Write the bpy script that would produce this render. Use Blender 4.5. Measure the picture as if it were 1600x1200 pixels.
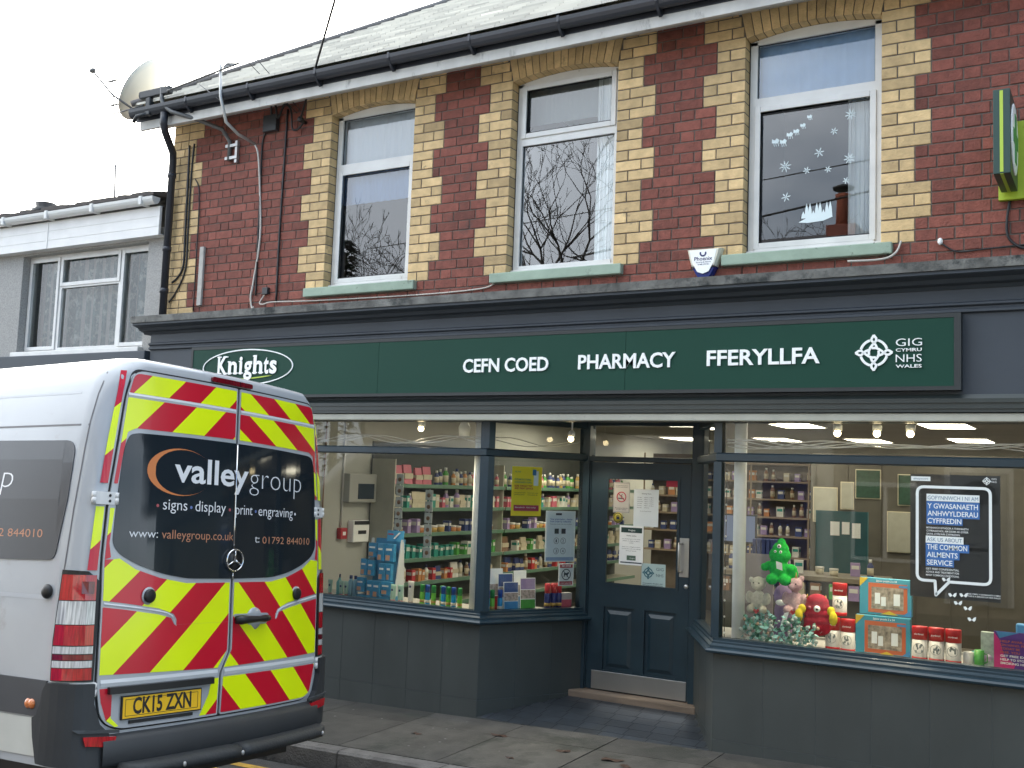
import bpy, bmesh, math, random
from mathutils import Vector, Matrix, noise
R_ = math.radians
sin, cos, pi = math.sin, math.cos, math.pi
rng = random.Random(7)
for o in list(bpy.data.objects): bpy.data.objects.remove(o)
scene = bpy.context.scene
COL = scene.collection

# ------------------------------------------------------------------ camera
cam = bpy.data.objects.new('camera', bpy.data.cameras.new('camera'))
COL.objects.link(cam); scene.camera = cam
yaw, pit, rol = R_(30.6), R_(5.25), R_(2.1)
F = Vector((-sin(yaw)*cos(pit), cos(yaw)*cos(pit), sin(pit)))
r0 = Vector((cos(yaw), sin(yaw), 0)); u0 = r0.cross(F)
Rv = r0*cos(rol) + u0*sin(rol); Uv = -r0*sin(rol) + u0*cos(rol)
M = Matrix((Rv, Uv, -F)).transposed().to_4x4(); M.translation = Vector((0, -7.71, 2.1))
cam.matrix_world = M
cam.data.sensor_width = 36; cam.data.lens = 36*1650/1600
cam.data.clip_start = .1; cam.data.clip_end = 3000
scene.render.resolution_x = 1024; scene.render.resolution_y = 768
# ------------------------------------------------------------------ world, sun, exposure
SUN_EL, SUN_AZ = R_(19), R_(-51)          # azimuth measured from +Y towards +X
sd = Vector((sin(SUN_AZ)*cos(SUN_EL), cos(SUN_AZ)*cos(SUN_EL), sin(SUN_EL)))
world = bpy.data.worlds.new('World'); scene.world = world; world.use_nodes = True
wn, wl = world.node_tree.nodes, world.node_tree.links
wn.clear()
def N(t, **k):
    n = wn.new(t)
    for a, b in k.items(): setattr(n, a, b)
    return n
out = N('ShaderNodeOutputWorld'); bg = N('ShaderNodeBackground'); bg.inputs[1].default_value = .13
sky = N('ShaderNodeTexSky'); sky.sky_type = 'NISHITA'; sky.sun_disc = False
sky.dust_density = .4; sky.ozone_density = 3.; sky.sun_elevation = SUN_EL; sky.sun_rotation = SUN_AZ
tc = N('ShaderNodeTexCoord'); nz = N('ShaderNodeTexNoise'); nz.inputs['Scale'].default_value = 2.2
nz.inputs['Detail'].default_value = 7; nz.inputs['Roughness'].default_value = .55
mp = N('ShaderNodeMapping'); mp.inputs['Scale'].default_value = (1, 1, 2.2)
dot = N('ShaderNodeVectorMath', operation='DOT_PRODUCT'); dot.inputs[1].default_value = (sd.x, sd.y, 0.15)
mr = N('ShaderNodeMapRange'); mr.inputs[1].default_value = -.75; mr.inputs[2].default_value = .35
mr.inputs[3].default_value = -.22; mr.inputs[4].default_value = .75
add = N('ShaderNodeMath', operation='ADD'); cr = N('ShaderNodeMapRange')
cr.inputs[1].default_value = .42; cr.inputs[2].default_value = .72
mix = N('ShaderNodeMix', data_type='RGBA'); mix.inputs[7].default_value = (12.5, 12.4, 11.8, 1)
wl.new(tc.outputs['Generated'], mp.inputs[0]); wl.new(mp.outputs[0], nz.inputs['Vector'])
wl.new(tc.outputs['Generated'], dot.inputs[0]); wl.new(dot.outputs['Value'], mr.inputs[0])
wl.new(nz.outputs[0], add.inputs[0]); wl.new(mr.outputs[0], add.inputs[1])
wl.new(add.outputs[0], cr.inputs[0]); wl.new(cr.outputs[0], mix.inputs[0])
gd = N('ShaderNodeVectorMath', operation='DOT_PRODUCT'); gd.inputs[1].default_value = tuple(sd); wl.new(tc.outputs['Generated'], gd.inputs[0])
gm = N('ShaderNodeMath', operation='MAXIMUM'); gm.inputs[1].default_value = 0; wl.new(gd.outputs['Value'], gm.inputs[0])
gp = N('ShaderNodeMath', operation='POWER'); gp.inputs[1].default_value = 5; wl.new(gm.outputs[0], gp.inputs[0])
ga = N('ShaderNodeMath', operation='MULTIPLY_ADD'); ga.inputs[1].default_value = 3.; ga.inputs[2].default_value = 1; wl.new(gp.outputs[0], ga.inputs[0])
ga.inputs[2].default_value = 0; gw = N('ShaderNodeVectorMath', operation='SCALE'); gw.inputs[0].default_value = (12.5, 11.6, 9.8); wl.new(ga.outputs[0], gw.inputs['Scale']); gs = N('ShaderNodeVectorMath', operation='ADD'); gs.inputs[1].default_value = (11.2, 12.2, 13.4); wl.new(gw.outputs[0], gs.inputs[0]); wl.new(gs.outputs[0], mix.inputs[7])
wl.new(sky.outputs[0], mix.inputs[6]); wl.new(mix.outputs[2], bg.inputs[0]); wl.new(bg.outputs[0], out.inputs[0])
sl = bpy.data.lights.new('sun', 'SUN'); sl.energy = 1.2; sl.angle = R_(10); sl.color = (1, .93, .82)
so = bpy.data.objects.new('sun', sl); COL.objects.link(so); so.rotation_euler = sd.to_track_quat('Z', 'Y').to_euler()
so.location = (-20, 20, 20)
vs = scene.view_settings; vs.view_transform = 'Standard'; vs.look = 'None'; vs.gamma = 1; vs.exposure = 1.0
scene.render.engine = 'CYCLES'
scene.cycles.max_bounces = 8; scene.cycles.transparent_max_bounces = 12
scene.cycles.diffuse_bounces = 4; scene.cycles.glossy_bounces = 4

# ------------------------------------------------------------------ materials
MATS = {}
def mat(name, col, rough=.6, metal=0., var=0., vscale=6., bump=0., bscale=40., spec=.5, emit=0., attr=None, dirt=None, dscale=2., coat=0., stretch=None):
    if name in MATS: return MATS[name]
    m = bpy.data.materials.new(name); m.use_nodes = True; MATS[name] = m
    t = m.node_tree; n, l = t.nodes, t.links; b = n['Principled BSDF']
    c4 = (*col, 1)
    b.inputs['Base Color'].default_value = c4; b.inputs['Roughness'].default_value = rough
    b.inputs['Metallic'].default_value = metal; b.inputs['Specular IOR Level'].default_value = spec
    if coat: b.inputs['Coat Weight'].default_value = coat; b.inputs['Coat Roughness'].default_value = .06
    if emit:
        b.inputs['Emission Color'].default_value = c4; b.inputs['Emission Strength'].default_value = emit
    co = n.new('ShaderNodeTexCoord').outputs['Object'] if (var or bump or dirt) else None
    if co and stretch:
        mpn = n.new('ShaderNodeMapping'); mpn.inputs['Scale'].default_value = stretch
        l.new(co, mpn.inputs[0]); co = mpn.outputs[0]
    cur = None
    if attr:
        a = n.new('ShaderNodeAttribute'); a.attribute_name = attr
        hs = n.new('ShaderNodeHueSaturation'); hs.inputs['Color'].default_value = c4
        mv = n.new('ShaderNodeMapRange'); mv.inputs[3].default_value = .68; mv.inputs[4].default_value = 1.34
        l.new(a.outputs['Fac'], mv.inputs[0]); l.new(mv.outputs[0], hs.inputs['Value'])
        cur = hs.outputs[0]
    if var:
        nt = n.new('ShaderNodeTexNoise'); nt.inputs['Scale'].default_value = vscale; nt.inputs['Detail'].default_value = 8
        l.new(co, nt.inputs['Vector'])
        mv = n.new('ShaderNodeMapRange'); mv.inputs[1].default_value = .25; mv.inputs[2].default_value = .75
        mv.inputs[3].default_value = 1-var; mv.inputs[4].default_value = 1+var; l.new(nt.outputs[0], mv.inputs[0])
        hs = n.new('ShaderNodeHueSaturation'); hs.inputs['Color'].default_value = c4
        if cur: l.new(cur, hs.inputs['Color'])
        l.new(mv.outputs[0], hs.inputs['Value']); cur = hs.outputs[0]
    if dirt:
        nt = n.new('ShaderNodeTexNoise'); nt.inputs['Scale'].default_value = dscale; nt.inputs['Detail'].default_value = 9
        nt.inputs['Roughness'].default_value = .7; l.new(co, nt.inputs['Vector'])
        mv = n.new('ShaderNodeMapRange'); mv.inputs[1].default_value = dirt[1]; mv.inputs[2].default_value = dirt[1]+.12
        l.new(nt.outputs[0], mv.inputs[0])
        mx = n.new('ShaderNodeMix'); mx.data_type = 'RGBA'; mx.inputs[6].default_value = c4; mx.inputs[7].default_value = (*dirt[0], 1)
        if cur: l.new(cur, mx.inputs[6])
        l.new(mv.outputs[0], mx.inputs[0]); cur = mx.outputs[2]
    if cur: l.new(cur, b.inputs['Base Color'])
    if bump:
        nt = n.new('ShaderNodeTexNoise'); nt.inputs['Scale'].default_value = bscale; nt.inputs['Detail'].default_value = 6
        l.new(co, nt.inputs['Vector']); bp = n.new('ShaderNodeBump'); bp.inputs['Strength'].default_value = bump
        bp.inputs['Distance'].default_value = .01; l.new(nt.outputs[0], bp.inputs['Height']); l.new(bp.outputs[0], b.inputs['Normal'])
    return m
def glass(name, tint=(1, 1, 1), k=1.25, base=.0, ior=1.5):
    if name in MATS: return MATS[name]
    m = bpy.data.materials.new(name); m.use_nodes = True; MATS[name] = m
    n, l = m.node_tree.nodes, m.node_tree.links; n.clear()
    o = n.new('ShaderNodeOutputMaterial'); mx = n.new('ShaderNodeMixShader'); t = n.new('ShaderNodeBsdfTransparent')
    g = n.new('ShaderNodeBsdfGlossy'); g.inputs['Roughness'].default_value = 0
    t.inputs[0].default_value = (*tint, 1); f = n.new('ShaderNodeFresnel'); f.inputs[0].default_value = ior
    ma = n.new('ShaderNodeMath'); ma.operation = 'MULTIPLY_ADD'; ma.inputs[1].default_value = k; ma.inputs[2].default_value = base; ma.use_clamp = True
    l.new(f.outputs[0], ma.inputs[0]); l.new(ma.outputs[0], mx.inputs[0]); l.new(t.outputs[0], mx.inputs[1]); l.new(g.outputs[0], mx.inputs[2]); l.new(mx.outputs[0], o.inputs[0])
    return m
def chevron(name, lat0, h0, m, p, sign, flip=0):
    """retroreflective stripes: u=(x-lat0 -+ (z-h0)/m)/p, red on even bands"""
    mm = bpy.data.materials.new(name); mm.use_nodes = True
    n, l = mm.node_tree.nodes, mm.node_tree.links; b = n['Principled BSDF']; b.inputs['Roughness'].default_value = .28
    b.inputs['Specular IOR Level'].default_value = .5; b.inputs['Coat Weight'].default_value = .3; b.inputs['Coat Roughness'].default_value = .1
    tcn = n.new('ShaderNodeTexCoord'); sp = n.new('ShaderNodeSeparateXYZ'); l.new(tcn.outputs['Object'], sp.inputs[0])
    a = n.new('ShaderNodeMath'); a.operation = 'MULTIPLY_ADD'; a.inputs[1].default_value = -sign/m; a.inputs[2].default_value = sign*h0/m - lat0
    l.new(sp.outputs[2], a.inputs[0]); s = n.new('ShaderNodeMath'); s.operation = 'ADD'; l.new(sp.outputs[0], s.inputs[0]); l.new(a.outputs[0], s.inputs[1])
    d = n.new('ShaderNodeMath'); d.operation = 'MULTIPLY_ADD'; d.inputs[1].default_value = .5/p; d.inputs[2].default_value = 20+flip*.5; l.new(s.outputs[0], d.inputs[0])
    fr = n.new('ShaderNodeMath'); fr.operation = 'FRACT'; l.new(d.outputs[0], fr.inputs[0])
    lt = n.new('ShaderNodeMath'); lt.operation = 'LESS_THAN'; lt.inputs[1].default_value = .5; l.new(fr.outputs[0], lt.inputs[0])
    mx = n.new('ShaderNodeMix'); mx.data_type = 'RGBA'; mx.inputs[6].default_value = (.80, .95, .0, 1); mx.inputs[7].default_value = (.56, .002, .022, 1)
    vt = n.new('ShaderNodeTexNoise'); vt.inputs['Scale'].default_value = 3; l.new(tcn.outputs['Object'], vt.inputs['Vector'])
    vm = n.new('ShaderNodeMapRange'); vm.inputs[3].default_value = .88; vm.inputs[4].default_value = 1.1; l.new(vt.outputs[0], vm.inputs[0])
    hs = n.new('ShaderNodeHueSaturation'); l.new(lt.outputs[0], mx.inputs[0]); l.new(mx.outputs[2], hs.inputs['Color']); l.new(vm.outputs[0], hs.inputs['Value'])
    l.new(hs.outputs[0], b.inputs['Base Color'])
    return mm
# ------------------------------------------------------------------ mesh helpers
class MB:
    def __init__(s): s.v = []; s.f = []; s.mi = []; s.rnd = []; s.m = 0; s.r = .5; s.sm = []; s.smooth = False
    def add(s, vs_, fs):
        k = len(s.v); s.v += [tuple(v) for v in vs_]
        for f in fs: s.f.append(tuple(k+i for i in f)); s.mi.append(s.m); s.rnd.append(s.r); s.sm.append(s.smooth)
        return s
    def box(s, x0, x1, y0, y1, z0, z1, c=0.):
        if x0 > x1: x0, x1 = x1, x0
        if y0 > y1: y0, y1 = y1, y0
        if z0 > z1: z0, z1 = z1, z0
        if c:
            c = min(c, (x1-x0)*.4, (y1-y0)*.4, (z1-z0)*.4)
            bm = bmesh.new(); bmesh.ops.create_cube(bm, size=1)
            for v in bm.verts: v.co = Vector(((x0+x1)/2+v.co.x*(x1-x0), (y0+y1)/2+v.co.y*(y1-y0), (z0+z1)/2+v.co.z*(z1-z0)))
            bmesh.ops.bevel(bm, geom=list(bm.edges), offset=c, segments=2, affect='EDGES', profile=.5)
            bm.verts.index_update(); s.add([v.co[:] for v in bm.verts], [[v.index for v in f.verts] for f in bm.faces]); bm.free(); return s
        V = [(x0,y0,z0),(x1,y0,z0),(x1,y1,z0),(x0,y1,z0),(x0,y0,z1),(x1,y0,z1),(x1,y1,z1),(x0,y1,z1)]
        return s.add(V, [(0,3,2,1),(4,5,6,7),(0,1,5,4),(1,2,6,5),(2,3,7,6),(3,0,4,7)])
    def obox(s, O, X, Y, Z):
        O, X, Y, Z = map(Vector, (O, X, Y, Z)); V = [O, O+X, O+X+Y, O+Y, O+Z, O+X+Z, O+X+Y+Z, O+Y+Z]
        return s.add([v[:] for v in V], [(0,3,2,1),(4,5,6,7),(0,1,5,4),(1,2,6,5),(2,3,7,6),(3,0,4,7)])
    def prism(s, poly, O, X, Z, d):
        """poly in (u,v); plane O,X,Z; depth vector d"""
        O, X, Z, d = map(Vector, (O, X, Z, d)); n = len(poly)
        A = [O+X*u+Z*v for u, v in poly]; B = [a+d for a in A]
        return s.add([a[:] for a in A]+[b[:] for b in B], [tuple(range(n)), tuple(range(2*n-1, n-1, -1))]+[(i, n+i, n+(i+1) % n, (i+1) % n) for i in range(n)])
    def tube(s, pts, r, n=8, cap=True):
        pts = [Vector(p) for p in pts]; rr = r if isinstance(r, (list, tuple)) else [r]*len(pts); k = len(s.v); V = []; up = None
        for i, p in enumerate(pts):
            d = (pts[min(i+1, len(pts)-1)]-pts[max(i-1, 0)]).normalized()
            if up is None: up = d.orthogonal().normalized()
            a = (up-d*up.dot(d)); a = a.normalized() if a.length > 1e-6 else d.orthogonal().normalized(); up = a; b = d.cross(a)
            V += [(p+(a*cos(2*pi*j/n)+b*sin(2*pi*j/n))*rr[i])[:] for j in range(n)]
        fs = [(i*n+j, i*n+(j+1) % n, (i+1)*n+(j+1) % n, (i+1)*n+j) for i in range(len(pts)-1) for j in range(n)]
        if cap: fs += [tuple(range(n-1, -1, -1)), tuple(range((len(pts)-1)*n, len(pts)*n))]
        sm = s.smooth; s.smooth = True; s.add(V, fs); s.smooth = sm; return s
    def lathe(s, c, prof, n=20, sx=1, sy=1, rot=0):
        cx, cy, cz = c; V = []
        for r, z in prof: V += [(cx+r*sx*cos(2*pi*j/n+rot), cy+r*sy*sin(2*pi*j/n+rot), cz+z) for j in range(n)]
        L = len(prof); fs = [(i*n+j, i*n+(j+1) % n, (i+1)*n+(j+1) % n, (i+1)*n+j) for i in range(L-1) for j in range(n)]
        fs += [tuple(range(n-1, -1, -1)), tuple(range((L-1)*n, L*n))]
        sm = s.smooth; s.smooth = True; s.add(V, fs); s.smooth = sm; return s
    def ball(s, c, r, n=12, q=8):
        rx, ry, rz = r if isinstance(r, (tuple, list)) else (r, r, r); V = [(c[0], c[1], c[2]-rz)]
        for i in range(1, q):
            a = -pi/2+pi*i/q; V += [(c[0]+rx*cos(a)*cos(2*pi*j/n), c[1]+ry*cos(a)*sin(2*pi*j/n), c[2]+rz*sin(a)) for j in range(n)]
        V.append((c[0], c[1], c[2]+rz)); e = len(V)-1
        fs = [(0, 1+(j+1) % n, 1+j) for j in range(n)]+[(1+i*n+j, 1+i*n+(j+1) % n, 1+(i+1)*n+(j+1) % n, 1+(i+1)*n+j) for i in range(q-2) for j in range(n)]
        fs += [(e, 1+(q-2)*n+j, 1+(q-2)*n+(j+1) % n) for j in range(n)]
        sm = s.smooth; s.smooth = True; s.add(V, fs); s.smooth = sm; return s
    def sweep(s, path, prof, ends=True):
        """path xy polyline; prof (outward offset,z); outward = right of the path direction"""
        P = [Vector(p) for p in path]; n = len(prof); V = []
        for i, p in enumerate(P):
            d0 = (P[i]-P[i-1]).normalized() if i else (P[1]-P[0]).normalized(); d1 = (P[i+1]-P[i]).normalized() if i < len(P)-1 else d0
            n0 = Vector((d0.y, -d0.x)); n1 = Vector((d1.y, -d1.x)); b = (n0+n1).normalized(); k = 1/max(.3, b.dot(n0))
            V += [(p.x+b.x*k*o, p.y+b.y*k*o, z) for o, z in prof]
        fs = [(i*n+j, (i+1)*n+j, (i+1)*n+(j+1) % n, i*n+(j+1) % n) for i in range(len(P)-1) for j in range(n)]
        if ends: fs += [tuple(range(n)), tuple(range(len(P)*n-1, (len(P)-1)*n-1, -1))]
        return s.add(V, fs)
    def build(s, name, mats, parent=None, local=False, smooth=None):
        me = bpy.data.meshes.new(name); off = Vector((0, 0, 0))
        if parent is not None and not local: off = Vector(wloc(parent))
        elif parent is None and not local and s.v:
            xs = [v[0] for v in s.v]; ys = [v[1] for v in s.v]; off = Vector(((min(xs)+max(xs))/2, (min(ys)+max(ys))/2, min(v[2] for v in s.v)))
        me.from_pydata([(v[0]-off.x, v[1]-off.y, v[2]-off.z) for v in s.v], [], s.f)
        for m in (mats if isinstance(mats, (list, tuple)) else [mats]): me.materials.append(m)
        me.polygons.foreach_set('material_index', s.mi); me.polygons.foreach_set('use_smooth', [bool(a) if smooth is None else smooth for a in s.sm])
        at = me.attributes.new('rnd', 'FLOAT', 'FACE'); at.data.foreach_set('value', s.rnd)
        bm = bmesh.new(); bm.from_mesh(me); bmesh.ops.recalc_face_normals(bm, faces=bm.faces) if s.fix else None; bm.to_mesh(me); bm.free()
        me.update(); o = bpy.data.objects.new(name, me); COL.objects.link(o)
        if parent is not None: o.parent = parent
        if parent is None and not local: o.location = off
        return o
    fix = True
def wloc(o):
    v = Vector((0, 0, 0))
    while o: v += o.location; o = o.parent
    return v
def tag(o, label=None, cat=None, group=None, kind=None):
    if label: o['label'] = label
    if cat: o['category'] = cat
    if group: o['group'] = group
    if kind: o['kind'] = kind
    return o
def thing(name, label, cat, loc=(0, 0, 0), group=None, rot=None):
    o = bpy.data.objects.new(name, None); COL.objects.link(o); o.location = loc; o.empty_display_size = .1
    if rot: o.rotation_euler = rot
    return tag(o, label, cat, group)
def dup(root, loc, label=None, rotz=None, scale=None):
    def c(o, p):
        k = o.copy(); COL.objects.link(k)
        if p: k.parent = p
        for ch in o.children: c(ch, k)
        return k
    k = c(root, None); k.location = loc
    if rotz is not None: k.rotation_euler = (0, 0, rotz)
    if scale: k.scale = scale
    if label: k['label'] = label
    return k
_tc = {}
def text2d(s, bold=0.):
    k = (s, bold)
    if k not in _tc:
        cu = bpy.data.curves.new('t', 'FONT'); cu.body = s; cu.size = 1; cu.offset = bold; cu.resolution_u = 3
        o = bpy.data.objects.new('t', cu); COL.objects.link(o); dg = bpy.context.evaluated_depsgraph_get()
        me = bpy.data.meshes.new_from_object(o.evaluated_get(dg)); V = [(v.co.x, v.co.y) for v in me.vertices]; Fc = [tuple(p.vertices) for p in me.polygons]
        bpy.data.objects.remove(o); bpy.data.curves.remove(cu); bpy.data.meshes.remove(me)
        x0 = min(v[0] for v in V); x1 = max(v[0] for v in V); _tc[k] = ([(x-x0, y) for x, y in V], Fc, x1-x0)
    return _tc[k]
def text(s, w=None, h=None, bold=0.):
    """2D triangles; w = total width, h = cap height (Bfont cap ~ .69)"""
    V, Fc, W = text2d(s, bold); sy = h/.70 if h else w/W; sx = w/W if w else sy
    return [(x*sx, y*sy) for x, y in V], Fc, W*sx
def put_text(mb, s, O, X, Z, w=None, h=None, bold=0., depth=0.):
    V, Fc, W = text(s, w, h, bold); O, X, Z = map(Vector, (O, X, Z)); nrm = X.cross(Z).normalized()
    P = [(O+X*x+Z*y) for x, y in V]
    if depth:
        n = len(P); E = {}
        for f in Fc:
            for i in range(len(f)):
                a, b = f[i], f[(i+1) % len(f)]; E[(a, b)] = 1
        side = [(a, b, n+b, n+a) for (a, b) in E if (b, a) not in E]
        mb.add([(p+nrm*depth)[:] for p in P]+[p[:] for p in P], list(Fc)+side)
    else: mb.add([p[:] for p in P], Fc)
    return W
XF, ZF = Vector((1, 0, 0)), Vector((0, 0, 1))
def ground_z(x, y=0.): return .165+.028*(x+2.78)+.02*min(y, 0)

# ------------------------------------------------------------------ palette
paint = mat('shop_paint', (.011, .029, .042), .42, var=.2, vscale=4, bump=.08, bscale=25, coat=.15, dirt=((.03, .05, .06), .66), dscale=9)
paint_f = mat('fascia_paint', (.044, .055, .070), .6, var=.12, vscale=2.5, bump=.05, bscale=20)
tile = mat('riser_tile', (.048, .055, .053), .45, attr='rnd', var=.16, vscale=2.5, bump=.08, bscale=30, dirt=((.085, .09, .085), .64), dscale=5, stretch=(1, 1, .5))
signgreen = mat('sign_green', (.006, .050, .033), .6, var=.05, vscale=1.5, spec=.25)
signframe = mat('sign_frame', (.022, .027, .029), .55, var=.1)
white = mat('white_plastic', (.66, .66, .65), .35, var=.05, vscale=4)
upvc = mat('upvc_frame', (.66, .66, .64), .3, var=.10, vscale=5, dirt=((.42, .40, .35), .64), dscale=9)
letter = mat('letter_white', (.92, .94, .93), .4)
black = mat('black_plastic', (.012, .012, .013), .4)
darkgrey = mat('dark_plastic', (.028, .031, .035), .5, var=.15, vscale=4, bump=.05, bscale=120)
redbrick = mat('red_brick', (.200, .062, .044), .8, attr='rnd', var=.28, vscale=16, bump=.7, bscale=55, dirt=((.085, .045, .038), .58), dscale=4)
yelbrick = mat('buff_brick', (.585, .42, .215), .8, attr='rnd', var=.2, vscale=12, bump=.6, bscale=55, dirt=((.22, .16, .10), .61), dscale=5)
mortar = mat('mortar', (.13, .115, .10), .95, var=.3, vscale=20, bump=.6, bscale=80)
stone = mat('weathered_stone', (.15, .15, .14), .9, var=.5, vscale=7, bump=.7, bscale=30, dirt=((.035, .04, .04), .5), dscale=4)
mint = mat('mint_sill_paint', (.29, .38, .30), .65, var=.15, vscale=5, bump=.3, bscale=30, dirt=((.05, .045, .04), .60), dscale=11)
metal = mat('brushed_steel', (.62, .62, .61), .32, metal=1, var=.08, vscale=4)
galv = mat('galvanised', (.42, .42, .42), .45, metal=.7, var=.15)
gutterm = mat('black_gutter', (.026, .029, .038), .4, var=.15, vscale=4)
oldwhite = mat('weathered_white_board', (.56, .55, .52), .6, var=.18, vscale=4, dirt=((.26, .25, .23), .58), dscale=6, stretch=(1, 1, .4))
cream = mat('shutter_rail_cream', (.40, .40, .34), .45, var=.12, vscale=5, dirt=((.10, .10, .09), .63), dscale=14)
cable_b = mat('black_cable', (.015, .015, .016), .5)
cable_w = mat('pale_cable', (.52, .49, .44), .5)
shopglass = glass('shop_glass', (.95, .97, .96), 1.15, .005)
winglass = glass('window_glass', (.88, .91, .93), 2.0, .035); nglass = glass('neighbour_glass', (.9, .92, .93), 1.2, .01)
vanglass_m = mat('tinted_glass', (.012, .018, .024), .06, spec=.5)

# ================================================================== SETTING
asphalt = mat('asphalt', (.040, .040, .042), .75, var=.35, vscale=9, bump=.9, bscale=160, dirt=((.03, .03, .03), .6), dscale=3)
slabm = mat('paving_slab', (.062, .058, .051), .65, attr='rnd', var=.4, vscale=5, bump=.5, bscale=70, dirt=((.035, .037, .03), .50), dscale=2.6)
kerbm = mat('kerb_stone', (.16, .15, .14), .85, attr='rnd', var=.3, vscale=8, bump=.8, bscale=60, dirt=((.05, .05, .045), .55), dscale=6)
KY = -1.42
def gz(x): return .165+.028*(x+2.78)
def sheet(name, x0, x1, y0, y1, fz, nx, ny, m, **k):
    b = MB(); b.v = [(x0+(x1-x0)*i/nx, y0+(y1-y0)*j/ny, fz(x0+(x1-x0)*i/nx, y0+(y1-y0)*j/ny)) for j in range(ny+1) for i in range(nx+1)]
    for j in range(ny):
        for i in range(nx):
            a = j*(nx+1)+i; b.f.append((a, a+1, a+nx+2, a+nx+1)); b.mi.append(0); b.rnd.append(.5); b.sm.append(True)
    return tag(b.build(name, m), **k)
def road_z(x, y): return gz(x)-.155+.03*(-(y-KY) if y > -4.6 else (4.6+KY)-(-4.6-y))
sheet('ground', -1400, 1400, -1400, 1400, lambda x, y: gz(max(-60, min(60, x)))-.55, 40, 40, mat('far_ground', (.07, .08, .05), .95, var=.3, vscale=.3), kind='structure')
sheet('road', -60, 30, -8.0, KY-.11, road_z, 90, 8, asphalt, kind='structure')
# near pavement: slabs as one surface
b = MB()
jx = -24.
while jx < 12:
    w = .86+rng.uniform(-.03, .03); ys = [0, -.44, -1.30]
    for (ya, yb) in ((0.0, -.40), (-.406, -1.285)):
        b.r = rng.random(); a0 = jx+.004; a1 = jx+w-.004
        sh = 0 if ya > -.1 else .0
        b.prism([(a0+sh, 0), (a1+sh, 0), (a1+sh, 1), (a0+sh, 1)], (0, 0, -5), (1, 0, 0), (0, 0, 1), (0, -.1, 0)) if 0 else None
        V = []
        dz = rng.uniform(-.002, .002)
        for (x, y) in ((a0, ya), (a1, ya), (a1, yb), (a0, yb)): V.append((x, y, ground_z(x, y)+dz))
        V += [(x, y, z-.05) for x, y, z in V]
        b.add(V, [(0, 3, 2, 1), (0, 1, 5, 4), (1, 2, 6, 5), (2, 3, 7, 6), (3, 0, 4, 7)])
    jx += w
tag(b.build('pavement', slabm), kind='structure')
sheet('pavement_bed', -60, 12, KY+.01, .0, lambda x, y: ground_z(x, y)-.012, 40, 1, mat('joint_dirt', (.03, .03, .025), .95, var=.3), kind='structure')
b = MB(); kx = -24.
while kx < 12:
    w = .9; b.r = rng.random(); a0, a1 = kx+.004, kx+w-.004
    V = [(x, y, ground_z(x, KY)+dz) for (y, dz) in ((KY+.13, .0), (KY+.015, .0), (KY-.004, -.018), (KY-.012, -.2)) for x in (a0, a1)]
    b.add(V, [(0, 2, 3, 1), (2, 4, 5, 3), (4, 6, 7, 5), (0, 1, 7, 6), (0, 6, 4, 2), (1, 3, 5, 7)])
    kx += w
tag(b.build('kerb', kerbm), kind='structure')
ylw = mat('road_marking_yellow', (.50, .30, .04), .7, var=.3, vscale=14, dirt=((.09, .08, .05), .56), dscale=18)
for k, yy in enumerate((-1.80, -2.02)):
    b = MB()
    for i in range(60):
        x = -30+i*.65; b.add([(x, yy, road_z(x, yy)+.004), (x+.65, yy, road_z(x+.65, yy)+.004), (x+.65, yy+.085, road_z(x+.65, yy+.085)+.004), (x, yy+.085, road_z(x, yy+.085)+.004)], [(0, 1, 2, 3)])
    tag(b.build('road_marking', ylw), kind='structure')
sheet('far_pavement', -60, 30, -10.5, -8.0, lambda x, y: gz(x)+.05, 30, 1, slabm, kind='structure')
# fallen leaves and bits on the pavement
leafm = mat('wet_leaf', (.045, .02, .012), .6, var=.3, vscale=30)
lf = None
for k, (x, y, s, a) in enumerate([(-4.31, -.42, .075, .2), (-3.66, -.58, .07, 1.1), (-3.25, -.62, .09, .5), (-3.1, -.72, .06, 2.2), (-4.9, -.7, .05, 2.9), (-2.35, -.5, .06, .9), (-3.9, -.95, .035, .4)]):
    b = MB(); n = 9; P = []
    for i in range(n):
        t = 2*pi*i/n; rr = s*(.6+.4*abs(cos(t)))*(1+.2*sin(5*t+k)); P.append((x+rr*cos(t+a), y+.55*rr*sin(t+a), ground_z(x, y)+.006+.006*sin(3*t+k)))
    b.add([(x, y, ground_z(x, y)+.012)]+P, [(0, 1+i, 1+(i+1) % n) for i in range(n)])
    tag(b.build('fallen_leaf', leafm), 'brown fallen leaf lying on the pavement in front of the shop', 'leaf', 'dead leaves on the pavement')

gum = mat('gum_grey', (.20, .20, .19), .8); gr_ = random.Random(9); b = MB()
for k in range(46):
    x, y = gr_.uniform(-8, .5), gr_.uniform(-1.25, -.12); r = gr_.uniform(.006, .013); n = 8
    b.add([(x+r*cos(2*pi*i/n)*gr_.uniform(.8, 1.2), y+r*sin(2*pi*i/n), ground_z(x, y)+.0055) for i in range(n)], [tuple(range(n))])
b.fix = False; tag(b.build('pavement_specks', gum), 'pale gum spots and grit speckled over the pavement', 'grit', kind='stuff')
# ================================================================== SHOP BUILDING
XL, XR = -8.93, 2.6
bld = thing('shop_building', 'red and buff brick corner shop building with dark painted pharmacy front and slate roof', 'building', (-4, 0, 0))
WZ0, CH = 3.62, .0866
WIN = [(-6.71, -5.72), (-4.66, -3.65), (-2.555, -1.545)]
WB, WS, WT = 3.885, 5.595, 5.83
def arch(x, x0, x1): t = (x-x0)/(x1-x0)*2-1; return WS+.055*(1-t*t)
wall = MB(); wall.m = 2
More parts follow.
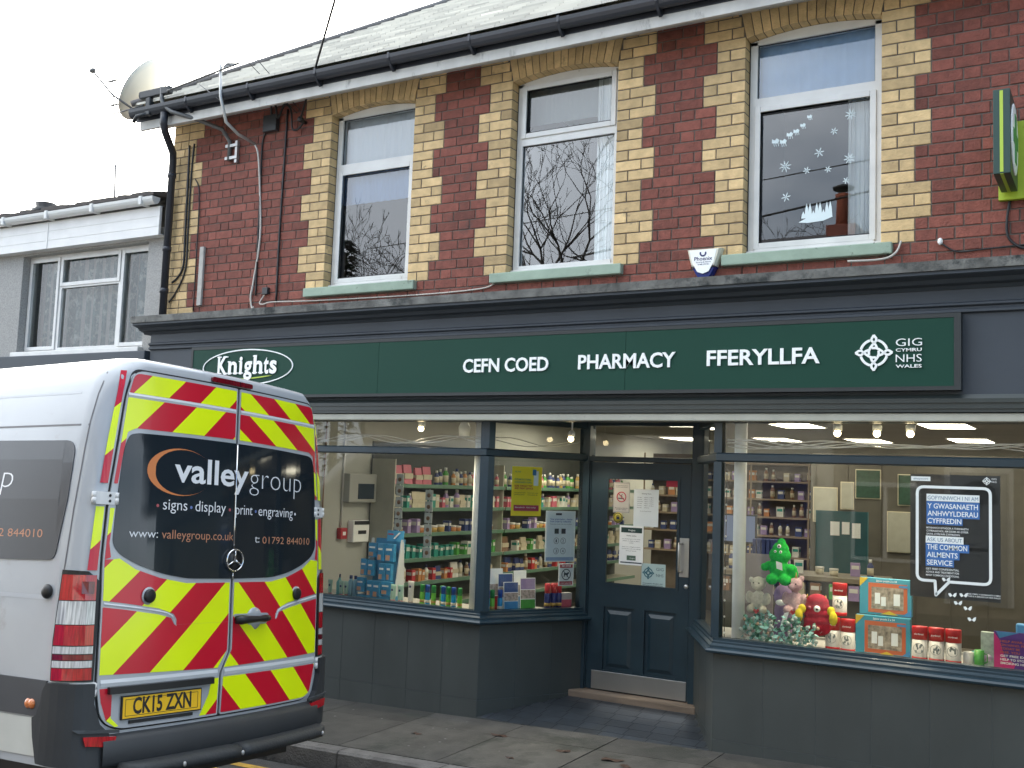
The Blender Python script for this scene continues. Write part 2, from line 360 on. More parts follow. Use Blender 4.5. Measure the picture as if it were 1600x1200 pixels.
# mortar core with openings
xs = [XL+.004] + [v for w in WIN for v in w] + [XR]
for i in range(0, len(xs), 2): wall.box(xs[i]+(.006 if 0 else 0)-(0 if i == 0 else -.005), xs[i+1]-.005 if i+1 < len(xs)-1 else xs[i+1], .007, .28, WZ0-.15, 6.05)
for (a, c) in WIN:
    wall.box(a+.005, c-.005, .007, .28, WZ0-.3, WB-.01)
    n = 12
    for j in range(n):
        p, q = a+.005+(c-a-.01)*j/n, a+.005+(c-a-.01)*(j+1)/n
        wall.prism([(p, arch(p, a, c)+.006), (q, arch(q, a, c)+.006), (q, 6.05), (p, 6.05)], (0, .007, 0), XF, ZF, (0, .273, 0))
def brick(x0, x1, z0, z1, m, depth=.02, clip=None):
    wall.m = m; wall.r = min(1, max(0, rng.gauss(.5, .2))); g = .0045
    x0 += g; x1 -= g; z0 += g; z1 -= g; c = .0035; dy = rng.uniform(-.0015, .0015)
    if x1-x0 < .02: return
    j = lambda: rng.uniform(-.0028, .0028)
    F0 = [(x0+c+j(), dy, z0+c+j()), (x1-c+j(), dy, z0+c+j()), (x1-c+j(), dy, z1-c+j()), (x0+c+j(), dy, z1-c+j())]
    F1 = [(x0, .004, z0), (x1, .004, z0), (x1, .004, z1), (x0, .004, z1)]; F2 = [(x, depth, z) for x, _, z in F1]
    wall.add(F0+F1+F2, [(0, 1, 2, 3)]+[(i, 4+i, 4+(i+1) % 4, (i+1) % 4) for i in range(4)]+[(4+i, 8+i, 8+(i+1) % 4, 4+(i+1) % 4) for i in range(4)])
ROW0 = 5.352
krow = lambda k: ROW0-(k-6)*CH
for k in range(-2, 26):
    zt = krow(k); zb = zt-CH
    if zt > 6.0 or zb < WZ0-.12: continue
    zc = (zt+zb)/2; islong = (k//3) % 2 == 0; spans = []     # yellow spans
    w = .345 if islong else .235
    if k < 25: spans.append((XL, XL+(.46 if islong else .352), 'c'))
    ops = []
    for (a, c) in WIN:
        below = zc < WB-.02
        if not below:
            spans.append((a-w, a, 'l')); spans.append((c, c+w, 'r'))
            if zc < WS+.01: ops.append((a, c))
            else: ops.append((a-.06*(zc-WS)/.23, c+.06*(zc-WS)/.23))
    for (a, c, t) in spans:
        dp = .105 if (t in 'lr' and zc < WS) else .02
        if t != 'c' and zc > WS:
            e = .06*(zc-WS)/.23
            if t == 'l': c -= e
            else: a += e
        L = c-a; odd = k % 2
        if t == 'c': cuts = [a, a+.12, a+.235, c] if odd else ([a, a+.235, c] if L > .4 else [a, a+.18, c])
        elif L > .28: cuts = ([a, a+.115, c] if odd else [a, a+.23, c]) if t == 'l' else ([a, a+.23, c] if odd else [a, a+.115, c])
        else: cuts = [a, c] if (odd and L > .15) else [a, (a+c)/2+rng.choice((-.01, .01)), c]
        for i in range(len(cuts)-1):
            adj = (t == 'l' and i == len(cuts)-2) or (t == 'r' and i == 0)
            brick(cuts[i], cuts[i+1], zb, zt, 1, dp if adj else .02)
    blocked = sorted([(a, c) for a, c, _ in spans]+ops)
    merged = []
    for a, c in blocked:
        if merged and a <= merged[-1][1]+.002: merged[-1][1] = max(merged[-1][1], c)
        else: merged.append([a, c])
    free = []; x = XL
    for a, c in merged:
        if a > x+.01: free.append((x, a))
        x = max(x, c)
    free.append((x, XR))
    S, H = .232, .117; P = S+H
    for (a, c) in free:
        x = a; ph = (P/2 if k % 2 else 0); edges = [a]
        n0 = math.floor((a-ph)/P)
        while True:
            e1 = n0*P+ph; e2 = e1+S
            for e in (e1, e2):
                if a+.045 < e < c-.045: edges.append(e)
            n0 += 1
            if e1 > c: break
        edges.append(c)
        for i in range(len(edges)-1): brick(edges[i], edges[i+1], zb, zt, 0)
wall.smooth = False
for (a, c) in WIN:           # soldier arch of buff bricks
    n = 15
    for j in range(n):
        p0, p1 = a+(c-a)*j/n, a+(c-a)*(j+1)/n; T0, T1 = a-.055+(c-a+.11)*j/n, a-.055+(c-a+.11)*(j+1)/n
        wall.m = 1; wall.r = rng.uniform(.25, .8); g = .004
        poly = [(p0+g, arch(p0, a, c)), (p1-g, arch(p1, a, c)), (T1-g, 5.86), (T0+g, 5.86)]
        wall.prism(poly, (0, rng.uniform(-.002, .001), 0), XF, ZF, (0, .105, 0))
wall.build('brick_wall', [redbrick, yelbrick, mortar], bld)
# structure behind the wall (side, back) so it has depth
b = MB(); b.box(XL, XL+.28, .28, 9.5, -.4, 6.05); b.box(XL, XL+.28, 0.03, .28, -.4, WZ0-.31); b.box(XR-.28, XR, .28, 12., -.4, 6.05); b.box(XL, XR, 12, 12.25, -.4, 6.05)
b.build('side_wall', mat('render_side', (.30, .28, .25), .9, var=.15, vscale=2, bump=.4, bscale=80), bld)
# upper room box (dark interior)
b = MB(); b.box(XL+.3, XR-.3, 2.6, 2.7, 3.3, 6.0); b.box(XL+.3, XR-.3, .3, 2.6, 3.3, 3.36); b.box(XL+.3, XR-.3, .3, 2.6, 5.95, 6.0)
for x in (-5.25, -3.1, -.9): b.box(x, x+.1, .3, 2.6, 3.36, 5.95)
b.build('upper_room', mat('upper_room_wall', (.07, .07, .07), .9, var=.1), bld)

# upper windows
curt = mat('net_curtain', (.80, .84, .82), .9, var=.12, vscale=30, stretch=(1, 1, .08), bump=.2)
blindblue = mat('blue_blind', (.36, .54, .76), .8, var=.06)
bars = [(5.03, 5.115), (5.035, 5.12), (5.045, 5.135)]
for wi, (a, c) in enumerate(WIN):
    y0, y1 = .100, .165; tr0, tr1 = bars[wi]; b = MB()
    x0, x1 = a+.006, c-.006; fw = .055
    # outer frame, arched head
    n = 10; pts = [(x0, WB+.004), (x1, WB+.004)]+[(x1-(x1-x0)*j/n, arch(x1-(x1-x0)*j/n, a, c)-.004) for j in range(n+1)]
    lo = WB+.075
    b.box(x0, x0+fw, y0, y1, WB+.004, WS-.002); b.box(x1-fw, x1, y0, y1, WB+.004, WS-.002)
    b.box(x0+fw, x1-fw, y0-.012, y1, WB+.004, lo, .004); b.box(x0+fw, x1-fw, y0, y1, tr0, tr1)
    for j in range(n):
        p, q = x0+(x1-x0)*j/n, x0+(x1-x0)*(j+1)/n
        b.prism([(p, WS-.028), (q, WS-.028), (q, arch(q, a, c)-.003), (p, arch(p, a, c)-.003)], (0, y0, 0), XF, ZF, (0, .065, 0))
    # projecting external sill nose
    b.box(x0-.004, x1+.004, y0-.035, y0-.0125, WB+.002, WB+.038, .004)
    f = b.build('upper_window', upvc, bld)
    tag(f, ['white window frame nearest the roof hip', 'white window frame with the net curtain', 'white window frame with the snowflake stickers'][wi])
    # opening sashes (proud frames)
    def sash(zb, zt, w=.045, nm='sash'):
        s = MB(); xa, xb = x0+fw-.012, x1-fw+.012
        if wi == 0 and nm == 'sash': pass
        s.box(xa, xa+w, y0-.014, y0-.001, zb, zt, .004); s.box(xb-w, xb, y0-.014, y0-.001, zb, zt, .004)
        s.box(xa+w, xb-w, y0-.0138, y0-.001, zb, zb+w, .004); s.box(xa+w, xb-w, y0-.0138, y0-.001, zt-w, zt, .004)
        s.build(nm, upvc, f)
    if wi == 1: sash(tr1-.022, WS-.02)
    else: sash(lo-.02, tr0+.02)
    for (zb, zt) in ((tr1, WS-.028), (lo, tr0)):
        g = MB(); g.m = 0; g.add([(x0+fw, y0+.028, zb), (x1-fw, y0+.028, zb), (x1-fw, y0+.028, zt), (x0+fw, y0+.028, zt)], [(0, 1, 2, 3)])
        g.build('window_pane', winglass, f)
        g = MB(); t = .006                    # black glazing gasket
        w_ = .034 if (wi == 1) == (zb == tr1) else .0
        for (xa, xb, za, zc_) in ((x0+fw+w_, x0+fw+w_+t, zb+w_, zt-w_), (x1-fw-w_-t, x1-fw-w_, zb+w_, zt-w_), (x0+fw+w_, x1-fw-w_, zb+w_, zb+w_+t), (x0+fw+w_, x1-fw-w_, zt-w_-t, zt-w_)): g.box(xa, xb, y0+.018, y0+.026, za, zc_)
        g.build('gasket', black, f)
    def curtain(xa, xb, za, zb, m, amp=.015, fold=22, y=.30):
        s = MB(); n = 40; V = []
        for i in range(n+1):
            x = xa+(xb-xa)*i/n; yy = y+amp*sin(i/n*fold)+.006*sin(i*1.7); V += [(x, yy, za), (x+.01*sin(i), yy, zb)]
        s.smooth = True; s.add(V, [(2*i, 2*i+2, 2*i+3, 2*i+1) for i in range(n)]); s.build('curtain', m, f)
    if wi == 0: curtain(x0, x1, 5.1, 5.65, mat('pale_roller_blind', (.62, .68, .72), .9), .002, 3, .20); curtain(x0, x1, 4.74, 5.04, mat('blue_roller', (.25, .38, .60), .9), .002, 3, .21); curtain(x1-.25, x1, WB, 5.02, mat('dim_curtain', (.12, .15, .16), .9), .02, 20)
    if wi == 1: curtain(x1-.27, x1-.05, WB, 5.68, curt, .016, 20, .215); curtain(x0, x1, 5.28, 5.66, mat('pelmet', (.25, .29, .29), .9), .002, 3)
    if wi == 2: curtain(x1-.27, x1-.05, WB, 5.1, curt, .016, 20, .215); curtain(x0, x1, 5.10, 5.66, blindblue, .002, 3, .20)
    sx0, sx1 = [(-6.92, -5.605), (-4.80, -3.55), (-2.71, -1.455)][wi]
    s = MB(); s.box(sx0, sx1, -.055, .10, 3.800, 3.885, .008); so_ = s.build('window_sill', mint, bld)
# stickers on the right-hand window
snow = mat('frosted_sticker', (.72, .82, .84), .7)
def flake(x, z, r, n=6):
    b = MB()
    for i in range(n):
        a = pi*i/n*2+.2; dx, dz = cos(a), sin(a)
        b.prism([(x-dz*.0035, z+dx*.0035), (x+dz*.0035, z-dx*.0035), (x+dx*r+dz*.002, z+dz*r-dx*.002), (x+dx*r-dz*.002, z+dz*r+dx*.002)], (0, .123, 0), XF, ZF, (0, .0012, 0))
        for q in (.45, .7):
            for sg in (1, -1):
                c_ = a+sg*.9; ex, ez = x+dx*r*q, z+dz*r*q; L = r*.33*(1.3-q)
                b.prism([(ex-dz*.003, ez+dx*.003), (ex+dz*.003, ez-dx*.003), (ex+cos(c_)*L, ez+sin(c_)*L)], (0, .1234, 0), XF, ZF, (0, .001, 0))
    b.lathe((0, 0, 0), [(.001, 0), (.001, .0001)], 4) if 0 else None
    return b.build('snowflake_sticker', snow)
fl = [(-1.785, 4.914, .042), (-1.905, 4.802, .028), (-2.015, 4.652, .038), (-1.792, 4.58, .042), (-2.272, 4.576, .046), (-2.108, 4.525, .028), (-1.948, 4.514, .026), (-2.264, 4.335, .036), (-1.814, 4.413, .026)]
fd = ['large snowflake sticker in the top right corner of the right-hand upper window', 'small snowflake sticker just left of the top right one', 'mid-size snowflake sticker at the middle of the window pane', 'large snowflake sticker half way down the right side of the pane', 'large snowflake sticker half way down the left side of the pane', 'small snowflake sticker lower left of the middle one', 'small snowflake sticker lower right of the middle one', 'snowflake sticker low on the left above the bare tree reflection', 'smallest snowflake sticker above the chimney reflection']
for (x, z, r), d in zip(fl, fd): tag(flake(x, z, r, 8 if r > .04 else 6), d, 'sticker', 'snowflake stickers on the upper window')
b = MB()
pr_ = [(-2.35, 4.78), (-2.29, 4.77), (-2.24, 4.82), (-2.19, 4.84), (-2.14, 4.88), (-2.09, 4.94)]
for i, (x, z) in enumerate(pr_):
    s = .03-.002*i
    b.prism([(x-s, z-s*.3), (x+s*.6, z-s*.5), (x+s, z+s*.3), (x+s*.3, z+s*.9), (x-s*.2, z+s*.4), (x-s*.9, z+s*.8)], (0, .1232+i*.0002, 0), XF, ZF, (0, .001, 0))
    for q in (-.6, -.1, .5): b.prism([(x+s*q, z-s*.2), (x+s*q+.005, z-s*.2), (x+s*q+.012, z-s*1.3), (x+s*q+.008, z-s*1.3)], (0, .1226, 0), XF, ZF, (0, .0005, 0))
tag(b.build('sleigh_sticker', snow), 'white sleigh and reindeer sticker high on the left of the right-hand upper window', 'sticker')
b = MB(); b.prism([(-2.165, 4.128), (-2.1, 4.118), (-1.98, 4.125), (-1.91, 4.15), (-1.93, 4.17), (-2.1, 4.16)], (0, .1225, 0), XF, ZF, (0, .001, 0))
for i in range(9):
    x = -2.13+i*.025; h = .05+.07*abs(sin(i*2.1)); b.prism([(x-.016, 4.155), (x+.016, 4.155), (x+.011, 4.155+h*.6), (x, 4.16+h), (x-.011, 4.155+h*.6)], (0, .1228+.0002*i, 0), XF, ZF, (0, .001, 0))
tag(b.build('village_sticker', snow), 'white snowy village and fir tree sticker at the foot of the right-hand upper window', 'sticker')

# roof: eaves at y=-.42, hip at the left end, ridge above
slate = mat('roof_slate', (.50, .475, .40), .36, attr='rnd', var=.14, vscale=3, spec=.8, dirt=((.20, .17, .14), .62), dscale=2.2)
EZ, EY, EX, TP = 5.93, -.40, -9.12, math.tan(R_(35))
b = MB(); RY = 3.2
def hipx(y): return EX+(y-EY)
ny = 34
for i in range(ny):
    ya, yb = EY+(RY-EY)*i/ny, EY+(RY-EY)*(i+1)/ny+.02; x = hipx(ya)+.02*0; zt = .022
    while x < XR+.3:
        x2 = min(x+.25+(.125 if (i % 2 and x == hipx(ya)) else 0), XR+.3); b.r = min(1, max(0, rng.gauss(.5, .18)))
        za, zb = EZ+(ya-EY)*TP, EZ+(yb-EY)*TP
        xl = x if x > hipx(ya)+.01 else hipx(ya); xl2 = x if x > hipx(yb) else min(hipx(yb), x2)
        dz = rng.uniform(0, .003)
        b.add([(xl, ya, za+zt+dz), (x2-.003, ya, za+zt+dz), (x2-.003, yb, zb+dz), (xl2, yb, zb+dz), (xl, ya, za-.002), (x2-.003, ya, za-.002)], [(0, 1, 2, 3), (4, 5, 1, 0)])
        x = x2
# hip end slope + back slope
b.r = .4; HZ = EZ+(RY-EY)*TP
b.add([(EX, EY, EZ-.004), (EX, 2*RY-EY, EZ-.004), (hipx(RY), RY, HZ)], [(0, 2, 1)])
b.add([(EX, 2*RY-EY, EZ-.004), (XR+.3, 2*RY-EY, EZ-.004), (XR+.3, RY, HZ), (hipx(RY), RY, HZ)], [(0, 3, 2, 1)])
b.add([(EX, EY, EZ-.03), (XR+.3, EY, EZ-.03), (XR+.3, 2*RY-EY, EZ-.03), (EX, 2*RY-EY, EZ-.03)], [(0, 1, 2, 3)])
b.fix = False
roof = b.build('roof', slate, bld)
b = MB(); b.tube([(EX-.02, EY-.02, EZ+.012), (hipx(RY), RY, HZ+.02)], .032, 8); b.tube([(hipx(RY), RY, HZ+.02), (XR+.3, RY, HZ+.02)], .05, 8); b.build('ridge_capping', mat('ridge_lead', (.16, .15, .15), .6, var=.2), roof)
b = MB(); b.box(-6.35, -5.2, 2.9, 3.6, 7.2, 9.0, .01); b.box(-6.4, -5.15, 2.85, 3.65, 9.0, 9.12, .01)
for x in (-6.1, -5.5): b.lathe((x, 3.25, 9.12), [(.12, 0), (.10, .35), (.12, .38)], 12)
b.build('chimney', mat('chimney_render', (.26, .22, .17), .9, var=.2, bump=.4), roof)
# soffit, fascia board, gutter
b = MB(); b.box(EX+.04, XR+.3, -.335, -.30, 5.67, 5.885); b.build('fascia_board', oldwhite, bld)
b = MB(); b.box(EX+.04, XR+.3, -.2995, .02, 5.80, 5.83); b.build('soffit', oldwhite, bld)
b = MB(); prof = []
for i in range(9): a_ = pi*i/8; prof.append((-.335-.062-.055*cos(a_)*-1, 5.87-.085*sin(a_)))
for i in range(8, -1, -1): a_ = pi*i/8; prof.append((-.335-.062-.050*cos(a_)*-1, 5.872-.079*sin(a_)))
n = len(prof); V = [(x, p[0], p[1]) for x in (EX-.02, XR+.3) for p in prof]
b.add(V, [(i, (i+1) % n, n+(i+1) % n, n+i) for i in range(n)]+[tuple(range(9)), tuple(range(n, n+9))])
b.box(EX-.02, XR+.3, -.34, -.336, 5.76, 5.87)
for i in range(13):
    x = -8.3+i*.86; b.prism([(-.452, 5.885), (-.335, 5.885), (-.335, 5.755), (-.36, 5.735), (-.40, 5.765), (-.455, 5.83)], (x, 0, 0), (0, 1, 0), ZF, (.022, 0, 0))
b.fix = True; gut = b.build('gutter', gutterm, bld)

# ---- shop cornice, fascia, shutter housing (straight across)
PX0, PX1 = -8.98, XR
def run(name, prof, m, x0=PX0, x1=PX1, parent=bld, lab=None):
    s = MB(); n = len(prof); V = [(x, p[0], p[1]) for x in (x0, x1) for p in prof]
    s.add(V, [(i, (i+1) % n, n+(i+1) % n, n+i) for i in range(n)]+[tuple(range(n)), tuple(range(2*n-1, n-1, -1))]); o = s.build(name, m, parent); return o
run('cornice', [(.0, 3.505), (-.115, 3.505), (-.135, 3.525), (-.18, 3.535), (-.205, 3.56), (-.265, 3.575), (-.28, 3.582), (-.28, 3.604), (0, 3.604)], paint_f, PX0-.07)
run('cornice_capping', [(.006, 3.605), (-.296, 3.605), (-.300, 3.672), (-.10, 3.692), (-.0, 3.712), (.006, 3.712)], stone, PX0-.085)
run('fascia_board', [(.0, 2.79), (-.100, 2.79), (-.100, 3.335), (-.128, 3.345), (-.128, 3.362), (-.112, 3.37), (-.112, 3.382), (-.135, 3.392), (-.135, 3.405), (-.105, 3.418), (-.105, 3.5045), (0, 3.5045)], paint_f, PX0+.02)
b = MB(); b.box(PX0+.02, PX1, -.045, .0, 2.60, 2.665); b.prism([(-.14, 2.667), (0, 2.667), (0, 2.788), (-.12, 2.788), (-.14, 2.76)], (PX0+.02, 0, 0), (0, 1, 0), ZF, (PX1-PX0-.02, 0, 0))
b.box(PX0+.02, PX1, -.15, -.141, 2.73, 2.742); b.box(PX0+.02, PX1, -.148, -.141, 2.69, 2.70)
b.build('shutter_housing', mat('shutter_box_paint', (.035, .045, .045), .35, var=.1), bld)
b = MB(); b.box(PX0+.02, PX1, -.125, -.047, 2.604, 2.662, .008); b.build('shutter_rail', cream, bld)
b = MB(); b.box(-8.9, PX1, -.004, 0.0, 2.60, 2.6005) if 0 else None
# left dark pilaster top block and fascia end
b = MB(); b.box(PX0, PX0+.14, -.13, .02, -.3, 2.60, .006); b.build('pilaster', paint_f, bld)

# ---- stall riser tiles, sill, frames
A0, A1 = (-4.79, 0.), (-4.27, .97)          # left return wall
B0, B1 = (-3.25, .97), (-2.73, 0.)          # right return wall
def riser(path, name):
    s = MB()
    for i in range(len(path)-1):
        p, q = Vector((*path[i], 0)), Vector((*path[i+1], 0)); L = (q-p).length; d = (q-p)/L; nr = Vector((d.y, -d.x, 0)); t = 0; n = max(2, round(L/.385)); w = L/n
        for k in range(n):
            for (z0, z1) in ((.257, .884), (-.15, .251)):
                s.r = rng.uniform(.46, .54); a = p+d*(k*w+.0025); s.obox((a-nr*.03)+Vector((0, 0, z0)), d*(w-.005), nr*.03, (0, 0, z1-z0))
        s.r = .1
    o = s.build(name, tile, bld); g = MB()
    for i in range(len(path)-1):
        p, q = Vector((*path[i], 0)), Vector((*path[i+1], 0)); d = (q-p).normalized(); nr = Vector((d.y, -d.x, 0))
        g.obox(p-nr*.12+Vector((0, 0, -.2)), q-p, nr*.117, (0, 0, 1.08))
    g.build('grout', mat('grout', (.085, .10, .10), .8), o)
riser([(PX0+.14, 0), A0, A1], 'stall_riser'); riser([B0, B1, (PX1, 0)], 'stall_riser')
silprof = [(-.08, .885), (.045, .885), (.062, .892), (.066, .905), (.055, .918), (.03, .925), (.03, .94), (.012, .955), (.012, .968), (.004, .974), (.004, .994), (-.08, .994)]
for pth in ([(PX0+.14, 0), A0, (A1[0]+.02, A1[1]+.04)], [(B0[0]-.02, B0[1]+.04), B1, (PX1, 0)]):
    s = MB(); s.sweep(pth, silprof); s.build('shop_sill', paint, bld)
    s = MB(); s.sweep(pth, [(-.07, 2.305), (-.005, 2.305), (.008, 2.315), (.008, 2.362), (-.005, 2.372), (-.07, 2.372)]); s.build('transom_bar', paint, bld)
    s = MB(); s.sweep(pth, [(-.07, 2.60), (.0, 2.60), (.0, 2.66), (-.07, 2.66)]); s.build('head_bar', paint, bld)
def post(x, y, w, z0, z1, ang=0., d=.075, name='frame_post'):
    s = MB(); X = Vector((cos(ang), sin(ang), 0)); Y = Vector((-sin(ang), cos(ang), 0)); s.obox(Vector((x, y, z0))-X*w/2, X*w, Y*d, (0, 0, z1-z0)); return s.build(name, paint, bld)
for (z0, z1) in ((.9945, 2.3045), (2.3725, 2.5995)):
    for (x, y, w) in ((-4.805, -.004, .085), (-2.722, -.004, .062)): 
        s = MB(); s.prism([(x-w/2, y), (x+w/2, y), (x+w/2+(.03 if x < -4 else -.03), y+.05), (x+w/2, y+.09), (x-w/2, y+.09)], (0, 0, z0), (1, 0, 0), (0, 1, 0), (0, 0, z1-z0)); s.build('corner_post', paint, bld)
    post(PX0+.2, -.003, .13, z0, z1); post(1.2, .0, .06, z0, z1)
# glass panes
def pane(name, p, q, z0, z1, off=.03, m=shopglass):
    p, q = Vector((*p, 0)), Vector((*q, 0)); d = (q-p).normalized(); nr = Vector((d.y, -d.x, 0)); s = MB()
    a, c = p-nr*off, q-nr*off; s.add([(a.x, a.y, z0), (c.x, c.y, z0), (c.x, c.y, z1), (a.x, a.y, z1)], [(0, 1, 2, 3)]); return s.build(name, m, bld)
for (p, q) in (((PX0+.2, 0), (-4.83, 0)), (A0, A1), (B0, B1), ((-2.70, 0), (1.2, 0)), ((1.2, 0), (PX1, 0))):
    pane('shop_window_pane', p, q, .99, 2.31); pane('top_light_pane', p, q, 2.37, 2.605)
# ---- recess: floor, soffit, door frame, door
DY = .95
floort = mat('entrance_tile', (.035, .042, .050), .35, attr='rnd', var=.25, vscale=6, bump=.15, bscale=40)
s = MB()
def ez(y): return .125+(.245-.125)*y/.95
import itertools
c45, s45 = cos(R_(28)), sin(R_(28))
lx = lambda y: -4.79+(.52/.97)*y; rx_ = lambda y: -2.73-(.52/.97)*y
ts = .15
for j in range(7):
    y0, y1 = j*.14, min((j+1)*.14, .95)
    x = lx(y0)+(0 if j % 2 else -.1)
    while x < rx_(y0):
        xa, xb = max(x, lx((y0+y1)/2)), min(x+.2, rx_((y0+y1)/2))
        if xb-xa > .02:
            s.r = rng.uniform(.2, .8); g = .003
            s.add([(xa+g, y0+g, ez(y0)), (xb-g, y0+g, ez(y0)), (xb-g, y1-g, ez(y1)), (xa+g, y1-g, ez(y1)), (xa+g, y0+g, ez(y0)-.03), (xb-g, y0+g, ez(y0)-.03)], [(0, 1, 2, 3), (4, 5, 1, 0)])
        x += .2
s.fix = False; ef = s.build('entrance_floor', floort, bld)
s = MB(); s.add([(-4.8, .001, ez(0)-.003), (-2.72, .001, ez(0)-.003), (-3.24, .97, ez(.97)-.003), (-4.28, .97, ez(.97)-.003), (-4.8, .001, -.3), (-2.72, .001, -.3)], [(0, 1, 2, 3), (4, 5, 1, 0)]); s.build('grout', mat('light_grout', (.05, .055, .055), .8), ef)
s = MB(); s.box(-4.37, -3.17, DY-.13, DY+.05, .20, .285, .01); s.build('doorstep', mat('doorstep_wood', (.20, .15, .11), .8, var=.35, vscale=7, bump=.5, stretch=(.3, 1, 1)), bld)
s = MB(); s.box(-4.9, -2.6, .0, 1.1, 2.66, 2.70); s.build('recess_soffit', paint, bld)
s = MB(); s.box(-4.365, -4.262, DY-.02, DY+.10, .2, 2.66, .005); s.box(-3.282, -3.175, DY-.02, DY+.10, .2, 2.66, .005)
s.box(-4.262, -3.282, DY-.015, DY+.09, 2.306, 2.352, .004); s.box(-4.262, -3.282, DY-.015, DY+.09, 2.63, 2.66)
s.box(-4.262, -4.251, DY+.0, DY+.02, .3, 2.306); s.box(-3.293, -3.282, DY+.0, DY+.02, .3, 2.306)
s.build('door_frame', paint, bld)
s = MB(); s.add([(-4.262, DY+.03, 2.352), (-3.282, DY+.03, 2.352), (-3.282, DY+.03, 2.63), (-4.262, DY+.03, 2.63)], [(0, 1, 2, 3)]); s.build('fanlight_pane', shopglass, bld)
s = MB(); x0, x1, zb, zt = -4.247, -3.297, .292, 2.300; gx0, gx1, gz0, gz1 = -4.092, -3.405, 1.222, 2.165; ya, yb = DY+.005, DY+.05
s.box(x0, gx0, ya, yb, zb, zt); s.box(gx1, x1, ya, yb, zb, zt); s.box(gx0, gx1, ya, yb, gz1, zt); s.box(gx0, gx1, ya, yb, 1.02, gz0); s.box(gx0, gx1, ya, yb, zb, .47); s.box(-3.80, -3.70, ya, yb, .47, 1.02)
s.box(gx0, -3.80, ya+.018, yb, .47, 1.02); s.box(-3.70, gx1, ya+.018, yb, .47, 1.02)
for (pa, pb) in ((gx0, -3.80), (-3.70, gx1)):     # raised and fielded panels
    V = [(pa+.03, ya+.0175, .50), (pb-.03, ya+.0175, .50), (pb-.03, ya+.0175, .99), (pa+.03, ya+.0175, .99), (pa+.06, ya+.004, .53), (pb-.06, ya+.004, .53), (pb-.06, ya+.004, .96), (pa+.06, ya+.004, .96)]
    s.add(V, [(4, 5, 6, 7)]+[(i, (i+1) % 4, 4+(i+1) % 4, 4+i) for i in range(4)])
for (xa, xb, za, zc_) in ((gx0-.012, gx0+.012, gz0-.012, gz1+.012), (gx1-.012, gx1+.012, gz0-.012, gz1+.012), (gx0+.012, gx1-.012, gz0-.012, gz0+.012), (gx0+.012, gx1-.012, gz1-.012, gz1+.012)): s.box(xa, xb, ya-.006, ya-.0005, za, zc_)
door = s.build('door', paint, bld)
s = MB(); s.add([(gx0, ya+.02, gz0), (gx1, ya+.02, gz0), (gx1, ya+.02, gz1), (gx0, ya+.02, gz1)], [(0, 1, 2, 3)]); s.build('door_glass', shopglass, door)
s = MB(); s.box(-4.195, -3.305, ya-.004, ya-.0005, .298, .456, .001); s.build('kick_plate', metal, door)
s = MB(); s.box(-3.385, -3.300, ya-.008, ya-.0065, 1.335, 1.665); s.box(-3.385, -3.300, ya-.0065, ya-.0005, 1.335, 1.665)
s.tube([(-3.368, ya-.008, 1.62), (-3.368, ya-.06, 1.62), (-3.368, ya-.065, 1.60), (-3.368, ya-.065, 1.40), (-3.368, ya-.06, 1.38), (-3.368, ya-.008, 1.38)], .011, 8); s.build('handle', metal, door)
s = MB(); s.lathe((0, 0, 0), [(.02, 0), (.02, .008), (.014, .012)], 16); s.v = [(x-3.32, ya-.0005-z, y+1.255) for x, y, z in s.v]; s.build('lock', metal, door)
# ---- interior shell
iw = mat('interior_wall', (.42, .43, .40), .85, var=.06, vscale=1.5)
s = MB(); s.box(-7.65, -7.55, .15, 11.9, .25, 2.95); s.build('interior_wall', iw, bld)
s = MB(); s.box(-7.6, XR-.3, 11.6, 11.7, .25, 2.95); s.build('interior_wall', iw, bld)
s = MB(); s.box(XR-.4, XR-.3, .15, 11.7, .25, 2.95); s.build('interior_wall', iw, bld)
s = MB(); s.box(XL+.28, XR-.28, .05, 12, 2.95, 3.0); s.build('interior_ceiling', mat('ceiling_tile', (.22, .21, .19), .9, var=.06, vscale=2), bld)
s = MB(); s.box(XL+.28, XR-.28, 1.02, 12, .19, .25); s.build('interior_floor', mat('shop_vinyl', (.20, .18, .15), .5, var=.15), bld)
s = MB(); s.box(-7.55, -4.85, .08, .62, .90, .955); s.add([(-4.85, .08, .955), (-4.76, .08, .955), (-4.40, .95, .955), (-4.85, .95, .955)], [(0, 1, 2, 3)]); s.box(-7.55, -4.85, .62, .65, .25, .955); s.box(-7.6, -7.55, .05, .2, .25, 2.95)
s.build('window_shelf', mat('display_shelf', (.42, .41, .38), .6, var=.08), bld)
s = MB(); s.box(-2.62, XR-.3, .08, .75, .90, .955); s.add([(-2.62, .08, .955), (-2.62, .9, .955), (-3.12, .9, .955), (-2.70, .08, .955)], [(0, 1, 2, 3)]); s.box(-3.1, XR-.3, .9, .93, .25, .955)
s.build('window_shelf', MATS['display_shelf'], bld)
for (x, y, r) in ((-4.97, .2, .055), (-2.610, .2, .048)):
    s = MB(); s.lathe((x, y, .956), [(r, 0), (r, 1.994)], 8, rot=pi/8); o = s.build('column', mat('white_column_paint', (.86, .90, .89), .5, var=.06, vscale=8, bump=.15, bscale=20), bld); tag(o, 'white painted iron column behind the %s shop window' % ('left' if x < -4 else 'right'))

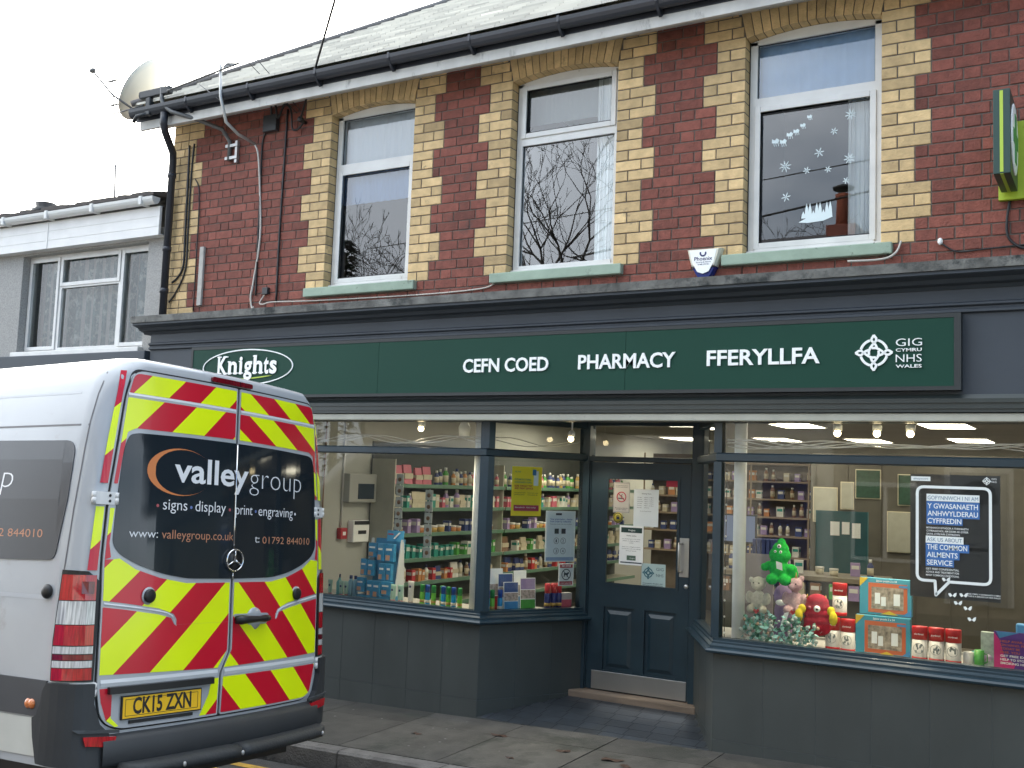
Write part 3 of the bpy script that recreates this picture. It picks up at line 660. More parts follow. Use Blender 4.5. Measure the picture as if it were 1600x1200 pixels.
# ================================================================== SIGNS AND FITTINGS ON THE FRONT
FY = -.185
fs = thing('fascia_sign', 'long dark green fascia sign with raised white lettering over the shop windows', 'sign', (-4.6, -.1, 2.81))
s = MB(); X0, X1, Z0, Z1 = -8.25, -.985, 2.812, 3.333
s.box(X0, X1, -.170, -.1005, Z0, Z1); s.m = 1
for (a, c) in ((X0+.03, -5.86), (-5.857, -3.43), (-3.427, X1-.045)): s.box(a, c, FY+.004, -.1705, Z0+.028, Z1-.03)
s.m = 0
s.box(X0, X0+.029, FY, -.1705, Z0, Z1); s.box(X1-.044, X1, FY, -.1705, Z0, Z1); s.box(X0+.029, X1-.044, FY, -.1705, Z0, Z0+.027); s.box(X0+.029, X1-.044, FY, -.1705, Z1-.029, Z1)
s.build('sign_panel', [signframe, signgreen], fs)
TY = FY+.003
def sw(t, x, z, w, h, bold=.02, m=letter, y=TY, par=fs, depth=.010):
    b = MB(); put_text(b, t, (x, y, z), XF, ZF, w, h, bold, depth); return b.build('lettering', m, par)
sw('CEFN COED', -4.94, 3.010, .83, .112); sw('PHARMACY', -3.838, 3.014, .83, .113); sw('FFERYLLFA', -2.757, 3.016, .84, .113)
# oval badge with slab serif name
b = MB(); n = 72; ex, ez_, rx, rz = -7.47, 3.115, .60, .178
ring = []
for j in range(n):
    a = 2*pi*j/n; ring.append((a, 1))
V = []
for d_ in (TY, TY-.006):
    for k in (1., .0):
        V += [(ex+(rx-(0 if k else .012))*cos(a), d_, ez_+(rz-(0 if k else .012))*sin(a)) for a, _ in ring]
b.add(V, [(i, (i+1) % n, n+(i+1) % n, n+i) for i in range(n)]+[(2*n+i, 2*n+(i+1) % n, 3*n+(i+1) % n, 3*n+i) for i in range(n)]+[(i, (i+1) % n, 2*n+(i+1) % n, 2*n+i) for i in range(n)])
b.build('oval_outline', letter, fs)
b = MB(); KX, KW, KB, KH = -7.858, .785, 3.052, .175
for ch, f0_, f1_, stems, hs_ in (('K', .0, .165, ((.0, .05),), 1.), ('n', .185, .335, ((.0, .05), (.65, .95)), .72), ('i', .375, .425, ((.0, .9),), .72), ('g', .452, .592, (), 0), ('h', .612, .765, ((.0, .05), (.66, .95)), 1.), ('t', .785, .868, (), 0), ('s', .882, 1.0, (), 0)):
    V_, F_, W_ = text2d(ch, .03); w_ = KW*(f1_-f0_); sy = KH/.70; b.add([(KX+KW*f0_+x*w_/W_, TY-.010, KB+y*sy) for x, y in V_], F_)
    for k_s, (p0_, p1_) in enumerate(stems):
        sw0 = .030; xa_ = KX+KW*f0_+w_*p0_-.010; b.box(xa_, xa_+.062, TY-.0105, TY-.004, KB, KB+.012)
        if k_s == 0: b.box(xa_, xa_+(.055 if ch == 'K' else .035), TY-.0105, TY-.004, KB+KH*hs_-.012, KB+KH*hs_)
b.box(KX+KW*.12, KX+KW*.175, TY-.0105, TY-.004, KB+KH-.012, KB+KH); b.box(KX+KW*.115, KX+KW*.18, TY-.0105, TY-.004, KB, KB+.012)
b.fix = False; b.build('lettering', letter, fs)
lime = mat('lime_paint', (.42, .56, .06), .5)
b = MB(); P = [(-7.75+.62*t, 3.005-.018*sin(pi*t)+.02*t) for t in [i/12 for i in range(13)]]
b.prism([(x, z) for x, z in P]+[(x, z+.017*sin(pi*(1-i/12))**.5*(.4+i/20)) for i, (x, z) in reversed(list(enumerate(P)))][1:-1], (0, TY, 0), XF, ZF, (0, -.006, 0)); b.build('underline_swoosh', lime, fs)
# interlaced knot emblem
def strip2(b, pts, w, O, X, Z, d, closed=False):
    O, X, Z = map(Vector, (O, X, Z)); nrm = X.cross(Z).normalized(); m = len(pts)
    for i in range(m if closed else m-1):
        p, q = Vector(pts[i]), Vector(pts[(i+1) % m]); t = (q-p)
        if t.length < 1e-7: continue
        t.normalize(); nn = Vector((-t.y, t.x))*w/2; e = t*w*.12
        b.prism([(p-e+nn)[:], (q+e+nn)[:], (q+e-nn)[:], (p-e-nn)[:]], O+nrm*(.0001*(i % 3)), X, Z, nrm*d)
def knot(b, O, X, Z, r, d=.004, w=.14):
    for q in range(4):
        a0 = q*pi/2; c_, s_ = cos(a0), sin(a0); rot = lambda u, v: (r*(u*c_-v*s_), r*(u*s_+v*c_))
        strip2(b, [rot(.74*cos(t), .74*sin(t)) for t in [R_(18)+R_(54)*i/8 for i in range(9)]], w*r, O, X, Z, d)
        leaf = [(.30, -.16), (.45, -.10), (.58, .02), (.72, .14), (.84, .10), (1.0, 0), (.84, -.12), (.70, -.14), (.56, -.02), (.42, .10), (.28, .20), (.10, .27), (-.10, .27)]
        strip2(b, [rot(u, v) for u, v in leaf], w*r*.92, O, X, Z, d+.001)
b = MB(); knot(b, (-1.546, TY, 3.077), XF, ZF, .122, .008); b.build('emblem', letter, fs)
for (t, z, h, w, bo) in (('GIG', 3.118, .052, .170, -.008), ('CYMRU', 3.080, .022, .168, .012), ('NHS', 3.007, .054, .168, -.008), ('WALES', 2.968, .022, .168, .012)): sw(t, -1.400, z, w, h, bo)
# projecting sign at the right
ps = thing('projecting_sign', 'dark green projecting pharmacy box sign with lime stripe and round white cross panel', 'sign', (-.7, -.1, 4.15))
b = MB(); b.box(-.745, -.645, -.55, -.08, 4.15, 4.70, .003); b.build('sign_box', mat('projsign_green', (.018, .055, .045), .4), ps)
b = MB(); b.box(-.706, -.686, -.5525, -.5505, 4.16, 4.69); b.box(-.706, -.686, -.5505, -.085, 4.1475, 4.1495); b.build('stripe', lime, ps)
b = MB(); b.lathe((0, 0, 0), [(.195, 0), (.195, .006), (.18, .009)], 40); b.v = [(-.6449+z, x*1.05-.315, y*1.2+4.43) for x, y, z in b.v]; b.build('round_panel', letter, ps)
b = MB(); b.box(-.6355, -.632, -.36, -.27, 4.27, 4.59); b.box(-.6353, -.6322, -.45, -.361, 4.385, 4.475); b.box(-.6353, -.6322, -.269, -.18, 4.385, 4.475); b.build('green_cross', mat('cross_green', (.03, .25, .07), .5), ps)
b = MB(); b.box(-.765, -.15, -.055, -.012, 4.105, 4.64, .004)
for x in (-.60, -.2):
    for z in (4.14, 4.37, 4.60): b.lathe((0, 0, 0), [(.01, 0), (.008, .005)], 8); b.v[-16:] = [(x+a, -.055-c, z+bb) for a, bb, c in b.v[-16:]]
b.build('back_plate', mat('lime_plate', (.38, .50, .03), .5), ps)
# alarm box
ab = thing('alarm_box', 'cream and blue burglar alarm bell box on the brickwork', 'alarm', (-2.84, 0, 3.66))
def shell(poly, y0, y1, s_, name, m, par, cz=None):
    b = MB(); n = len(poly); cx = sum(p[0] for p in poly)/n; cz = sum(p[1] for p in poly)/n
    V = [(x, y0, z) for x, z in poly]+[(cx+(x-cx)*.97, (y0+y1*2)/3, cz+(z-cz)*.97) for x, z in poly]+[(cx+(x-cx)*s_, y1, cz+(z-cz)*s_) for x, z in poly]
    b.add(V, [tuple(range(n)), tuple(range(3*n-1, 2*n-1, -1))]+[(k*n+i, k*n+(i+1) % n, (k+1)*n+(i+1) % n, (k+1)*n+i) for k in (0, 1) for i in range(n)]); return b.build(name, m, par)
shell([(-2.985, 3.945), (-2.70, 3.945), (-2.725, 3.86), (-2.745, 3.80), (-2.945, 3.80), (-2.965, 3.86)], -.005, -.075, .86, 'casing', mat('alarm_cream', (.74, .72, .60), .4), ab)
shell([(-2.944, 3.7985), (-2.746, 3.7985), (-2.775, 3.74), (-2.81, 3.705), (-2.85, 3.695), (-2.885, 3.705), (-2.915, 3.745)], -.004, -.066, .84, 'strobe_lens', mat('alarm_blue', (.01, .025, .17), .15), ab)
b = MB(); b.prism([(-2.955, 3.93), (-2.738, 3.93), (-2.76, 3.83), (-2.80, 3.76), (-2.845, 3.745), (-2.89, 3.76), (-2.93, 3.83)], (0, -.078, 0), XF, ZF, (0, .004, 0)); b.build('face_plate', letter, ab)
navy = mat('navy_print', (.02, .025, .12), .5)
b = MB(); put_text(b, 'Phoenix', (-2.915, -.0795, 3.848), XF, ZF, .145, .030, .01); put_text(b, 'Security & Alarms', (-2.90, -.0795, 3.830), XF, ZF, .12, .010, .01); put_text(b, '01685 370 061', (-2.885, -.0795, 3.812), XF, ZF, .09, .010, .01)
strip2(b, [(-2.845+.022*cos(t), 3.905+.022*sin(t)) for t in [R_(-200+i*22) for i in range(11)]], .012, (0, -.0785, 0), XF, ZF, .001); b.build('lettering', navy, ab)
# satellite dish and aerial on the corner
grey = mat('grey_fitting', (.13, .13, .13), .5, metal=.3, var=.1)
dsh = thing('satellite_dish', 'round satellite dish on a cranked pole at the left eaves corner', 'satellite dish', (-8.07, -.02, 5.3))
b = MB(); cx, cy, cz = -9.30, -.12, 6.22; ax = Vector((-.62, -.30, .45)).normalized(); e1 = ax.cross(ZF).normalized(); e2 = e1.cross(ax); n = 36; V = []
for k in range(7):
    r = .37*k/6+.001
    for j in range(n): a = 2*pi*j/n; p = Vector((cx, cy, cz))+e1*cos(a)*r+e2*sin(a)*r*1.02+ax*(r*r*.7-.07); V.append(p[:])
b.smooth = True; b.add(V, [(k*n+j, k*n+(j+1) % n, (k+1)*n+(j+1) % n, (k+1)*n+j) for k in range(6) for j in range(n)])
o = b.build('reflector', mat('dish_enamel', (.80, .76, .66), .5), dsh); md = o.modifiers.new('thick', 'SOLIDIFY'); md.thickness = .006
b = MB(); b.tube([(-8.05, -.03, 5.30), (-8.05, -.03, 5.50), (-8.10, -.10, 5.62), (-8.25, -.30, 5.68), (-8.52, -.42, 5.77), (-8.64, -.42, 5.86), (-8.67, -.42, 5.92), (-8.68, -.42, 6.05)], .022, 10); b.build('pole', grey, dsh)
b = MB(); b.box(-9.0, -8.55, -.44, -.38, 5.97, 6.05, .01); b.box(-8.90, -8.83, -.44, -.38, 5.78, 5.968, .01); b.tube([(-8.87, -.42, 5.8), (-9.0, -.45, 5.78), (-9.05, -.45, 5.72)], .02, 8); b.tube([(-9.0, -.42, 6.0), (-9.15, -.3, 6.1)], .02, 8); b.build('mount', darkgrey, dsh)
b = MB(); b.tube([(-9.1, -.3, 5.85), (-9.35, -.5, 6.05), (-9.62, -.55, 6.33)], .012, 6); b.ball((-9.64, -.55, 6.35), (.045, .03, .03)); b.build('feed_arm', grey, dsh)
b = MB(); b.box(-8.10, -7.93, -.045, -.004, 5.44, 5.47); b.box(-8.10, -7.93, -.045, -.004, 5.31, 5.34); b.box(-7.97, -7.94, -.035, -.003, 5.27, 5.5); b.build('wall_bracket', galv, dsh)
aer = thing('television_aerial', 'thin rod aerial on a white cranked mast in front of the roof slates', 'aerial', (-7.7, -.03, 5.4))
b = MB(); b.tube([(-7.81, -.45, 6.13), (-7.78, -.45, 5.80), (-7.735, -.40, 5.55), (-7.715, -.25, 5.47), (-7.67, -.05, 5.42)], .016, 8); b.build('mast', mat('mast_grey', (.45, .45, .44), .4, metal=.4), aer)
b = MB(); b.tube([(-8.56, -.45, 5.985), (-7.55, -.46, 6.10)], .011, 6)
for i in range(6): x = -8.5+i*.17; b.tube([(x, -.52, 5.992+i*.02), (x, -.38, 5.992+i*.02)], .004, 5)
b.add([(-7.80, -.46, 6.09), (-7.62, -.48, 6.075), (-7.60, -.44, 6.12), (-7.72, -.45, 6.14)], [(0, 1, 2, 3)]); b.tube([(-8.1, -.44, 5.98), (-7.76, -.43, 5.74)], .005, 5); b.build('boom', grey, aer)
va = MB(); va.tube([(-9.43, -.45, 6.25), (-9.37, -.45, 5.85)], .006, 6); va.tube([(-9.50, -.45, 6.235), (-9.36, -.45, 6.235)], .012, 6); va.tube([(-9.47, -.45, 5.96), (-9.31, -.45, 5.96)], .01, 6); va.tube([(-9.37, -.45, 5.86), (-8.95, -.42, 5.90)], .008, 6)
tag(va.build('whip_aerial', grey), 'small upright rod aerial left of the satellite dish', 'aerial')
dp = thing('downpipe', 'dark rainwater downpipe on the left corner of the brick building', 'drainpipe', (-8.84, -.06, 3.7))
b = MB(); b.tube([(-8.64, -.40, 5.78), (-8.64, -.40, 5.66), (-8.68, -.34, 5.60), (-8.80, -.12, 5.46), (-8.84, -.075, 5.38), (-8.845, -.07, 3.72)], .040, 12); b.build('pipe', gutterm, dp)
for z in (5.2, 4.4, 3.95): b = MB(); b.lathe((-8.845, -.07, z), [(.047, 0), (.047, .05)], 12); b.build('pipe_collar', gutterm, dp)
# cables
def cable(pts, r, m, lab, grp=None, n=6):
    P = [Vector(p) for p in pts]; Q = []
    for i in range(len(P)-1):
        p0, p1, p2, p3 = P[max(i-1, 0)], P[i], P[i+1], P[min(i+2, len(P)-1)]
        for k in range(5):
            t = k/5; Q.append(.5*((2*p1)+(p2-p0)*t+(2*p0-5*p1+4*p2-p3)*t*t+(3*p1-p0-3*p2+p3)*t**3))
    Q.append(P[-1]); b = MB(); b.tube(Q, r, n); return tag(b.build('cable', m), lab, 'cable', grp)
W = -.012
cable([(-8.67, W, 5.55), (-8.66, W, 5.2), (-8.65, W, 4.60), (-8.645, W, 4.25), (-8.72, W, 4.12), (-8.80, W, 4.07)], .011, cable_b, 'thick black cable down the buff corner bricks beside the downpipe')
cable([(-8.60, W, 5.56), (-8.615, W, 5.2), (-8.61, W, 4.60), (-8.61, W, 4.2), (-8.74, W, 3.95), (-8.83, W, 3.86)], .009, cable_b, 'second black cable down the corner bricks, joining the downpipe lower than the thick one')
cable([(-8.55, W, 5.17), (-8.475, W, 5.0), (-8.46, W, 4.4), (-8.455, W, 3.75)], .006, cable_b, 'thin black cable between the corner bricks and the white strip')
cable([(-7.68, -.05, 5.42), (-7.62, -.05, 5.30), (-7.60, W, 4.9), (-7.565, W, 4.45), (-7.62, W, 4.0), (-7.645, W, 3.85), (-7.62, W, 3.74), (-7.5, W-.1, 3.72)], .010, cable_w, 'pale cable curving down the red bricks from the aerial mast')
cable([(-7.56, W, 5.55), (-7.61, W, 5.42), (-7.60, W, 4.9), (-7.59, W, 4.3), (-7.58, W, 3.86)], .009, cable_b, 'black cable dropping from the junction box behind the pale cable')
cable([(-7.29, W, 5.74), (-7.295, W, 5.3), (-7.305, W, 4.5), (-7.30, W, 3.77)], .010, cable_b, 'straight black cable with clips left of the first upper window')
cable([(-7.50, W, 5.68), (-7.47, -.06, 5.79), (-7.40, -.07, 5.77), (-7.38, -.05, 5.65), (-7.30, -.05, 5.78), (-7.20, -.06, 5.70), (-7.18, -.05, 5.52), (-7.12, -.04, 5.50), (-7.05, -.03, 5.57)], .011, cable_b, 'looped black cable between junction box and wall hook')
cable([(-7.44, W, 3.88), (-7.50, -.03, 3.78), (-7.42, -.06, 3.755), (-7.3, -.06, 3.77), (-6.9, -.02, 3.765), (-6.2, W, 3.755), (-5.4, W, 3.75), (-4.9, W, 3.765), (-4.77, W, 3.80)], .007, cable_w, 'pale cable sagging along the brickwork just above the shop cornice')
cable([(-1.40, W, 3.89), (-1.43, -.05, 3.80), (-1.52, -.08, 3.755), (-1.74, -.14, 3.745)], .008, cable_w, 'short pale cable hanging off the right end of the mint sill')
cable([(-1.58, -.05, 3.885), (-1.49, -.02, 3.80), (-1.46, -.02, 3.77)], .006, cable_b, 'short black cable under the right end of the mint sill')
cable([(-1.13, W, 3.85), (-1.03, W, 3.785), (-.85, W, 3.79), (-.5, W, 3.80), (.4, W, 3.80)], .006, cable_b, 'thin black cable running right along the bricks from a white plug')
cable([(-.695, W, 4.14), (-.72, W, 3.95), (-.70, W, 3.84), (-.6, W, 3.77), (-.4, W, 3.76)], .009, cable_b, 'black cable hanging down from the projecting sign')
b = MB(); b.box(-7.575, -7.395, -.06, -.002, 5.53, 5.70, .006); tag(b.build('junction_box', darkgrey), 'dark junction box under the eaves', 'box')
b = MB(); b.box(-7.47, -7.40, -.04, -.002, 3.86, 3.93, .004); tag(b.build('cable_box', darkgrey), 'small dark cable box just above the cornice at the left', 'box')
b = MB(); b.box(-8.395, -8.335, -.03, -.002, 3.80, 4.42, .003); tag(b.build('timber_batten', mat('old_batten', (.42, .41, .38), .8, var=.2, vscale=12)), 'weathered pale upright batten on the red bricks at the left', 'batten')
b = MB(); b.tube([(-7.05, 0, 5.57), (-7.05, -.07, 5.57)], .02, 8); b.ball((-7.05, -.08, 5.58), .032); tag(b.build('wall_hook', black), 'black cable anchor on the wall left of the first upper window', 'hook')
b = MB(); b.ball((-1.14, -.015, 3.865), (.018, .02, .025)); tag(b.build('cable_plug', letter), 'small white blob where a cable enters the bricks at the right', 'plug')
def straight(p, q, r, lab, sag=.05):
    p, q = Vector(p), Vector(q); b = MB(); b.tube([p.lerp(q, t/14)+Vector((0, 0, -sag*4*(t/14)*(1-t/14))) for t in range(15)], r, 6); tag(b.build('overhead_wire', cable_b), lab, 'wire')
straight((-7.05, -.08, 5.58), (-2.5, -3.4, 8.8), .011, 'thick twisted overhead wire rising from the wall hook to the right', .0)
straight((-7.02, -.06, 5.62), (-9.1, -1.9, 8.6), .004, 'thin overhead wire rising from the wall hook, left of the thick wire', 0)
straight((-7.12, -.06, 5.66), (-9.9, -1.6, 8.8), .004, 'leftmost thin overhead wire rising from the eaves', 0)
b = MB(); b.tube([(-9.0, 5.0, 7.6), (-9.0, 5.0, 9.8)], .02, 6); tag(b.build('roof_pole', grey), 'thin pole standing up behind the roof hip', 'pole')
# ================================================================== NEIGHBOUR HOUSE
nb = thing('neighbour_house', 'pale grey pebbledashed house with white fascia left of the brick shop', 'house', (-12, 0, 0))
dash = mat('pebbledash', (.38, .375, .36), .95, var=.25, vscale=60, bump=1.0, bscale=110)
wx0, wx1, wz0, wz1 = -11.42, -9.24, 3.40, 4.56
b = MB(); b.box(-18, wx0, .02, .3, -.6, 4.7); b.box(wx1, -8.945, .02, .3, -.6, 4.7); b.box(wx0, wx1, .02, .3, -.6, wz0); b.box(wx0, wx1, .02, .3, wz1, 4.7); b.box(-18, -8.945, .3, 8, -.6, 4.7); b.build('wall', dash, nb)
b = MB(); b.box(-18, -8.95, .24, .29, 3.0, 5.0) if 0 else None
b = MB(); b.box(-18, -8.96, -.10, -.07, 4.585, 4.90); b.box(-18, -8.96, -.104, -.1005, 4.68, 4.684); b.box(-18, -8.96, -.104, -.1005, 4.79, 4.794); b.box(-10.845, -10.825, -.106, -.1, 4.585, 4.90); b.box(-18, -8.96, -.0695, .019, 4.585, 4.60); b.build('fascia_board', mat('upvc_cladding', (.74, .735, .72), .45, var=.06, dirt=((.45, .44, .42), .64), dscale=5), nb)
b = MB(); P = []
for i in range(9): a_ = pi*i/8; P.append((-.105-.055+.055*cos(a_), 4.985-.08*sin(a_)))
n = 9; b.add([(x, p[0], p[1]) for x in (-18, -8.96) for p in P], [(i, i+1, n+i+1, n+i) for i in range(n-1)]+[tuple(range(n)), tuple(range(2*n-1, n-1, -1)), (0, n, 2*n-1, n-1)])
for x in (-11.56, -10.76, -9.97, -9.17): b.box(x, x+.05, -.222, -.1005, 4.90, 4.998, .008)
b.build('gutter', mat('white_gutter', (.64, .64, .62), .35), nb)
b = MB(); b.add([(-18, -.18, 5.00), (-8.96, -.18, 5.00), (-8.96, 4.2, 6.1), (-18, 4.2, 6.1)], [(0, 1, 2, 3)]); b.add([(-18, 8.2, 5.0), (-8.96, 8.2, 5.0), (-8.96, 4.2, 6.1), (-18, 4.2, 6.1)], [(0, 3, 2, 1)])
x = -18
while x < -8.97:
    w = .11+rng.uniform(-.01, .03); x2 = min(x+w, -8.961); h = rng.uniform(.02, .05); b.prism([(-.20, 5.0), (-.20, 5.0+h), (.1, 5.07+h), (.1, 5.03)], (x, 0, 0), (0, 1, 0), ZF, (x2-x, 0, 0)); x = x2
b.add([(-8.962, -.1, 4.9), (-8.962, 8.1, 4.9), (-8.962, 4.2, 6.09)], [(0, 1, 2)])
b.build('roof', mat('dark_roof_tile', (.07, .06, .055), .8, var=.3, vscale=9), nb)
for (x, y, z, r, h) in ((-13.2, 1.5, 5.30, .16, .46), (-13.75, 1.6, 5.25, .12, .40)):
    b = MB(); b.lathe((x, y, z), [(r, 0), (r*.8, h*.6), (r*1.15, h*.65), (r*1.15, h*.8), (r*.8, h*.85), (r*.9, h)], 14); b.build('roof_vent', black, nb)
b = MB(); b.tube([(-11.72, 1.5, 5.3), (-11.78, 1.5, 6.15)], .014, 6); b.build('aerial_pole', grey, nb)
f = MB(); y0, y1 = .12, .19
xm1, xm2 = -10.84, -9.78; fw = .055
f.box(wx0, wx0+fw, y0, y1, wz0, wz1); f.box(wx1-fw, wx1, y0, y1, wz0, wz1); f.box(wx0+fw, wx1-fw, y0, y1, wz1-fw, wz1); f.box(wx0+fw, wx1-fw, y0, y1, wz0, wz0+fw)
for x in (xm1, xm2): f.box(x-.035, x+.035, y0, y1, wz0+fw, wz1-fw)
f.box(xm1+.035, xm2-.035, y0, y1, 4.155, 4.215)
def sashbox(x0, x1, z0, z1, w=.045):
    f.box(x0, x0+w, y0-.014, y0-.001, z0, z1, .004); f.box(x1-w, x1, y0-.014, y0-.001, z0, z1, .004); f.box(x0+w, x1-w, y0-.0138, y0-.001, z0, z0+w, .004); f.box(x0+w, x1-w, y0-.0138, y0-.001, z1-w, z1, .004)
sashbox(xm1+.01, xm2-.01, 4.175, wz1-.03); sashbox(wx0+.02, xm1-.01, wz0+.03, wz1-.03); sashbox(xm2+.01, wx1-.02, wz0+.03, wz1-.03)
f.box(wx0-.02, wx1+.02, -.05, y0-.0005, wz0-.06, wz0-.003, .008)
fo = f.build('window', upvc, nb)
for (x0, x1, z0, z1) in ((wx0+fw, xm1-.035, wz0+fw, wz1-fw), (xm1+.035, xm2-.035, wz0+fw, 4.155), (xm1+.035, xm2-.035, 4.215, wz1-fw), (xm2+.035, wx1-fw, wz0+fw, wz1-fw)):
    g = MB(); g.add([(x0, y0+.03, z0), (x1, y0+.03, z0), (x1, y0+.03, z1), (x0, y0+.03, z1)], [(0, 1, 2, 3)]); g.build('window_pane', nglass, fo)
lace = mat('lace_curtain', (.13, .18, .18), .9, var=.3, vscale=20, dirt=((.42, .46, .44), .50), dscale=7, stretch=(1.4, 1, .9)); g = MB(); nn = 120; V = []
for i in range(nn+1):
    x = wx0+(wx1-wx0)*i/nn; yy = .29+.02*sin(i*.75)+.01*sin(i*.31); V += [(x, yy, wz0), (x, yy, wz1)]
g.smooth = True; g.add(V, [(2*i, 2*i+2, 2*i+3, 2*i+1) for i in range(nn)]); g.build('net_curtain', lace, fo)
b = MB(); b.box(-18, -9.0, -.14, .019, 2.85, 3.335, .01); b.build('dark_shop_band', paint_f, nb)

# ================================================================== SHOP INTERIOR AND DISPLAYS
panelm = mat('light_panel', (1, .91, .70), .5, emit=8.)
lamp_m = mat('spot_lamp', (1, .80, .45), .5, emit=9.)
pn = [(-4.0, 5.1, 'first'), (-5.35, 9.0, ''), (-3.9, 9.0, ''), (-2.35, 8.6, ''), (-6.95, 4.75, ''), (-5.6, 5.0, ''), (-7.0, 9.1, ''), (-2.2, 5.1, ''), (-.4, 5.1, ''), (-.6, 8.8, ''), (-5.9, 1.5, ''), (-4.1, 1.6, ''), (-2.3, 1.5, ''), (-.9, 1.5, '')]  # last four, the front row, are unseen and added to brighten the window goods
pl = ['square light panel in the ceiling just right of the door', 'rear ceiling light panel above the dispensary shelves', 'rear ceiling light panel behind the round bulbs', 'rear ceiling light panel above the bubble poster', 'ceiling light panel seen over the yellow poster', 'ceiling light panel over the front door', 'deepest ceiling light panel seen over the door', 'ceiling light panel behind the right window, near row', 'ceiling light panel at the far right, near row', 'ceiling light panel at the far right, rear row', 'front row ceiling light panel above the left shop window', 'front row ceiling light panel just inside the door', 'front row ceiling light panel above the soft toys', 'front row ceiling light panel above the speech bubble poster']
for (x, y, _), lb in zip(pn, pl):
    t = thing('ceiling_light', lb, 'light', (x+.28, y+.55, 2.93), 'ceiling light panels in the shop')
    b = MB(); b.box(x+.015, x+.545, y+.015, y+1.115, 2.938, 2.944); b.build('diffuser', panelm, t)
    b = MB()
    for (a, c, d, e) in ((x, x+.015, y, y+1.13), (x+.545, x+.56, y, y+1.13), (x+.015, x+.545, y, y+.015), (x+.015, x+.545, y+1.115, y+1.13)): b.box(a, c, d, e, 2.935, 2.949)
    b.build('frame', letter, t)
for (x, y, z, lb) in ((-5.60, .16, 2.545, 'small round spotlight high in the left shop window'), (-4.30, .62, 2.49, 'small spotlight beside the door frame'), (-1.872, .16, 2.535, 'left of the three glowing round bulbs in the right window'), (-1.593, .16, 2.535, 'middle one of the three glowing round bulbs'), (-1.365, .16, 2.535, 'right one of the three glowing round bulbs')):
    t = thing('spot_light', lb, 'lamp', (x, y, 2.5), 'small display spotlights')
    b = MB(); b.ball((x, y, z), (.026, .026, .026)); b.build('bulb', lamp_m, t)
    b = MB(); b.lathe((x, y+.012, z+.02), [(.033, 0), (.033, .04), (.01, .06)], 12); b.tube([(x, y+.02, z+.07), (x, y+.02, 2.95)], .008, 6); b.build('lamp_shade', letter, t)
    L_ = bpy.data.lights.new('spot_beam', 'SPOT'); L_.energy = 26 if x > -3 else (8 if x > -5 else 40); L_.spot_size = R_(100); L_.spot_blend = .6; L_.color = (1, .86, .62); L_.shadow_soft_size = .03
    lo_ = bpy.data.objects.new('spot_beam', L_); COL.objects.link(lo_); lo_.parent = t; lo_.location = (0, -.0, z-2.5-.04); lo_.rotation_euler = (R_(6), R_(-12 if x > -3 else -22), 0)
if 1:
    t = thing('spot_light', 'unlit white spotlight beside the lit one in the left window', 'lamp', (-5.35, .5, 2.6), 'small display spotlights')
    b = MB(); b.lathe((-5.35, .5, 2.50), [(.05, 0), (.055, .08), (.03, .14), (.01, .43)], 12); b.build('lamp_shade', letter, t)

# wall shelving on the left side wall
shelfg = mat('green_shelf', (.10, .20, .14), .5, var=.1); shelfw = mat('cream_shelf', (.40, .40, .34), .5, var=.1)
backp = mat('shelf_back', (.075, .085, .08), .8, var=.1)
SH = [2.02, 1.75, 1.46, 1.17, .90, .62]
def shelfunit(name, lab, y0, y1, first):
    t = thing(name, lab, 'shelves', (-7.55, y0, .25))
    b = MB(); b.box(-7.545, -7.52, y0, y1, .26, 2.5); b.build('back_panel', backp, t)
    for z in SH: 
        b = MB(); b.box(-7.52, -7.165, y0, y1, z-.03, z); b.m = 1; b.box(-7.164, -7.15, y0, y1, z-.04, z+.005, .003); b.build('shelf', [shelfw, shelfg], t)
    b = MB(); b.box(-7.515, -7.19, y0-.02, y0-.001, .25, 2.3); b.build('end_panel', shelfw, t)
    return t
shelfunit('wall_shelving', 'near bay of green edged wall shelving seen through the left shop window', 1.95, 4.3, 1)
shelfunit('wall_shelving', 'far bay of green edged wall shelving seen behind the yellow poster', 4.34, 8.6, 0)
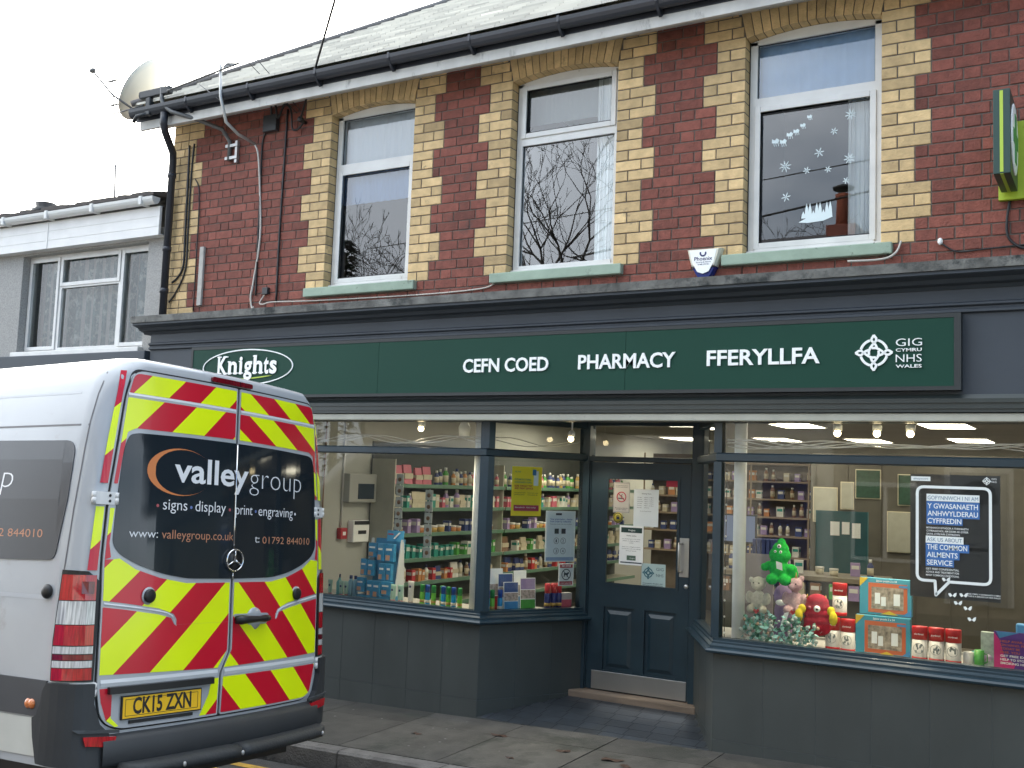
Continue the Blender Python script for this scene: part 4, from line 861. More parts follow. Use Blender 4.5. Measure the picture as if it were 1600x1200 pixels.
# products: prototypes
CM = {k: mat('pack_'+k, v, .45, var=.12, vscale=18) for k, v in dict(pink=(.50, .11, .16), teal=(.02, .25, .20), navy=(.03, .05, .17), white=(.62, .62, .58), orange=(.50, .21, .07), green=(.06, .30, .05), lilac=(.30, .22, .42), blue=(.05, .24, .50), brown=(.22, .12, .07), red=(.45, .03, .04), cream=(.52, .47, .34), gold=(.45, .30, .08)).items()}
proto = {}
def make_pack(kind, colr):
    k = (kind, colr)
    if k in proto: return None
    nm = {'carton': 'medicine_carton', 'bottle': 'bottle', 'tub': 'cream_tub', 'pouch': 'soft_pack'}[kind]
    t = thing(nm, 'x', 'product', (0, 0, 0)); b = MB(); m = CM[colr]
    if kind == 'carton':
        b.box(-.045, .045, -.03, .03, 0, .13, .002); b.build('carton', m, t); b = MB(); b.box(.0455, .047, -.022, .022, .07, .105); b.box(-.035, .035, -.032, -.0305, .07, .105); b.build('printed_label', CM['white' if colr != 'white' else 'teal'], t)
    elif kind == 'bottle':
        b.lathe((0, 0, 0), [(.028, 0), (.03, .01), (.03, .12), (.014, .145), (.014, .15)], 12); b.build('bottle_body', m, t); b = MB(); b.lathe((0, 0, .1505), [(.016, 0), (.015, .03)], 10); b.build('cap', CM['white' if colr != 'white' else 'navy'], t)
        b = MB(); b.lathe((0, 0, .03), [(.0307, 0), (.0307, .07)], 12); b.build('printed_label', CM['cream' if colr != 'cream' else 'green'], t)
    elif kind == 'tub':
        b.lathe((0, 0, 0), [(.04, 0), (.042, .05)], 14); b.build('tub_body', m, t); b = MB(); b.lathe((0, 0, .0505), [(.044, 0), (.044, .02)], 14); b.build('lid', CM['white' if colr != 'white' else 'pink'], t)
    else:
        b.add([(-.03, -.06, 0), (.03, -.06, 0), (.03, .06, 0), (-.03, .06, 0), (-.008, -.055, .16), (.008, -.055, .16), (.008, .055, .16), (-.008, .055, .16)], [(0, 3, 2, 1), (4, 5, 6, 7), (0, 1, 5, 4), (1, 2, 6, 5), (2, 3, 7, 6), (3, 0, 4, 7)]); b.build('pouch', m, t)
        b = MB(); b.box(-.033, .033, -.058, .058, .045, .09); b.build('printed_label', CM['cream'], t)
    proto[k] = t; return t
def put_pack(kind, colr, loc, label, group, rot=0., sc=1.):
    t = make_pack(kind, colr)
    if t is None: t = dup(proto[(kind, colr)], loc, label)
    t.location = loc; t['label'] = label; t['group'] = group; t.rotation_euler = (0, 0, rot); t.scale = (sc, sc, sc) if not isinstance(sc, tuple) else sc; return t
ORD = ['first', 'second', 'third', 'fourth', 'fifth', 'sixth', 'seventh', 'eighth', 'ninth', 'tenth', 'eleventh', 'twelfth', 'thirteenth', 'fourteenth', 'fifteenth', 'sixteenth', 'seventeenth', 'eighteenth', 'nineteenth', 'twentieth', 'twenty-first', 'twenty-second', 'twenty-third', 'twenty-fourth', 'twenty-fifth', 'twenty-sixth', 'twenty-seventh', 'twenty-eighth', 'twenty-ninth', 'thirtieth']+['number %d' % i for i in range(31, 99)]
SN = ['top', 'second', 'third', 'fourth', 'fifth', 'bottom']
def plan(r, y):
    if r == 0: return ('pouch', 'pink') if y < 2.75 else ('bottle', rng.choice(['white', 'navy', 'orange', 'green'])) if y < 3.6 else ('bottle', rng.choice(['green', 'green', 'gold', 'navy', 'pink']))
    if r == 1: return rng.choice([('carton', 'white'), ('pouch', 'cream'), ('carton', 'pink'), ('carton', 'teal'), ('bottle', 'lilac'), ('carton', 'cream')])
    if r == 2: return rng.choice([('carton', 'navy'), ('carton', 'lilac'), ('tub', 'gold'), ('tub', 'orange'), ('carton', 'lilac')])
    if r == 3: return ('carton', 'teal') if y < 3.2 else rng.choice([('carton', 'white'), ('pouch', 'cream'), ('carton', 'green'), ('pouch', 'brown')])
    return rng.choice([('pouch', 'white'), ('bottle', 'brown'), ('pouch', 'navy'), ('carton', 'orange'), ('bottle', 'white'), ('carton', 'red')])
for r in range(5):
    y, c = 2.05, 0
    while y < 8.3:
        kd, cl = plan(r, y); sc = rng.uniform(.9, 1.25)*(1.25 if r == 0 and kd == 'pouch' else 1)
        st = {'carton': .085, 'bottle': .075, 'tub': .10, 'pouch': .135}[kd]*sc*(1.15 if kd != 'pouch' else 1)
        if abs(y-4.32) > .08: put_pack(kd, cl, (-7.24+rng.uniform(-.02, .02), y, SH[r]+.001), '%s %s, %s along from the window on the %s wall shelf' % (cl, {'carton': 'carton', 'bottle': 'bottle', 'tub': 'tub', 'pouch': 'soft pack'}[kd], ORD[c], SN[r]), 'products on the left wall shelving', rng.uniform(-.15, .15), sc); c += 1
        y += st*rng.choice([1, 1, 1.1, 1.3, 1.8 if y > 4 else 1.2])
# dispensary shelves at the back
shelf_d = mat('wood_shelf', (.26, .20, .14), .6, var=.15)
t = thing('dispensary_shelves', 'brown dispensary shelves with small boxes at the back of the shop', 'shelves', (-5.2, 7.6, .25))
b = MB(); b.box(-6.6, -3.2, 7.95, 7.98, .25, 2.62); b.build('back_panel', mat('disp_back', (.16, .13, .10), .8, var=.2), t)
DZ = [1.15, 1.45, 1.72, 1.98, 2.24, 2.5]
for z in DZ: b = MB(); b.box(-6.6, -3.2, 7.6, 7.949, z-.025, z); b.build('shelf', shelf_d, t)
for x in (-6.6, -5.75, -4.9, -4.05, -3.22): b = MB(); b.box(x, x+.025, 7.6, 7.949, .25, 2.62) if 0 else b.box(x, x+.024, 7.585, 7.599, .25, 2.62); b.build('upright', shelf_d, t)
for r, z in enumerate(DZ[:-1]):
    x, c = -6.5, 0
    while x < -3.35:
        kd, cl = rng.choice([('carton', 'white'), ('carton', 'cream'), ('bottle', 'white'), ('carton', 'orange'), ('carton', 'navy'), ('bottle', 'brown'), ('carton', 'lilac')])
        put_pack(kd, cl, (x, 7.72, z+.001), '%s %s, %s from the left on the %s dispensary shelf' % (cl, kd, ORD[c], ['lowest', 'second lowest', 'third lowest', 'second highest', 'highest'][r]), 'stock on the dispensary shelves', rng.uniform(-.2, .2), rng.uniform(.85, 1.15)); c += 1
        x += rng.choice([.11, .13, .2, .16])
# counter, screens, notices behind the right window
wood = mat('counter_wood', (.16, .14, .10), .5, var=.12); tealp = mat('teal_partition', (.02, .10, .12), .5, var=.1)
t = thing('shop_counter', 'long light topped counter deep in the shop behind the plush toys', 'counter', (-3.3, 4.2, .25))
b = MB(); b.box(-4.1, -2.3, 3.75, 4.5, 1.16, 1.21, .005); b.build('counter_top', wood, t); b = MB(); b.box(-4.05, -2.35, 3.85, 4.45, .25, 1.159); b.build('counter_front', mat('counter_front', (.06, .065, .055), .6, var=.2), t)
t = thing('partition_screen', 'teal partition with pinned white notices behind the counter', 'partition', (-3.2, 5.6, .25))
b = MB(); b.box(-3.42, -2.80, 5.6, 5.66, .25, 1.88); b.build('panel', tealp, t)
for (x, z, w, h) in ((-3.24, 1.58, .11, .17), (-3.10, 1.60, .09, .15), (-2.98, 1.56, .10, .18)): b = MB(); b.box(x, x+w, 5.592, 5.599, z, z+h); b.build('pinned_notice', letter, t)
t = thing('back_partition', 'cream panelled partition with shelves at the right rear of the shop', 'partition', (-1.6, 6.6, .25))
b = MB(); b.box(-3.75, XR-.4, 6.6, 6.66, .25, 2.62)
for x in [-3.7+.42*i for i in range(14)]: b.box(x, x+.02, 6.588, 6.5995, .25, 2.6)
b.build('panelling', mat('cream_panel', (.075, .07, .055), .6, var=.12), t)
dkgreenp = mat('poster_deep_green', (.015, .05, .03), .5, var=.4, vscale=20); offp = mat('notice_offwhite', (.30, .30, .25), .6, var=.1, vscale=9)
for (x, z, w, h, m, lb) in ((-3.15, 2.05, .30, .36, dkgreenp, 'dark green framed poster, left of two, on the rear partition'), (-2.62, 1.98, .28, .38, dkgreenp, 'dark green framed poster, right of two, on the rear partition'), (-3.70, 1.72, .30, .44, offp, 'white notice board sheet at the left of the rear partition'), (-3.34, 1.90, .15, .34, offp, 'white sheet with dark bands on the rear partition'), (-2.75, 1.38, .4, .5, offp, 'large pale notice below the right green poster')):
    p = thing('wall_notice', lb, 'notice', (x+w/2, 6.58, z)); b = MB(); b.box(x, x+w, 6.572, 6.580, z, z+h); b.build('sheet', m, p)
    b = MB(); b.box(x-.012, x+w+.012, 6.581, 6.587, z-.012, z+h+.012); b.build('frame', CM['cream'], p)
t = thing('display_screen', 'grey blue computer screen standing on the counter left end', 'screen', (-4.2, 4.9, 1.2)); b = MB(); b.box(-4.45, -3.95, 4.9, 4.93, 1.45, 1.80, .005); b.box(-4.22, -4.18, 4.92, 4.95, 1.22, 1.5); b.box(-4.32, -4.08, 4.85, 5.0, 1.215, 1.225); b.build('monitor', darkgrey, t)
b = MB(); b.box(-4.43, -3.97, 4.896, 4.899, 1.47, 1.78); b.build('screen', mat('screen_blue', (.12, .16, .26), .3, emit=.25), t)
for i in range(5):
    b = MB(); b.box(-3.95+i*.055, -3.91+i*.055, 4.75, 5.0, 1.212, 1.52, .004); tag(b.build('ring_binder', CM['navy']), 'dark ring binder, %s from the left in the row on the counter' % ORD[i], 'folder', 'ring binders on the counter')
gr = CM['lilac']
for i in range(9):
    kd_, cl_ = rng.choice([('carton', 'white'), ('tub', 'cream'), ('bottle', 'navy'), ('carton', 'lilac'), ('pouch', 'brown')]); put_pack(kd_, cl_, (-3.95+.19*i, 4.0+.15*(i % 2), 1.211), '%s %s standing %s from the left on the counter top' % (cl_, kd_, ORD[i]), 'goods on the counter top', rng.uniform(-.3, .3), 1.1)
for i, (x, cl) in enumerate(((-3.95, 'brown'), (-3.75, 'white'), (-3.6, 'navy'), (-3.45, 'white'), (-3.28, 'pink'), (-3.12, 'cream'), (-2.95, 'brown'), (-2.75, 'green'), (-2.55, 'lilac'))):
    put_pack('carton', cl, (x, 3.80, 1.0-.02), '%s carton hanging %s from the left at the counter front' % (cl, ORD[i]), 'goods at the counter front', 0, 1.2)

# left side wall fittings
t = thing('fuse_box', 'grey wall mounted cabinet with dark window inside the left shop window', 'cabinet', (-7.5, 1.7, 1.8))
b = MB(); b.box(-7.549, -7.44, 1.48, 2.1, 1.80, 2.10, .01) if 0 else b.box(-7.549, -7.44, 1.45, 1.93, 1.80, 2.12, .01); b.build('casing', mat('cabinet_grey', (.36, .37, .35), .5), t); b = MB(); b.box(-7.4395, -7.432, 1.60, 1.88, 1.84, 2.01); b.build('window', mat('cabinet_window', (.02, .035, .05), .15), t)
t = thing('fire_call_point', 'red fire alarm call point on the pale side wall', 'alarm', (-7.54, 1.45, 1.42)); b = MB(); b.box(-7.549, -7.49, 1.40, 1.51, 1.40, 1.52, .006); b.build('casing', CM['red'], t); b = MB(); b.box(-7.489, -7.487, 1.43, 1.48, 1.44, 1.48); b.build('glass_window', letter, t)
b = MB(); b.tube([(-7.535, 1.45, 1.53), (-7.535, 1.45, 2.94)], .012, 6); tag(b.build('conduit', white), 'white conduit rising from the red call point', 'conduit')
b = MB(); b.tube([(-7.53, 1.12, .96), (-7.53, 1.12, 2.94)], .008, 6); tag(b.build('conduit', CM['brown']), 'thin brown pipe up the side wall behind the van corner', 'conduit')
t = thing('card_machine', 'white wall unit with dark top under the grey cabinet', 'machine', (-7.5, 1.6, 1.38)); b = MB(); b.box(-7.549, -7.46, 1.58, 1.86, 1.36, 1.60, .01); b.build('casing', letter, t); b = MB(); b.box(-7.4595, -7.452, 1.59, 1.85, 1.555, 1.595); b.box(-7.4595, -7.456, 1.66, 1.80, 1.45, 1.49); b.build('dark_strip', black, t)
# hanging strips of small packets
for k, (x, y, z0, n, lb) in enumerate(((-6.46, 1.05, 1.45, 6, 'left hanging strip of small packets in the left window'), (-6.16, 1.15, 1.30, 6, 'right hanging strip of small packets in the left window'))):
    t = thing('clip_strip', lb, 'clip strip', (x, y, z0), 'hanging strips of packets')
    b = MB(); b.box(x-.004, x+.004, y, y+.002, z0, z0+n*.115); b.build('strip', white, t)
    for i in range(n):
        b = MB(); b.box(x-.045, x+.045, y-.012, y-.001, z0+i*.115, z0+i*.115+.105, .003); o = b.build('packet', mat('packet_silver', (.42, .45, .43), .35, var=.2, vscale=30), t)
        b = MB(); b.lathe((0, 0, 0), [(.022, 0), (.022, .002)], 12); b.v = [(x+a, y-.0125-c, z0+i*.115+.05+bb) for a, bb, c in b.v]; b.build('print', CM['brown'], o)

# ---- left window display (z of shelf .956)
ZS = .957
def tube_pack(x, y, lab, h=.15, w=.05, m1='teal', base='pink', grp='squeeze tubes in the left window'):
    t = thing('cream_tube', lab, 'tube', (x, y, ZS), grp)
    b = MB(); b.lathe((x, y, ZS), [(w*.34, 0), (w*.36, .028)], 14); b.build('cap', CM[base], t)
    b = MB(); n = 14; V = []
    for (zz_, rx, ry) in ((.0285, w*.36, w*.36), (.06, w*.45, w*.34), (h-.02, w*.56, w*.06), (h, w*.56, w*.03)): V += [(x+rx*cos(2*pi*j/n), y+ry*sin(2*pi*j/n), ZS+zz_) for j in range(n)]
    b.smooth = True; b.add(V, [(k*n+j, k*n+(j+1) % n, (k+1)*n+(j+1) % n, (k+1)*n+j) for k in range(3) for j in range(n)]+[tuple(range(3*n, 4*n))]); b.build('tube_body', mat('pale_tube_'+m1, {'teal': (.36, .56, .48), 'white': (.68, .68, .64)}[m1], .35), t)
    b = MB(); b.lathe((0, 0, 0), [(.011, 0), (.011, .001)], 10); b.v = [(x+a, y-w*.25-c, ZS+h-.05+bb) for a, bb, c in b.v]; b.build('print', CM['navy'], t)
for i, x in enumerate((-6.60, -6.465, -6.405)): tube_pack(x, .2, 'pale green hand cream tube with pink base, %s nearest the van' % ['very', 'second', 'third'][i])
for i, x in enumerate((-5.86, -5.775)): tube_pack(x, .2, 'pale green tube with pink base, %s of the pair right of the blue stand' % ['left', 'right'][i], .165, .062)
tube_pack(-5.66, .2, 'white tube on a kraft base left of the spray cans', .21, .06, 'white', 'brown')
def spray(x, y, lab, c1, c2, c3, h=.19, r=.022, grp='aerosol cans in the left window', nm='spray_can'):
    t = thing(nm, lab, 'spray can', (x, y, ZS), grp)
    b = MB(); b.lathe((x, y, ZS), [(r*.92, 0), (r, .004), (r, h*.62), (r*.9, h*.65)], 16); b.build('can_body', mat('can_'+c1, {'green': (.14, .50, .05), 'blue': (.01, .30, .66), 'navy': (.02, .03, .16)}[c1], .3, var=.3, vscale=25), t)
    b = MB(); b.lathe((x, y, ZS+h*.65+.0005), [(r*.96, 0), (r*.96, h*.30), (r*.82, h*.35)], 16); b.build('cap', mat('cap_'+c2, {'green': (.02, .26, .06), 'blue': (.01, .07, .38), 'red': (.50, .02, .04)}[c2], .35), t)
    b = MB(); b.lathe((x, y, ZS+h*.18), [(r*1.015, 0), (r*1.015, h*.12)], 16); b.build('label_band', CM[c3], t)
for i, (x, c) in enumerate(((-5.535, 'green'), (-5.475, 'blue'), (-5.41, 'green'), (-5.345, 'green'), (-5.305, 'blue'), (-5.25, 'green'), (-5.195, 'blue'), (-5.13, 'green'))):
    spray(x, .2+(.04 if i == 3 else 0), '%s aerosol can with darker cap, %s from the left in the long row' % (c, ORD[i]), c, c, 'gold' if c == 'green' else 'white')
def ret(s, z=0, off=.12):       # along the left return glass, off metres behind it
    d = Vector((.4725, .8814)); n = Vector((-d.y, d.x)); p = Vector((-4.79, 0))+d*s+n*off; return p.x, p.y
for i, (s_, c) in enumerate(((.135, 'blue'), (.185, 'green'), (.262, 'blue'))): x, y = ret(s_); spray(x, y, '%s aerosol can behind the angled glass, %s from the corner' % (c, ORD[i]), c, c, 'gold' if c == 'green' else 'white', .2)
for i, s_ in enumerate((.755, .82, .877)): x, y = ret(s_); spray(x, y, 'red capped navy aerosol can near the door, %s of three' % ['left', 'middle', 'right'][i], 'navy', 'red', 'gold', .245, .028, 'red capped cans by the door')
bl = [(-6.37, 'first'), (-6.315, 'second')]
for x, o_ in bl:
    t = thing('lotion_bottle', 'pale blue lotion bottle with navy cap, %s left of the blue stand' % ('further' if o_ == 'first' else 'just'), 'bottle', (x, .22, ZS), 'lotion bottles in the left window'); b = MB(); b.lathe((x, .22, ZS), [(.022, 0), (.025, .01), (.025, .15), (.012, .175)], 14); b.build('bottle_body', mat('pale_blue_pack', (.22, .42, .55), .3), t); b = MB(); b.lathe((x, .22, ZS+.1755), [(.015, 0), (.015, .03)], 10); b.build('cap', CM['navy'], t)
t = thing('pump_bottle', 'teal pump bottle between the first green tubes', 'bottle', (-6.53, .25, ZS)); b = MB(); b.lathe((-6.53, .25, ZS), [(.028, 0), (.03, .01), (.03, .13), (.012, .155), (.012, .17)], 14); b.build('bottle_body', mat('aqua_pack', (.12, .38, .40), .3), t); b = MB(); b.tube([(-6.53, .25, ZS+.1705), (-6.53, .25, ZS+.20), (-6.50, .22, ZS+.20)], .007, 6); b.build('pump', CM['navy'], t)
# blue tiered cardboard stand holding foot care boxes
stx, sty = -6.06, .30
t = thing('display_stand', 'tall blue cardboard display stand hung with foot care packs', 'display stand', (stx, sty, ZS))
cb = mat('stand_blue', (.05, .25, .46), .5, var=.15)
b = MB(); b.prism([(-.02, 0), (.14, 0), (.10, .56), (.07, .56)], (stx+.155, sty-.02, ZS), (0, 1, 0), ZF, (.012, 0, 0)); b.prism([(-.02, 0), (.14, 0), (.10, .56), (.07, .56)], (stx-.19, sty-.02, ZS), (0, 1, 0), ZF, (.012, 0, 0)); b.build('side_panel', mat('stand_white_edge', (.55, .60, .64), .6), t)
b = MB(); b.obox((stx-.178, sty+.06, ZS), (.333, 0, 0), (0, .01, 0), (0, .05, .56)); b.box(stx-.2, stx+.17, sty-.12, sty+.1, ZS, ZS+.045); b.build('back_panel', cb, t)
b = MB(); b.obox((stx-.02, sty+.06, ZS+.54), (.19, .0, 0), (0, .008, 0), (0, .01, .10)); h_ = b.build('header_card', mat('header_blue', (.06, .33, .60), .5, var=.2), t)
b = MB(); b.box(stx+.0, stx+.06, sty+.055, sty+.058, ZS+.60, ZS+.612); b.build('print', CM['red'], h_)
b = MB(); b.obox((stx+.06, sty+.053, ZS+.565), (.02, 0, 0), (0, .003, 0), (.06, .004, .06)); b.build('print', letter, h_)
skin = mat('pack_skin_print', (.55, .32, .22), .6); pb = mat('footcare_blue', (.04, .27, .52), .4, var=.25, vscale=30)
k_ = 0
for (dx, dz, w, h, st) in ((-.15, .39, .10, .13, 0), (-.04, .36, .08, .16, 0), (.045, .36, .10, .16, 0), (-.20, .22, .075, .15, 1), (-.125, .22, .07, .14, 1), (.01, .19, .075, .15, 1), (.09, .19, .06, .15, 1), (-.21, .07, .09, .13, 2), (-.10, .03, .075, .15, 2), (-.02, .03, .085, .15, 2), (.07, .06, .11, .12, 2)):
    x = stx+dx; y = sty-.02-.035*st-.01*(k_ % 2); p = thing('boxed_pack', 'blue foot care pack on the stand, %s tier, %s of all packs from top left' % (['top', 'middle', 'bottom'][st], ORD[k_]), 'box', (x+w/2, y, ZS+dz), 'foot care packs on the blue stand'); k_ += 1
    b = MB(); b.box(x, x+w-.004, y-.02, y+.02, ZS+dz, ZS+dz+h, .002); b.build('carton', pb, p)
    b = MB(); b.box(x+.006, x+w*.55, y-.0225, y-.0205, ZS+dz+.008, ZS+dz+h*.35); b.build('print', skin, p); b = MB(); b.box(x+.01, x+w*.75, y-.0225, y-.0205, ZS+dz+h*.62, ZS+dz+h*.74); b.build('print', letter, p)
# leaflets behind the angled glass
def retbox(name, lab, cat, s0, s1, z0, z1, off, cols, grp=None, th=.004, lean=.0, txt=None):
    d = Vector((.4725, .8814, 0)); n = Vector((-d.y, d.x, 0)); P = Vector((-4.79, 0, 0))
    o0 = P+d*s0+n*off+Vector((0, 0, z0)); t = thing(name, lab, cat, o0, grp); hh = z1-z0
    for i, (u0_, u1_, v0, v1, m, nm) in enumerate(cols):
        b = MB(); e = .0006*i
        b.obox(o0+d*(s1-s0)*u0_-n*(e+.0)+Vector((0, 0, hh*v0))+n*lean*v0, d*(s1-s0)*(u1_-u0_), n*(th if i == 0 else -.0005), Vector((0, 0, hh*(v1-v0)))+n*lean*(v1-v0)); b.build(nm, m, t)
    for (s, u, v, w, h, m, bo) in (txt or []):
        b = MB(); put_text(b, s, o0+d*(s1-s0)*u+Vector((0, 0, hh*v))-n*.0045+n*lean*v, d, ZF, (s1-s0)*w, hh*h, bo); b.build('lettering', m, t)
    return t
bluL = mat('leaflet_blue', (.05, .10, .28), .4); photo = mat('leaflet_photo', (.40, .33, .30), .5, var=.6, vscale=40)
for i, (s0, s1, z1, of, lb, A_, B_) in enumerate(((.20, .34, 1.33, .20, 'white backed leaflet at the back left of the leaflet group', letter, CM['red']), (.27, .42, 1.29, .16, 'blue leaflet stepped behind the front left one', bluL, letter), (.30, .45, 1.22, .11, 'front left leaflet with a blue top and pale foot', bluL, photo), (.45, .58, 1.31, .19, 'grey and white leaflet at the back right', letter, photo), (.48, .64, 1.25, .13, 'front right leaflet with a purple top and green band', CM['lilac'], CM['green']))):
    retbox('leaflet', lb, 'leaflet', s0, s1, ZS+.002, z1, of, [(0, 1, 0, 1, letter, 'card'), (.03, .97, .66, .98, A_, 'print'), (.03, .97, .38, .64, photo, 'print'), (.03, .97, .03, .36, B_ if B_ is not photo else CM['blue'], 'print')], 'leaflets in the left window', lean=.02)
x, y = ret(.96, off=.13); retbox('gift_box', 'small pink and grey box under the no dogs notice', 'box', .90, 1.02, ZS+.001, ZS+.155, .12, [(0, 1, 0, 1, mat('pack_silver', (.45, .43, .45), .3), 'carton'), (.02, .98, .1, .62, CM['pink'], 'print')], th=.05)
# posters on the angled glass
yel = mat('poster_yellow', (.88, .74, .03), .55, var=.04); pap = mat('poster_paper', (.80, .86, .88), .6, var=.04)
prn = mat('print_dark', (.03, .04, .06), .6); prr = mat('print_red', (.50, .03, .06), .6); prb = mat('print_blue', (.04, .10, .33), .5); prg = mat('print_green', (.05, .28, .20), .5)
retbox('poster', 'yellow poster on the angled window left of the door', 'poster', .29, .60, 1.80, 2.23, .036, [(0, 1, 0, 1, yel, 'sheet'), (.08, .92, .10, .22, mat('print_crimson', (.45, .04, .10), .6), 'print'), (.72, .88, .62, .92, pap, 'print'), (.68, .80, .83, .95, CM['blue'], 'print')],
       txt=[('RYDYM YN CYNNIG', .08, .72, .55, .035, prg, .01), ('GWASANAETH GOFAL', .08, .665, .58, .035, prg, .01), ('SORE THROAT TEST', .08, .59, .6, .035, prr, .02), ('AND TREAT SERVICE', .08, .54, .62, .035, prr, .02), ('Os oes gennych ddolur', .08, .46, .38, .022, prn, 0), ('gwddf siaradwch', .08, .42, .34, .022, prn, 0), ('If you have a sore', .52, .46, .36, .022, prn, 0), ('throat please ask', .52, .42, .34, .022, prn, 0), ('Siaradwch  Ask today', .12, .16, .7, .028, letter, .01), ('GIG NHS', .08, .88, .2, .03, prg, 0)], th=.002)
retbox('poster', 'white prescription steps poster overlapping the window edge by the door', 'poster', .655, .975, 1.40, 1.85, .034, [(0, 1, 0, 1, pap, 'sheet'), (.04, .96, .02, .09, mat('print_paleblue', (.34, .45, .62), .6), 'print'), (.33, .53, .915, .955, prn, 'print')]+[(a, a+.14, v, v+.10, m, 'print') for a, v, m in ((.30, .55, prn), (.53, .55, prn))],
       txt=[('Your prescription - choose', .14, .82, .74, .035, prb, .01), ('from order to collection', .14, .775, .70, .035, prb, .01), ('Track your order from start to finish', .14, .73, .72, .018, prn, 0), ('1', .34, .38, .04, .06, prn, 0), ('2', .56, .38, .06, .06, prn, 0), ('3', .34, .18, .06, .06, prn, 0), ('4', .56, .18, .06, .06, prn, 0)], th=.002)
pst = bpy.data.objects['poster.001']
d3 = Vector((.4725, .8814, 0)); n3 = Vector((-d3.y, d3.x, 0))
def ringat(par, O, X, Z, r, w, m, th=.001, nm='print', nn=28):
    b = MB(); strip2(b, [(r*cos(2*pi*i/nn), r*sin(2*pi*i/nn)) for i in range(nn)], w, O, X, Z, th, True); return b.build(nm, m, par)
for u, v in ((.37, .41), (.60, .41), (.37, .21), (.60, .21)): ringat(pst, Vector((-4.79, 0, 1.40+.45*v))+d3*(.655+.32*u)+n3*.0335, d3, ZF, .026, .003, prn)
nd = retbox('no_dogs_sign', 'red and white no dogs notice on the window beside the door', 'sign', .808, .972, 1.186, 1.385, .034, [(0, 1, 0, 1, letter, 'sheet'), (.08, .92, .80, .95, prr, 'print'), (.08, .92, .05, .20, prr, 'print')], txt=[('NO DOGS', .2, .855, .6, .06, letter, .02), ('EXCEPT GUIDE DOGS', .14, .10, .72, .04, letter, .01)], th=.002)
O_ = Vector((-4.79, 0, 1.286))+d3*.89+n3*.0325; ringat(nd, O_, d3, ZF, .046, .007, prn)
b = MB(); b.prism([(-.026, .004), (-.02, .014), (.012, .012), (.018, .022), (.028, .02), (.03, .01), (.018, .0), (.016, -.02), (.008, -.02), (.006, -.004), (-.012, -.004), (-.018, -.02), (-.026, -.02), (-.022, 0)], O_, d3, ZF, -n3*.0008); strip2(b, [(-.032, .032), (.032, -.032)], .006, O_-n3*.0009, d3, ZF, .0008); b.build('print', prn, nd)

# ---- notices on the door
def flat(name, lab, cat, x0, x1, z0, z1, y, items, txt=(), th=.002, grp=None):
    t = thing(name, lab, cat, ((x0+x1)/2, y, z0), grp); w, h = x1-x0, z1-z0
    for i, (a, c, v0, v1, m, nm) in enumerate(items):
        b = MB(); b.box(x0+w*a, x0+w*c, y-.0006*(i+1)-(0 if i else .0), y+(th if i == 0 else -.0006*i), z0+h*v0, z0+h*v1); b.build(nm, m, t)
    for (s, u, v, ww, hh, m, bo) in txt:
        b = MB(); put_text(b, s, (x0+w*u, y-.0006*(len(items)+1)-.0004, z0+h*v), XF, ZF, w*ww, h*hh, bo); b.build('lettering', m, t)
    return t
DG = DY+.0235
ns = flat('no_smoking_sign', 'rounded white no smoking sign at the top left of the door glass', 'sign', -4.035, -3.875, 1.855, 2.125, DG, [(0, 1, 0, 1, mat('grey_border', (.42, .40, .38), .5), 'sheet'), (.06, .94, .04, .96, mat('sign_face', (.58, .55, .50), .5), 'face')], [('It is against the law to', .14, .88, .72, .025, prn, .01), ('smoke in these premises', .14, .83, .72, .025, prn, .01), ('Mae ysmygu yn y fangre hon', .12, .14, .76, .025, prn, .01), ('yn erbyn y gyfraith', .2, .09, .6, .025, prn, .01)])
O_ = (-3.955, DG-.003, 1.995); ringat(ns, O_, XF, ZF, .043, .008, prr); b = MB(); strip2(b, [(-.03, .03), (.03, -.03)], .007, O_, XF, ZF, .001); b.build('print', prr, ns); b = MB(); strip2(b, [(-.03, -.012), (.022, -.012)], .008, O_, XF, ZF, .0005); strip2(b, [(.01, 0), (-.005, .012), (.01, .022)], .004, O_, XF, ZF, .0005); b.build('print', prn, ns)
ys = thing('round_sticker', 'round yellow warning sticker under the no smoking sign', 'sticker', (-3.985, DG, 1.765)); b = MB(); b.lathe((0, 0, 0), [(.048, 0), (.048, .0015)], 28); b.v = [(-3.985+a, DG-c, 1.81+bb) for a, bb, c in b.v]; b.build('disc', mat('sticker_yellow', (.50, .42, .05), .5), ys)
ringat(ys, (-3.985, DG-.0025, 1.81), XF, ZF, .040, .005, prn); b = MB(); b.box(-4.0, -3.97, DG-.003, DG-.002, 1.795, 1.82); b.build('print', prn, ys); ringat(ys, (-3.985, DG-.0025, 1.822), XF, ZF, .010, .004, prn, nn=14)
wn_ = [('Monday', 0), ('Tuesday', 1), ('Wednesday', 2), ('Thursday', 3), ('Friday', 4), ('Saturday', 5)]
flat('opening_hours', 'plain white opening hours sheet in the middle of the door glass', 'notice', -3.835, -3.60, 1.745, 2.07, DG, [(0, 1, 0, 1, pap, 'sheet')], [('Opening Hours', .32, .87, .38, .028, prn, .01)]+[(d, .14, .77-.055*i, .19 if d != 'Wednesday' else .22, .02, prn, 0) for d, i in wn_]+[(('9:00am - 5:30pm' if i < 5 else 'Closed'), .42, .77-.055*i, .38 if i < 5 else .2, .02, prn, 0) for d, i in wn_]+[('Closed all bank holidays', .26, .40, .46, .02, prn, 0)])
dk = mat('poster_darkgreen', (.015, .05, .045), .5)
